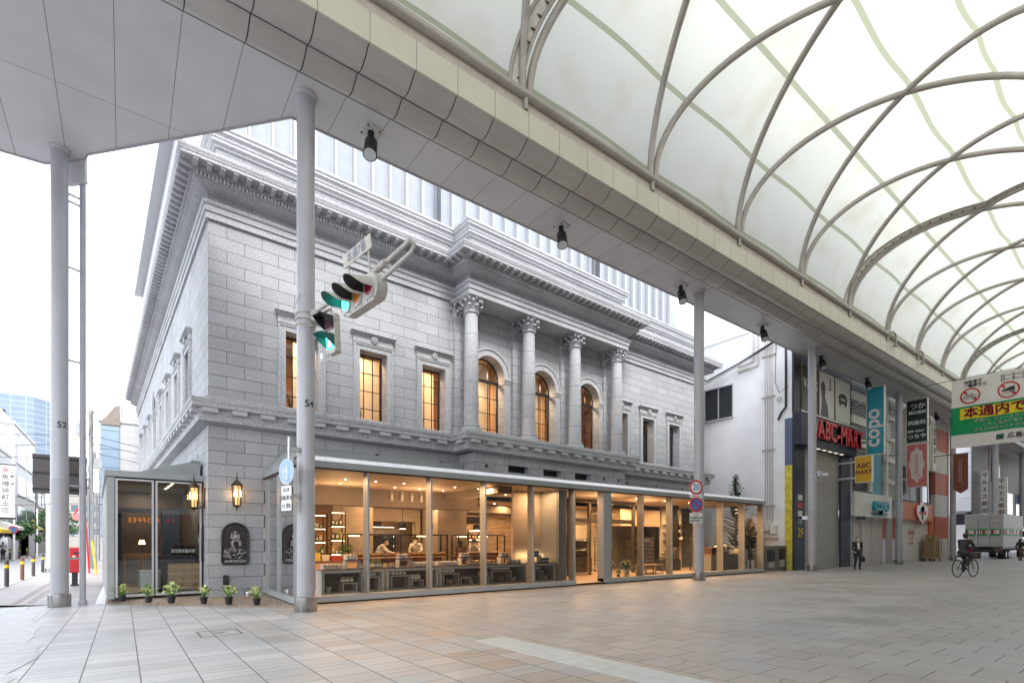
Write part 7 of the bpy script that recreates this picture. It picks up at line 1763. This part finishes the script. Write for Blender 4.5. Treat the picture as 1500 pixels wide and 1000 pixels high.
# ================================================================ PEOPLE
SKIN = M('skin', (.50, .30, .21), .55, 0, .05); HAIR = M('hair_black', (.018, .014, .012), .55); MASKW = M('mask_white', (.72, .73, .75), .7)
def person(label, loc, rz, mats, J, H=1.72, hair='short', mask=False, group=None):
    """J: joints in metres for a 1.72 m figure facing -Y; one continuous remeshed body with materials by limb"""
    t = T('person', label, 'person', loc, rz, group); k = H / 1.72
    bones = [('pelvis', 'waist', .135, .125, 1), ('waist', 'chest', .125, .145, 0), ('chest', 'neck', .145, .06, 0), ('neck', 'head', .052, .055, 2), ('shL', 'shR', .085, .085, 0), ('hipL', 'hipR', .10, .10, 1)]
    for s in 'LR':
        bones += [('sh' + s, 'el' + s, .062, .048, 0), ('el' + s, 'wr' + s, .047, .034, 0), ('wr' + s, 'ha' + s, .030, .033, 2), ('hip' + s, 'kn' + s, .098, .064, 1), ('kn' + s, 'an' + s, .062, .043, 1), ('an' + s, 'to' + s, .045, .035, 3)]
    P = {n_: Vector(p) * k for n_, p in J.items()}
    b = MB()
    for a, c, r0_, r1_, m_ in bones:
        b.cyl(P[a], P[c], r0_ * k, r1_ * k, 12); b.ell(P[a], r0_ * k, r0_ * k, r0_ * k, 10, 8); b.ell(P[c], r1_ * k, r1_ * k, r1_ * k, 10, 8)
    hd = P['head']; fwd = Vector(J.get('face', (0, -1, -.1))).normalized()
    sx_ = fwd.cross(Vector((0, 0, 1))).normalized()
    b.ell(hd + Vector((0, 0, .09)) * k, .078 * k, .095 * k, .118 * k, 16, 12); b.ell(hd + (fwd * .06 + Vector((0, 0, .03))) * k, .052 * k, .05 * k, .06 * k, 10, 8)
    b.ell(hd + (fwd * .105 + Vector((0, 0, .075))) * k, .016 * k, .022 * k, .024 * k, 8, 6)
    for s in (-1, 1): b.ell(hd + (sx_ * s * .08 + Vector((0, 0, .075))) * k, .016 * k, .022 * k, .032 * k, 8, 6)
    me = bpy.data.meshes.new('body'); me.from_pydata([tuple(v) for v in b.v], [], b.f)
    o = bpy.data.objects.new('body', me); COL.objects.link(o)
    md = o.modifiers.new('r', 'REMESH'); md.mode = 'VOXEL'; md.voxel_size = .017 * k
    sm = o.modifiers.new('s', 'SMOOTH'); sm.iterations = 4; sm.factor = .5
    dg = bpy.context.evaluated_depsgraph_get(); m2 = bpy.data.meshes.new_from_object(o.evaluated_get(dg), depsgraph=dg)
    vs = [tuple(v.co) for v in m2.vertices]; fs = [tuple(p.vertices) for p in m2.polygons]
    bpy.data.objects.remove(o); bpy.data.meshes.remove(me); bpy.data.meshes.remove(m2)
    segs = [(P[a], P[c], (r0_ + r1_) / 2 * k, m_) for a, c, r0_, r1_, m_ in bones]
    out = MB(); out.v = vs; out.f = fs
    for f_ in fs:
        c = sum((Vector(vs[i]) for i in f_), Vector()) / len(f_); best = None
        if (c - (hd + Vector((0, 0, .07)) * k)).length < .15 * k: out.m.append(2); continue
        for a, d, r_, m_ in segs:
            ab = d - a; s = max(0, min(1, (c - a).dot(ab) / max(ab.dot(ab), 1e-9))); e = (c - a - ab * s).length - r_
            if best is None or e < best[0]: best = (e, m_)
        out.m.append(best[1])
    for s in 'LR':        # fingers and thumb grow out of the palm
        w_, h_ = P['wr' + s], P['ha' + s]; d = (h_ - w_).normalized(); sd = d.cross(Vector((0, 1, 0) if abs(d.y) < .9 else (0, 0, 1))).normalized(); nd = d.cross(sd)
        for i, L in enumerate((.062, .072, .068, .052)):
            o_ = h_ + sd * (i - 1.5) * .017 * k; out.tube([o_, o_ + (d * L * .55 + nd * .012) * k, o_ + (d * L * .85 + nd * .035) * k], [.0095 * k, .0085 * k, .007 * k], 6, 2)
        o_ = w_ + d * .03 * k - sd * .028 * k; out.tube([o_, o_ + (d * .03 - sd * .025) * k, o_ + (d * .06 - sd * .03 + nd * .01) * k], [.012 * k, .010 * k, .008 * k], 6, 2)
    out.build('body', mats, t, True, local=True)
    b = MB(); hc = hd + (Vector((0, 0, .105)) - fwd * .018) * k
    b.ell(hc, .088 * k, .10 * k, .112 * k, 18, 12)
    keep = [i for i, f_ in enumerate(b.f) if (sum((Vector(b.v[j]) for j in f_), Vector()) / len(f_) - hc).dot(fwd) < .045 * k or sum(b.v[j][2] for j in f_) / len(f_) > hc.z + .06 * k]
    b.f = [b.f[i] for i in keep]; b.m = [0] * len(b.f)
    if hair == 'cap': b.lathe([(.10 * k, .02 * k), (.108 * k, .05 * k), (.10 * k, .12 * k), (.05 * k, .15 * k), (.01, .155 * k)], (hc.x, hc.y, hc.z), 16)
    if hair == 'long': b.ell(hc + (-fwd * .05 + Vector((0, 0, -.12))) * k, .08 * k, .05 * k, .15 * k, 12, 8)
    b.build('hair', HAIR, t, True, local=True)
    b = MB()
    for s in (-1, 1): b.ell(hd + (fwd * .088 + sx_ * s * .03 + Vector((0, 0, .10))) * k, .011 * k, .008 * k, .007 * k, 8, 6)
    b.build('eyes', HAIR, t, local=True)
    if mask: b = MB(); b.ell(hd + (fwd * .078 + Vector((0, 0, .042))) * k, .062 * k, .046 * k, .052 * k, 12, 8); b.build('face_mask', MASKW, t, True, local=True)
    return t, P, k
STAND = dict(pelvis=(0, 0, .93), waist=(0, .01, 1.08), chest=(0, .0, 1.28), neck=(0, .01, 1.43), head=(0, -.01, 1.50), shL=(.17, 0, 1.38), shR=(-.17, 0, 1.38), elL=(.22, .03, 1.12), wrL=(.22, -.06, .88), haL=(.22, -.09, .80), elR=(-.22, .03, 1.12), wrR=(-.22, -.06, .88), haR=(-.22, -.09, .80),
             hipL=(.09, 0, .90), hipR=(-.09, 0, .90), knL=(.095, -.02, .50), knR=(-.095, -.02, .50), anL=(.095, .03, .08), anR=(-.095, .03, .08), toL=(.105, -.13, .035), toR=(-.105, -.13, .035))
SUIT = M('dark_suit', (.02, .021, .026), .7); SHOE = M('black_shoe', (.012, .012, .012), .4); SHIRT = M('pale_shirt', (.62, .58, .50), .75); APRON = M('dark_apron', (.06, .05, .05), .8); TROU = M('dark_trousers', (.03, .03, .035), .8); GREYT = M('grey_top', (.42, .42, .44), .8); BROWN = M('brown_coat', (.10, .06, .045), .8)
walk = dict(STAND); walk.update(knL=(.07, -.16, .50), anL=(.06, -.12, .09), toL=(.07, -.28, .05), knR=(-.06, .04, .49), anR=(-.06, .22, .14), toR=(-.06, .12, .04), elL=(.23, .10, 1.12), wrL=(.22, .04, .90), haL=(.21, .01, .83), elR=(-.23, -.05, 1.12), wrR=(-.19, -.22, .96), haR=(-.18, -.27, .90))
p_, P_, k_ = person('walker in dark suit, pale shirt and white mask carrying a black bag', (33.92, 11.88, -.18), R(-52), [SUIT, SUIT, SKIN, SHOE], walk, 1.93, 'short', True)
b = MB(); b.slab([(-.06 * k_, -.15 * k_, 1.40 * k_), (.06 * k_, -.15 * k_, 1.40 * k_), (.05 * k_, -.155 * k_, 1.12 * k_), (0, -.157 * k_, 1.05 * k_), (-.05 * k_, -.155 * k_, 1.12 * k_)], (0, -.012, 0)); b.build('shirt_front', SHIRT, p_, local=True)
Mw = Matrix.Translation((33.92, 11.88, -.18)) @ Matrix.Rotation(R(-52), 4, 'Z'); bp_ = Mw @ (P_['haL'] + Vector((.02, .0, -.28)))
t = T('handbag', 'black bag held by the walker in the dark suit', 'bag', bp_, R(-52)); b = MB(); b.bbox(-.07, .07, -.22, .22, -.17, .13, .03); b.build('bag_body', SUIT, t, local=True); b = MB(); b.tube([(0, -.12, .13), (0, -.08, .25), (0, .0, .30), (0, .08, .25), (0, .12, .13)], .013, 6); b.build('handle', SUIT, t, True, local=True)
reach = dict(STAND); reach.update(waist=(0, -.03, 1.07), chest=(0, -.14, 1.24), neck=(0, -.24, 1.36), head=(0, -.29, 1.42), shL=(.17, -.19, 1.32), shR=(-.17, -.19, 1.32), elL=(.24, -.36, 1.13), wrL=(.15, -.56, 1.06), haL=(.13, -.64, 1.05), elR=(-.24, -.36, 1.13), wrR=(-.15, -.56, 1.06), haR=(-.13, -.64, 1.05), face=(0, -1, -.55))
APR = [SHIRT, APRON, SKIN, SHOE]
person('baker in dark cap leaning over the left half of the long bread case', (8.05, 19.55, FLZ), R(60), APR, reach, 1.80, 'cap', True)
person('baker in dark apron reaching over the right half of the long bread case', (9.75, 19.55, FLZ), R(-35), APR, reach, 1.84, 'cap', True)
person('baker in pale shirt standing behind the short bread case', (12.35, 19.4, FLZ), R(-10), APR, reach, 1.72, 'cap', True)
c2 = dict(STAND); c2.update(elL=(.2, -.1, 1.12), wrL=(.12, -.25, 1.05), haL=(.1, -.32, 1.05))
person('dark-clothed customer standing between the two bread cases', (11.0, 18.1, FLZ), R(150), [BROWN, TROU, SKIN, SHOE], c2, 1.62, 'long')
person('person in brown skirt and black top at the right edge beside the lorry', (57.0, 8.55, -.11), R(60), [SUIT, BROWN, SKIN, SHOE], walk, 1.80, 'long')
person('pedestrian in grey top and black trousers near the awnings of the left street', (-8.9, 66.5, -.33), R(10), [GREYT, TROU, SKIN, SHOE], walk, 1.75, 'short')
person('pedestrian in black beside the white street pole on the left street', (-3.3, 43.0, -.33), R(20), [SUIT, TROU, SKIN, SHOE], walk, 1.78, 'long')
# ---- cyclist riding along the arcade
BX, BYC, BZ_, BRZ = 29.2, 6.1, gz(6.1), R(75)
bt = T('bicycle', 'dark city bicycle ridden along the arcade at the right', 'bicycle', (BX, BYC, BZ_), BRZ)      # local: forward is -Y
k = 1.1
for nm, y in (('front_wheel', -.52), ('rear_wheel', .52)):
    b = MB(); b.tube([(0, (y + .33 * math.cos(a)) * k, (.34 + .33 * math.sin(a)) * k) for a in [i * .2094 for i in range(30)]], .018 * k, 8, closed=True); w_ = b.build(nm, RUBBER, bt, True, local=True)
    b = MB()
    for i in range(14): a = i * .449; b.cyl((0, y * k, .34 * k), (0, (y + .315 * math.cos(a)) * k, (.34 + .315 * math.sin(a)) * k), .003, n=4)
    b.cyl((-.04, y * k, .34 * k), (.04, y * k, .34 * k), .03, n=10); b.build('spokes', STEEL, w_, local=True)
b = MB(); q = lambda y, z, x=0: (x, y * k, z * k)
b.tube([q(-.52, .34), q(-.40, .72), q(-.38, .84)], .018, 8); b.tube([q(-.40, .70), q(.05, .32), q(.52, .34)], .02, 8); b.tube([q(.05, .32), q(.18, .80)], .018, 8); b.tube([q(.52, .34), q(.15, .66)], .014, 8); b.tube([q(-.39, .78), q(.15, .66)], .018, 8); b.build('frame', DKMETAL, bt, True, local=True)
b = MB(); b.tube([q(-.22, .98, -.27), q(-.34, .98, -.24), q(-.38, .92, 0), q(-.34, .98, .24), q(-.22, .98, .27)], .014, 8); b.tube([q(-.38, .84), q(-.38, .92)], .015, 8); b.build('handlebar', STEEL, bt, True, local=True)
b = MB(); b.ell(q(.20, .85), .09, .14, .035, 12, 8); b.build('saddle', BLACK, bt, True, local=True)
b = MB(); b.box(-.17, .17, -.72 * k, -.44 * k, .72 * k, .96 * k); b.build('front_basket', M('basket_grey', (.12, .12, .12), .5, .5), bt, local=True)
b = MB(); b.cyl(q(.05, .32, -.08), q(.05, .32, .08), .05, n=12); b.tube([q(.05, .32, .07), q(-.06, .20, .07)], .012, 6); b.tube([q(.05, .32, -.07), q(.16, .44, -.07)], .012, 6); b.box(.07, .17, -.10 * k, -.02 * k, .19 * k, .21 * k); b.box(-.17, -.07, .12 * k, .2 * k, .43 * k, .45 * k); b.build('crank', DKMETAL, bt, local=True)
ride = dict(STAND); ride.update(pelvis=(0, .20, .98), waist=(0, .15, 1.12), chest=(0, .06, 1.30), neck=(0, -.0, 1.45), head=(0, -.03, 1.52), shL=(.17, .02, 1.40), shR=(-.17, .02, 1.40), elL=(.25, -.10, 1.18), wrL=(.27, -.22, 1.01), haL=(.27, -.26, .985), elR=(-.25, -.10, 1.18), wrR=(-.27, -.22, 1.01), haR=(-.27, -.26, .985), hipL=(.09, .18, .95), hipR=(-.09, .18, .95), knL=(.11, -.18, .70), anL=(.11, -.03, .29), toL=(.11, -.14, .235), knR=(-.11, -.14, .86), anR=(-.11, .14, .52), toR=(-.11, .02, .475))
person('cyclist in black jacket riding the dark bicycle', (BX, BYC, BZ_), BRZ, [SUIT, TROU, SKIN, SHOE], ride, 1.72 * k, 'short', True)
# ================================================================ STREET ON THE LEFT
BOLL = M('bollard_brown', (.06, .045, .045), .5); BOLR = M('bollard_rust', (.17, .055, .03), .6)
bo = None
bspots = [(-3.73, 28.65, 'dark bollard with yellow band nearest the camera on the left kerb'), (-3.76, 32.9, None), (-3.74, 36.4, 'third dark bollard along the left kerb'), (-3.76, 40.5, 'fourth dark bollard along the left kerb, just left of the white pole'), (-3.78, 45, 'fifth dark bollard along the left kerb, behind the white pole')]
def bollard(x, y, mt, label, group):
    t = T('bollard', label, 'bollard', (x, y, -.32), 0, group); b = MB(); b.lathe([(.072, 0), (.072, 1.02), (.06, 1.05)], n=16); b.build('post', mt, t, True, local=True); b = MB(); b.lathe([(.074, .74), (.0745, .75), (.0745, .86), (.074, .87)], n=16); b.build('yellow_band', YEL, t, True, local=True); return t
bo = bollard(*bspots[0][:2], BOLL, bspots[0][2], 'bollards on the left kerb')
for x, y, lab in bspots[1:]:
    if lab is None: bollard(x, y, BOLR, 'rust-brown bollard second along the left kerb', 'bollards on the left kerb')
    else: dup(bo, (x, y, -.32), 0, lab)
for i in range(6): dup(bo, (-8.7, 52 + i * 5.5, -.32), 0, 'small dark bollard along the far kerb of the left street', 'bollards on the far kerb')
t = T('white_street_pole', 'white round street pole behind the bollards on the left', 'pole', (-3.50, 40.6, -.33)); b = MB(); b.cyl((-3.5, 40.6, -.33), (-3.5, 40.6, 3.7), .13, n=20); b.cyl((-3.5, 40.6, 3.7), (-3.5, 40.6, 4.3), .155, n=20); b.build('shaft', WHITE, t, True); b = MB(); b.cyl((-3.5, 40.6, -.33), (-3.5, 40.6, -.1), .17, n=20); b.cyl((-3.5, 40.6, 3.62), (-3.5, 40.6, 3.72), .16, n=20); b.build('collar', STEEL, t, True)
t = T('post_box', 'red street post box behind the drainpipe', 'post box', (-1.5, 27.7, -.33)); b = MB(); b.bbox(-1.76, -1.24, 27.45, 27.95, .20, 1.24, .03); b.build('box_body', RED, t); b = MB(); b.box(-1.62, -1.38, 27.43, 27.45, .98, 1.04); b.box(-1.66, -1.56, 27.44, 27.45, .84, .90, 1); b.build('slot', [BLACK, SIGNW], t); b = MB(); b.box(-1.68, -1.50, 27.6, 27.8, -.33, .20); b.box(-1.72, -1.3, 27.55, 27.85, -.33, -.28); b.build('leg', BLACK, t)
t = T('signboard_back', 'dark grey back of a wide street signboard behind pole 52', 'sign', (-1.5, 20.5, 2.9)); b = MB(); b.bbox(-2.13, -.90, 20.5, 20.58, 2.90, 4.06, .015); b.build('board', M('board_back', (.13, .115, .11), .55, .2, .15, 14), t)
b = MB()
for z in (3.0, 3.48, 3.92): b.box(-2.13, -.90, 20.47, 20.5, z, z + .05)
b.box(-1.5, -1.42, 19.15, 20.5, 3.1, 3.18); b.box(-1.5, -1.42, 19.15, 20.5, 3.75, 3.83); b.build('rail', DKMETAL, t)
t = T('arched_red_sign_post', 'red arched post with round sign behind the drainpipe', 'sign', (-1.6, 38, -.33)); b = MB(); b.tube([(-1.55, 38, -.33), (-1.66, 38, 1.6), (-1.74, 38, 2.9), (-1.88, 38, 3.25), (-2.08, 38, 3.28), (-2.25, 38, 2.9)], .045, 8); b.build('post', RED, t, True); b = MB(); b.cyl((-2.1, 37.96, 2.85), (-2.1, 38, 2.85), .2, n=20); b.build('round_sign', M('round_sign_pink', (.55, .2, .2), .5), t)
t = T('guy_wire_cover', 'yellow slanting guy wire cover beside the utility pole', 'guard', (-1.2, 36, -.33)); b = MB(); b.tube([(-1.19, 36, -.33), (-1.23, 36, .3), (-1.36, 36, 1.5)], .05, 8); b.build('cover', YEL, t, True)
def utility(x, y, H, label, seed):
    t = T('utility_pole', label, 'pole', (x, y, -.33)); q = random.Random(seed); UG = M('utility_grey', (.24, .25, .255), .7)
    b = MB(); b.cyl((x, y, -.33), (x, y, H), .17, .12, 14); b.build('shaft', UG, t, True)
    b = MB()
    for z in (H - .2, H - .9, H - 1.9, H - 2.8): b.box(x - .9, x + .55, y - .05, y + .05, z, z + .09)
    b.build('crossarm', LTGREY, t)
    b = MB(); b.cyl((x - .55, y - .1, H - 1.75), (x - .55, y - .1, H - 1.0), .24, n=14); b.box(x + .15, x + .6, y - .25, y + .2, H - 3.9, H - 3.2); b.box(x - .6, x - .2, y - .3, y, H - 5.2, H - 4.6); b.build('transformer', M('transformer_grey', (.30, .31, .32), .5), t, True)
    b = MB()
    for i in range(12): xx = x + q.uniform(-.85, .5); z = q.choice((H - .1, H - .8, H - 1.8)); b.lathe([(.03, 0), (.05, .06), (.03, .14)], (xx, y, z + .06), 8)
    b.build('insulator', SIGNW, t, True)
    b = MB()
    for i in range(9): a = q.uniform(-.35, .35); z = q.uniform(1.5, H - 2); b.tube([(x + a, y - .15, z), (x + a * .5 + q.uniform(-.2, .2), y - .2, z + 1.2), (x + a, y - .1, min(H, z + 2.6))], .022, 5)
    for dx in (-.12, .12, .28): b.cyl((x + dx, y - .2, -.3), (x + dx, y - .2, H * .45), .05, n=8)
    b.build('cable_runs', M('cable_grey', (.22, .23, .24), .6), t); return t
utility(-1.75, 45, 10.3, 'grey utility pole with transformer and tangled cables, tallest left of the stone building', 1); utility(-1.7, 62, 10.6, 'second grey utility pole farther down the left street', 2); utility(-1.6, 80, 10.8, 'third grey utility pole far down the left street', 3)
for i, (za, zb) in enumerate(((9.0, 8.8), (8.2, 8.3), (4.6, 4.6), (4.05, 4.1), (7.4, 7.6))):
    t = T('overhead_cable', 'thin overhead cable crossing the left street, %s from the top' % ('first', 'second', 'fourth', 'lowest', 'third')[i], 'cable', (-5, 50, za)); b = MB(); b.tube([(-12, 52, za + .1), (-6.5, 50, za - .08), (-1.8, 46, zb), (1.5, 50, zb - .1)], .018, 5); b.build('cable', DKMETAL, t)
CITYW = M('city_white', (.44, .44, .445), .6, 0, .05, .6); CITYG = M('city_glass', (.10, .13, .15), .12, .0, .1); CITYB = M('city_beige', (.28, .26, .23), .7)
def block(name, label, x0_, x1_, y0_, y1_, z1_, wallm, wins, face, glassm=CITYG, extra=None, cat='building'):
    t = T(name, label, cat, ((x0_ + x1_) / 2, y0_, -.33)); b = MB(); b.box(x0_, x1_, y0_, y1_, -.34, z1_); b.build('wall', wallm, t)
    b = MB(); b.box(x0_ - .1, x1_ + .1, y0_ - .1, y1_ + .1, z1_, z1_ + .35); b.build('parapet', wallm, t)
    if wins:
        b = MB(); b2 = MB()
        for (a, c, z0_, z2_) in wins:
            if face == 'E': b.box(x1_ + .01, x1_ + .04, a, c, z0_, z2_); b2.box(x1_ + .01, x1_ + .18, a - .1, c + .1, z0_ - .2, z0_)
            elif face == 'S': b.box(a, c, y0_ - .04, y0_ - .01, z0_, z2_); b2.box(a - .1, c + .1, y0_ - .15, y0_ - .01, z0_ - .2, z0_)
        b.build('window_glass', glassm, t); b2.build('window_sill', LTGREY, t)
    return t
block('corner_shop_block', 'low white building with dark strip windows at the far left', -22, -9.9, 50, 78.5, 10.6, CITYW, [(52 + i * 3.2, 54.4 + i * 3.2, z, z + 1.6) for i in range(8) for z in (3.6, 7.2)], 'E')
t = block('white_office_block', 'taller white building with slanted roof and wide windows at the left', -23, -9.8, 80, 97, 14.6, CITYW, [(82 + i * 7.4, 88.5 + i * 7.4, z, z + 2.1) for i in range(2) for z in (3.4, 7.0, 10.6)], 'E')
b = MB(); b.slab([(-23, 80.2, 14.95), (-9.9, 80.2, 14.95), (-12.5, 80.2, 18.2), (-23, 80.2, 18.2)], (0, 16.6, 0)); b.build('sloped_roof', CITYW, t)
block('beige_office_block', 'beige distant building closing the left side of the street', -24, -9.8, 99, 130, 13.5, CITYB, [(100 + i * 4.2, 103 + i * 4.2, z, z + 1.8) for i in range(7) for z in (3.4, 6.6, 9.8)], 'E')
block('distant_block', 'distant pale building at the end of the left street', -14, -2.5, 175, 190, 14, CITYB, [(-13 + i * 2.2, -11.6 + i * 2.2, z, z + 1.8) for i in range(5) for z in (3, 6, 9)], 'S')
t = block('glass_corner_block', 'slim building of blue glass and white tile right of the utility pole', -1.7, 6, 60, 75, 12.4, panels('white_city_tile', (.42, .42, .42), 1.2, .6, 0, 2, (0, 0), .5, .012, .6, .03), [], 'S')
b = MB(); b.box(-1.68, -.30, 59.9, 59.99, 2, 12.0); b.build('glass_front', panels('blue_glass_panels', (.22, .30, .38), 2, 1.7, 0, 2, (0, 0), .1, .03, .3, .05), t); b = MB(); b.slab([(-1.75, 59.85, 12.1), (-.25, 59.85, 12.1), (-.25, 59.85, 14.0), (-.6, 59.85, 13.9)], (0, 14, 0)); b.build('brown_roof_edge', M('roof_brown', (.22, .18, .15), .6), t)
b = MB(); b.box(-.2, 6, 60.1, 75, 12.75, 14.3); [b.cyl((-.2 + i * .8, 60.2, 14.3), (-.2 + i * .8, 60.2, 15.0), .03, n=6) for i in range(8)]; b.box(-.2, 6, 60.18, 60.22, 15.0, 15.06); b.build('roof_railing', CITYW, t)
block('grey_row_block', 'grey shops along the right side of the left street beyond the pole', -.4, 6, 77, 140, 9.5, CITYB, [], 'S')
tw = T('glass_tower', 'tall pale blue glass tower block rising behind the left street', 'tower', (-30, 190, 0)); GT = panels('tower_glass', (.17, .215, .275), 3.0, 1.5, 0, 2, (0, 0), .15, .12, 1.5, .06, 0, .1); GT2 = panels('tower_glass_side', (.17, .215, .275), 3.0, 1.5, 1, 2, (0, 0), .15, .12, 1.5, .06, 0, .1)
b = MB(); b.quad((-60, 190, -1), (-19.5, 190, -1), (-19.5, 190, 40.8), (-60, 190, 40.8)); b.quad((-19.5, 190.0, -1), (-14.8, 196, -1), (-14.8, 196, 40.6), (-19.5, 190, 40.6), 1); b.quad((-14.8, 196, -1), (-14.8, 230, -1), (-14.8, 230, 40.6), (-14.8, 196, 40.6), 1); b.quad((-60, 190, 40.7), (-19.5, 190, 40.7), (-14.8, 230, 40.7), (-60, 230, 40.7)); b.build('glass_wall', [GT, GT2], tw)
b = MB(); b.box(-60, -25, 189.6, 189.98, 34.2, 36.2); b.build('plant_floor_louvre', DKMETAL, tw); b = MB(); b.cyl((-22.5, 192, 40.8), (-22.5, 192, 44), .2, n=8); b.box(-24, -21, 191.6, 192.4, 42.5, 43); b.build('roof_mast', LTGREY, tw)
t = T('hanging_shop_sign', 'tall white shop sign with brush characters at the far left', 'sign', (-8.3, 56, 3.4)); b = MB(); b.box(-7.85, -6.83, 56, 56.2, 3.35, 7.4); b.build('signboard', SIGNW, t)
b = MB(); letters(b, '魚樽袋町支店', .46, (-7.36, 55.99, 6.45), FY, vertical=True); letters(b, '大衆の味', .27, (-6.98, 55.99, 6.85), FY, vertical=True); b.build('lettering', BINK, t); b = MB(); b.cyl((-7.36, 55.985, 7.05), (-7.36, 55.99, 7.05), .18, n=16); b.build('red_emblem', M('emblem_pink', (.6, .25, .25), .6), t); b = MB(); b.box(-9.9, -6.8, 56.2, 56.3, 3.2, 3.32); b.box(-9.9, -6.8, 56.2, 56.3, 7.42, 7.52); b.build('bracket', DKMETAL, t)
for x, y, z, w_, m_, lab in ((-9.6, 62, 2.2, 5, YEL, 'yellow shop awning at the far left'), (-9.6, 84, 2.9, 7, M('awning_lime', (.50, .46, .08), .6), 'lime yellow shop awning beyond the trees on the left'), (-9.6, 70, 2.6, 6, OFFW, 'white shop awning on the left street')):
    t = T('shop_awning', lab, 'awning', (x, y, z)); b = MB(); b.slab([(x - .3, y, z + .9), (x + 1.2, y, z + .3), (x + 1.2, y, z), (x - .3, y, z)], (0, w_, 0)); b.build('awning_cloth', m_, t); b = MB(); b.box(x - .3, x - .2, y, y + w_, -.3, z); b.build('shopfront_glass', bpy.data.materials['far_dark_window'], t)
def street_tree(label, loc, H, Rr, seed):
    t = T('street_tree', label, 'tree', loc); q = random.Random(seed); b = MB(); b.tube([(0, 0, 0), (.05, 0, H * .4), (0, .05, H * .75)], [.1, .07, .03], 8)
    for i in range(5): a = i * 1.3; b.tube([(0, 0, H * .4), (Rr * .5 * math.cos(a), Rr * .5 * math.sin(a), H * .72)], [.04, .015], 6)
    b.build('trunk', bpy.data.materials['fir_bark'], t, local=True); b = MB()
    cl = [(q.gauss(0, Rr * .45), q.gauss(0, Rr * .45), H * q.uniform(.45, .95), Rr * q.uniform(.25, .45)) for i in range(16)]
    for i in range(1500):
        c = q.choice(cl); d = Vector((q.gauss(0, 1), q.gauss(0, 1), q.gauss(0, 1))).normalized() * c[3] * q.random() ** .4; p = Vector(c[:3]) + d; a = Vector((q.gauss(0, 1), q.gauss(0, 1), q.gauss(0, 1))).normalized(); e = a.orthogonal().normalized() * .09; a *= .16
        b.add([p - a, p + e, p + a, p - e], [(0, 1, 2, 3)], q.choice((0, 0, 1)))
    b.build('crown', [LEAF, bpy.data.materials['leaf_dark']], t, local=True)
street_tree('small dark street tree before the lime awning on the left', (-8.9, 76, -.33), 4.2, 1.5, 2); street_tree('rounded green street tree farther down the left street', (-8.6, 98, -.33), 6.2, 2.4, 3); street_tree('distant street tree behind the white pole on the left', (-7.8, 112, -.33), 6.0, 2.4, 5)
t = T('road_sign', 'small round blue sign on a white pole across the left street', 'sign', (-8.35, 68, -.33)); b = MB(); b.cyl((-8.35, 68, -.33), (-8.35, 68, 3.6), .09, n=10); b.build('post', WHITE, t); b = MB(); b.cyl((-8.4, 67.85, 2.55), (-8.4, 67.9, 2.55), .36, n=24); b.build('red_rim', RED, t); b = MB(); b.cyl((-8.4, 67.83, 2.55), (-8.4, 67.86, 2.55), .27, n=24); b.build('blue_disc', SBLUE, t)
t = T('traffic_signal', 'small dark vertical traffic signal far down the left street', 'traffic light', (-7.9, 80, -.33)); b = MB(); b.cyl((-7.9, 80, -.33), (-7.9, 80, 5.2), .08, n=10); b.build('post', WHITE, t); b = MB(); b.box(-8.5, -7.95, 79.8, 80, 2.7, 4.0); b.build('casing', BLACK, t); b = MB(); [b.cyl((-8.22, 79.75, z), (-8.22, 79.8, z), .14, n=12) for z in (3.0, 3.4, 3.8)]; b.build('lamp', M('dim_amber', (.4, .2, .03), .4), t)
# drop the unused template loaf position guard
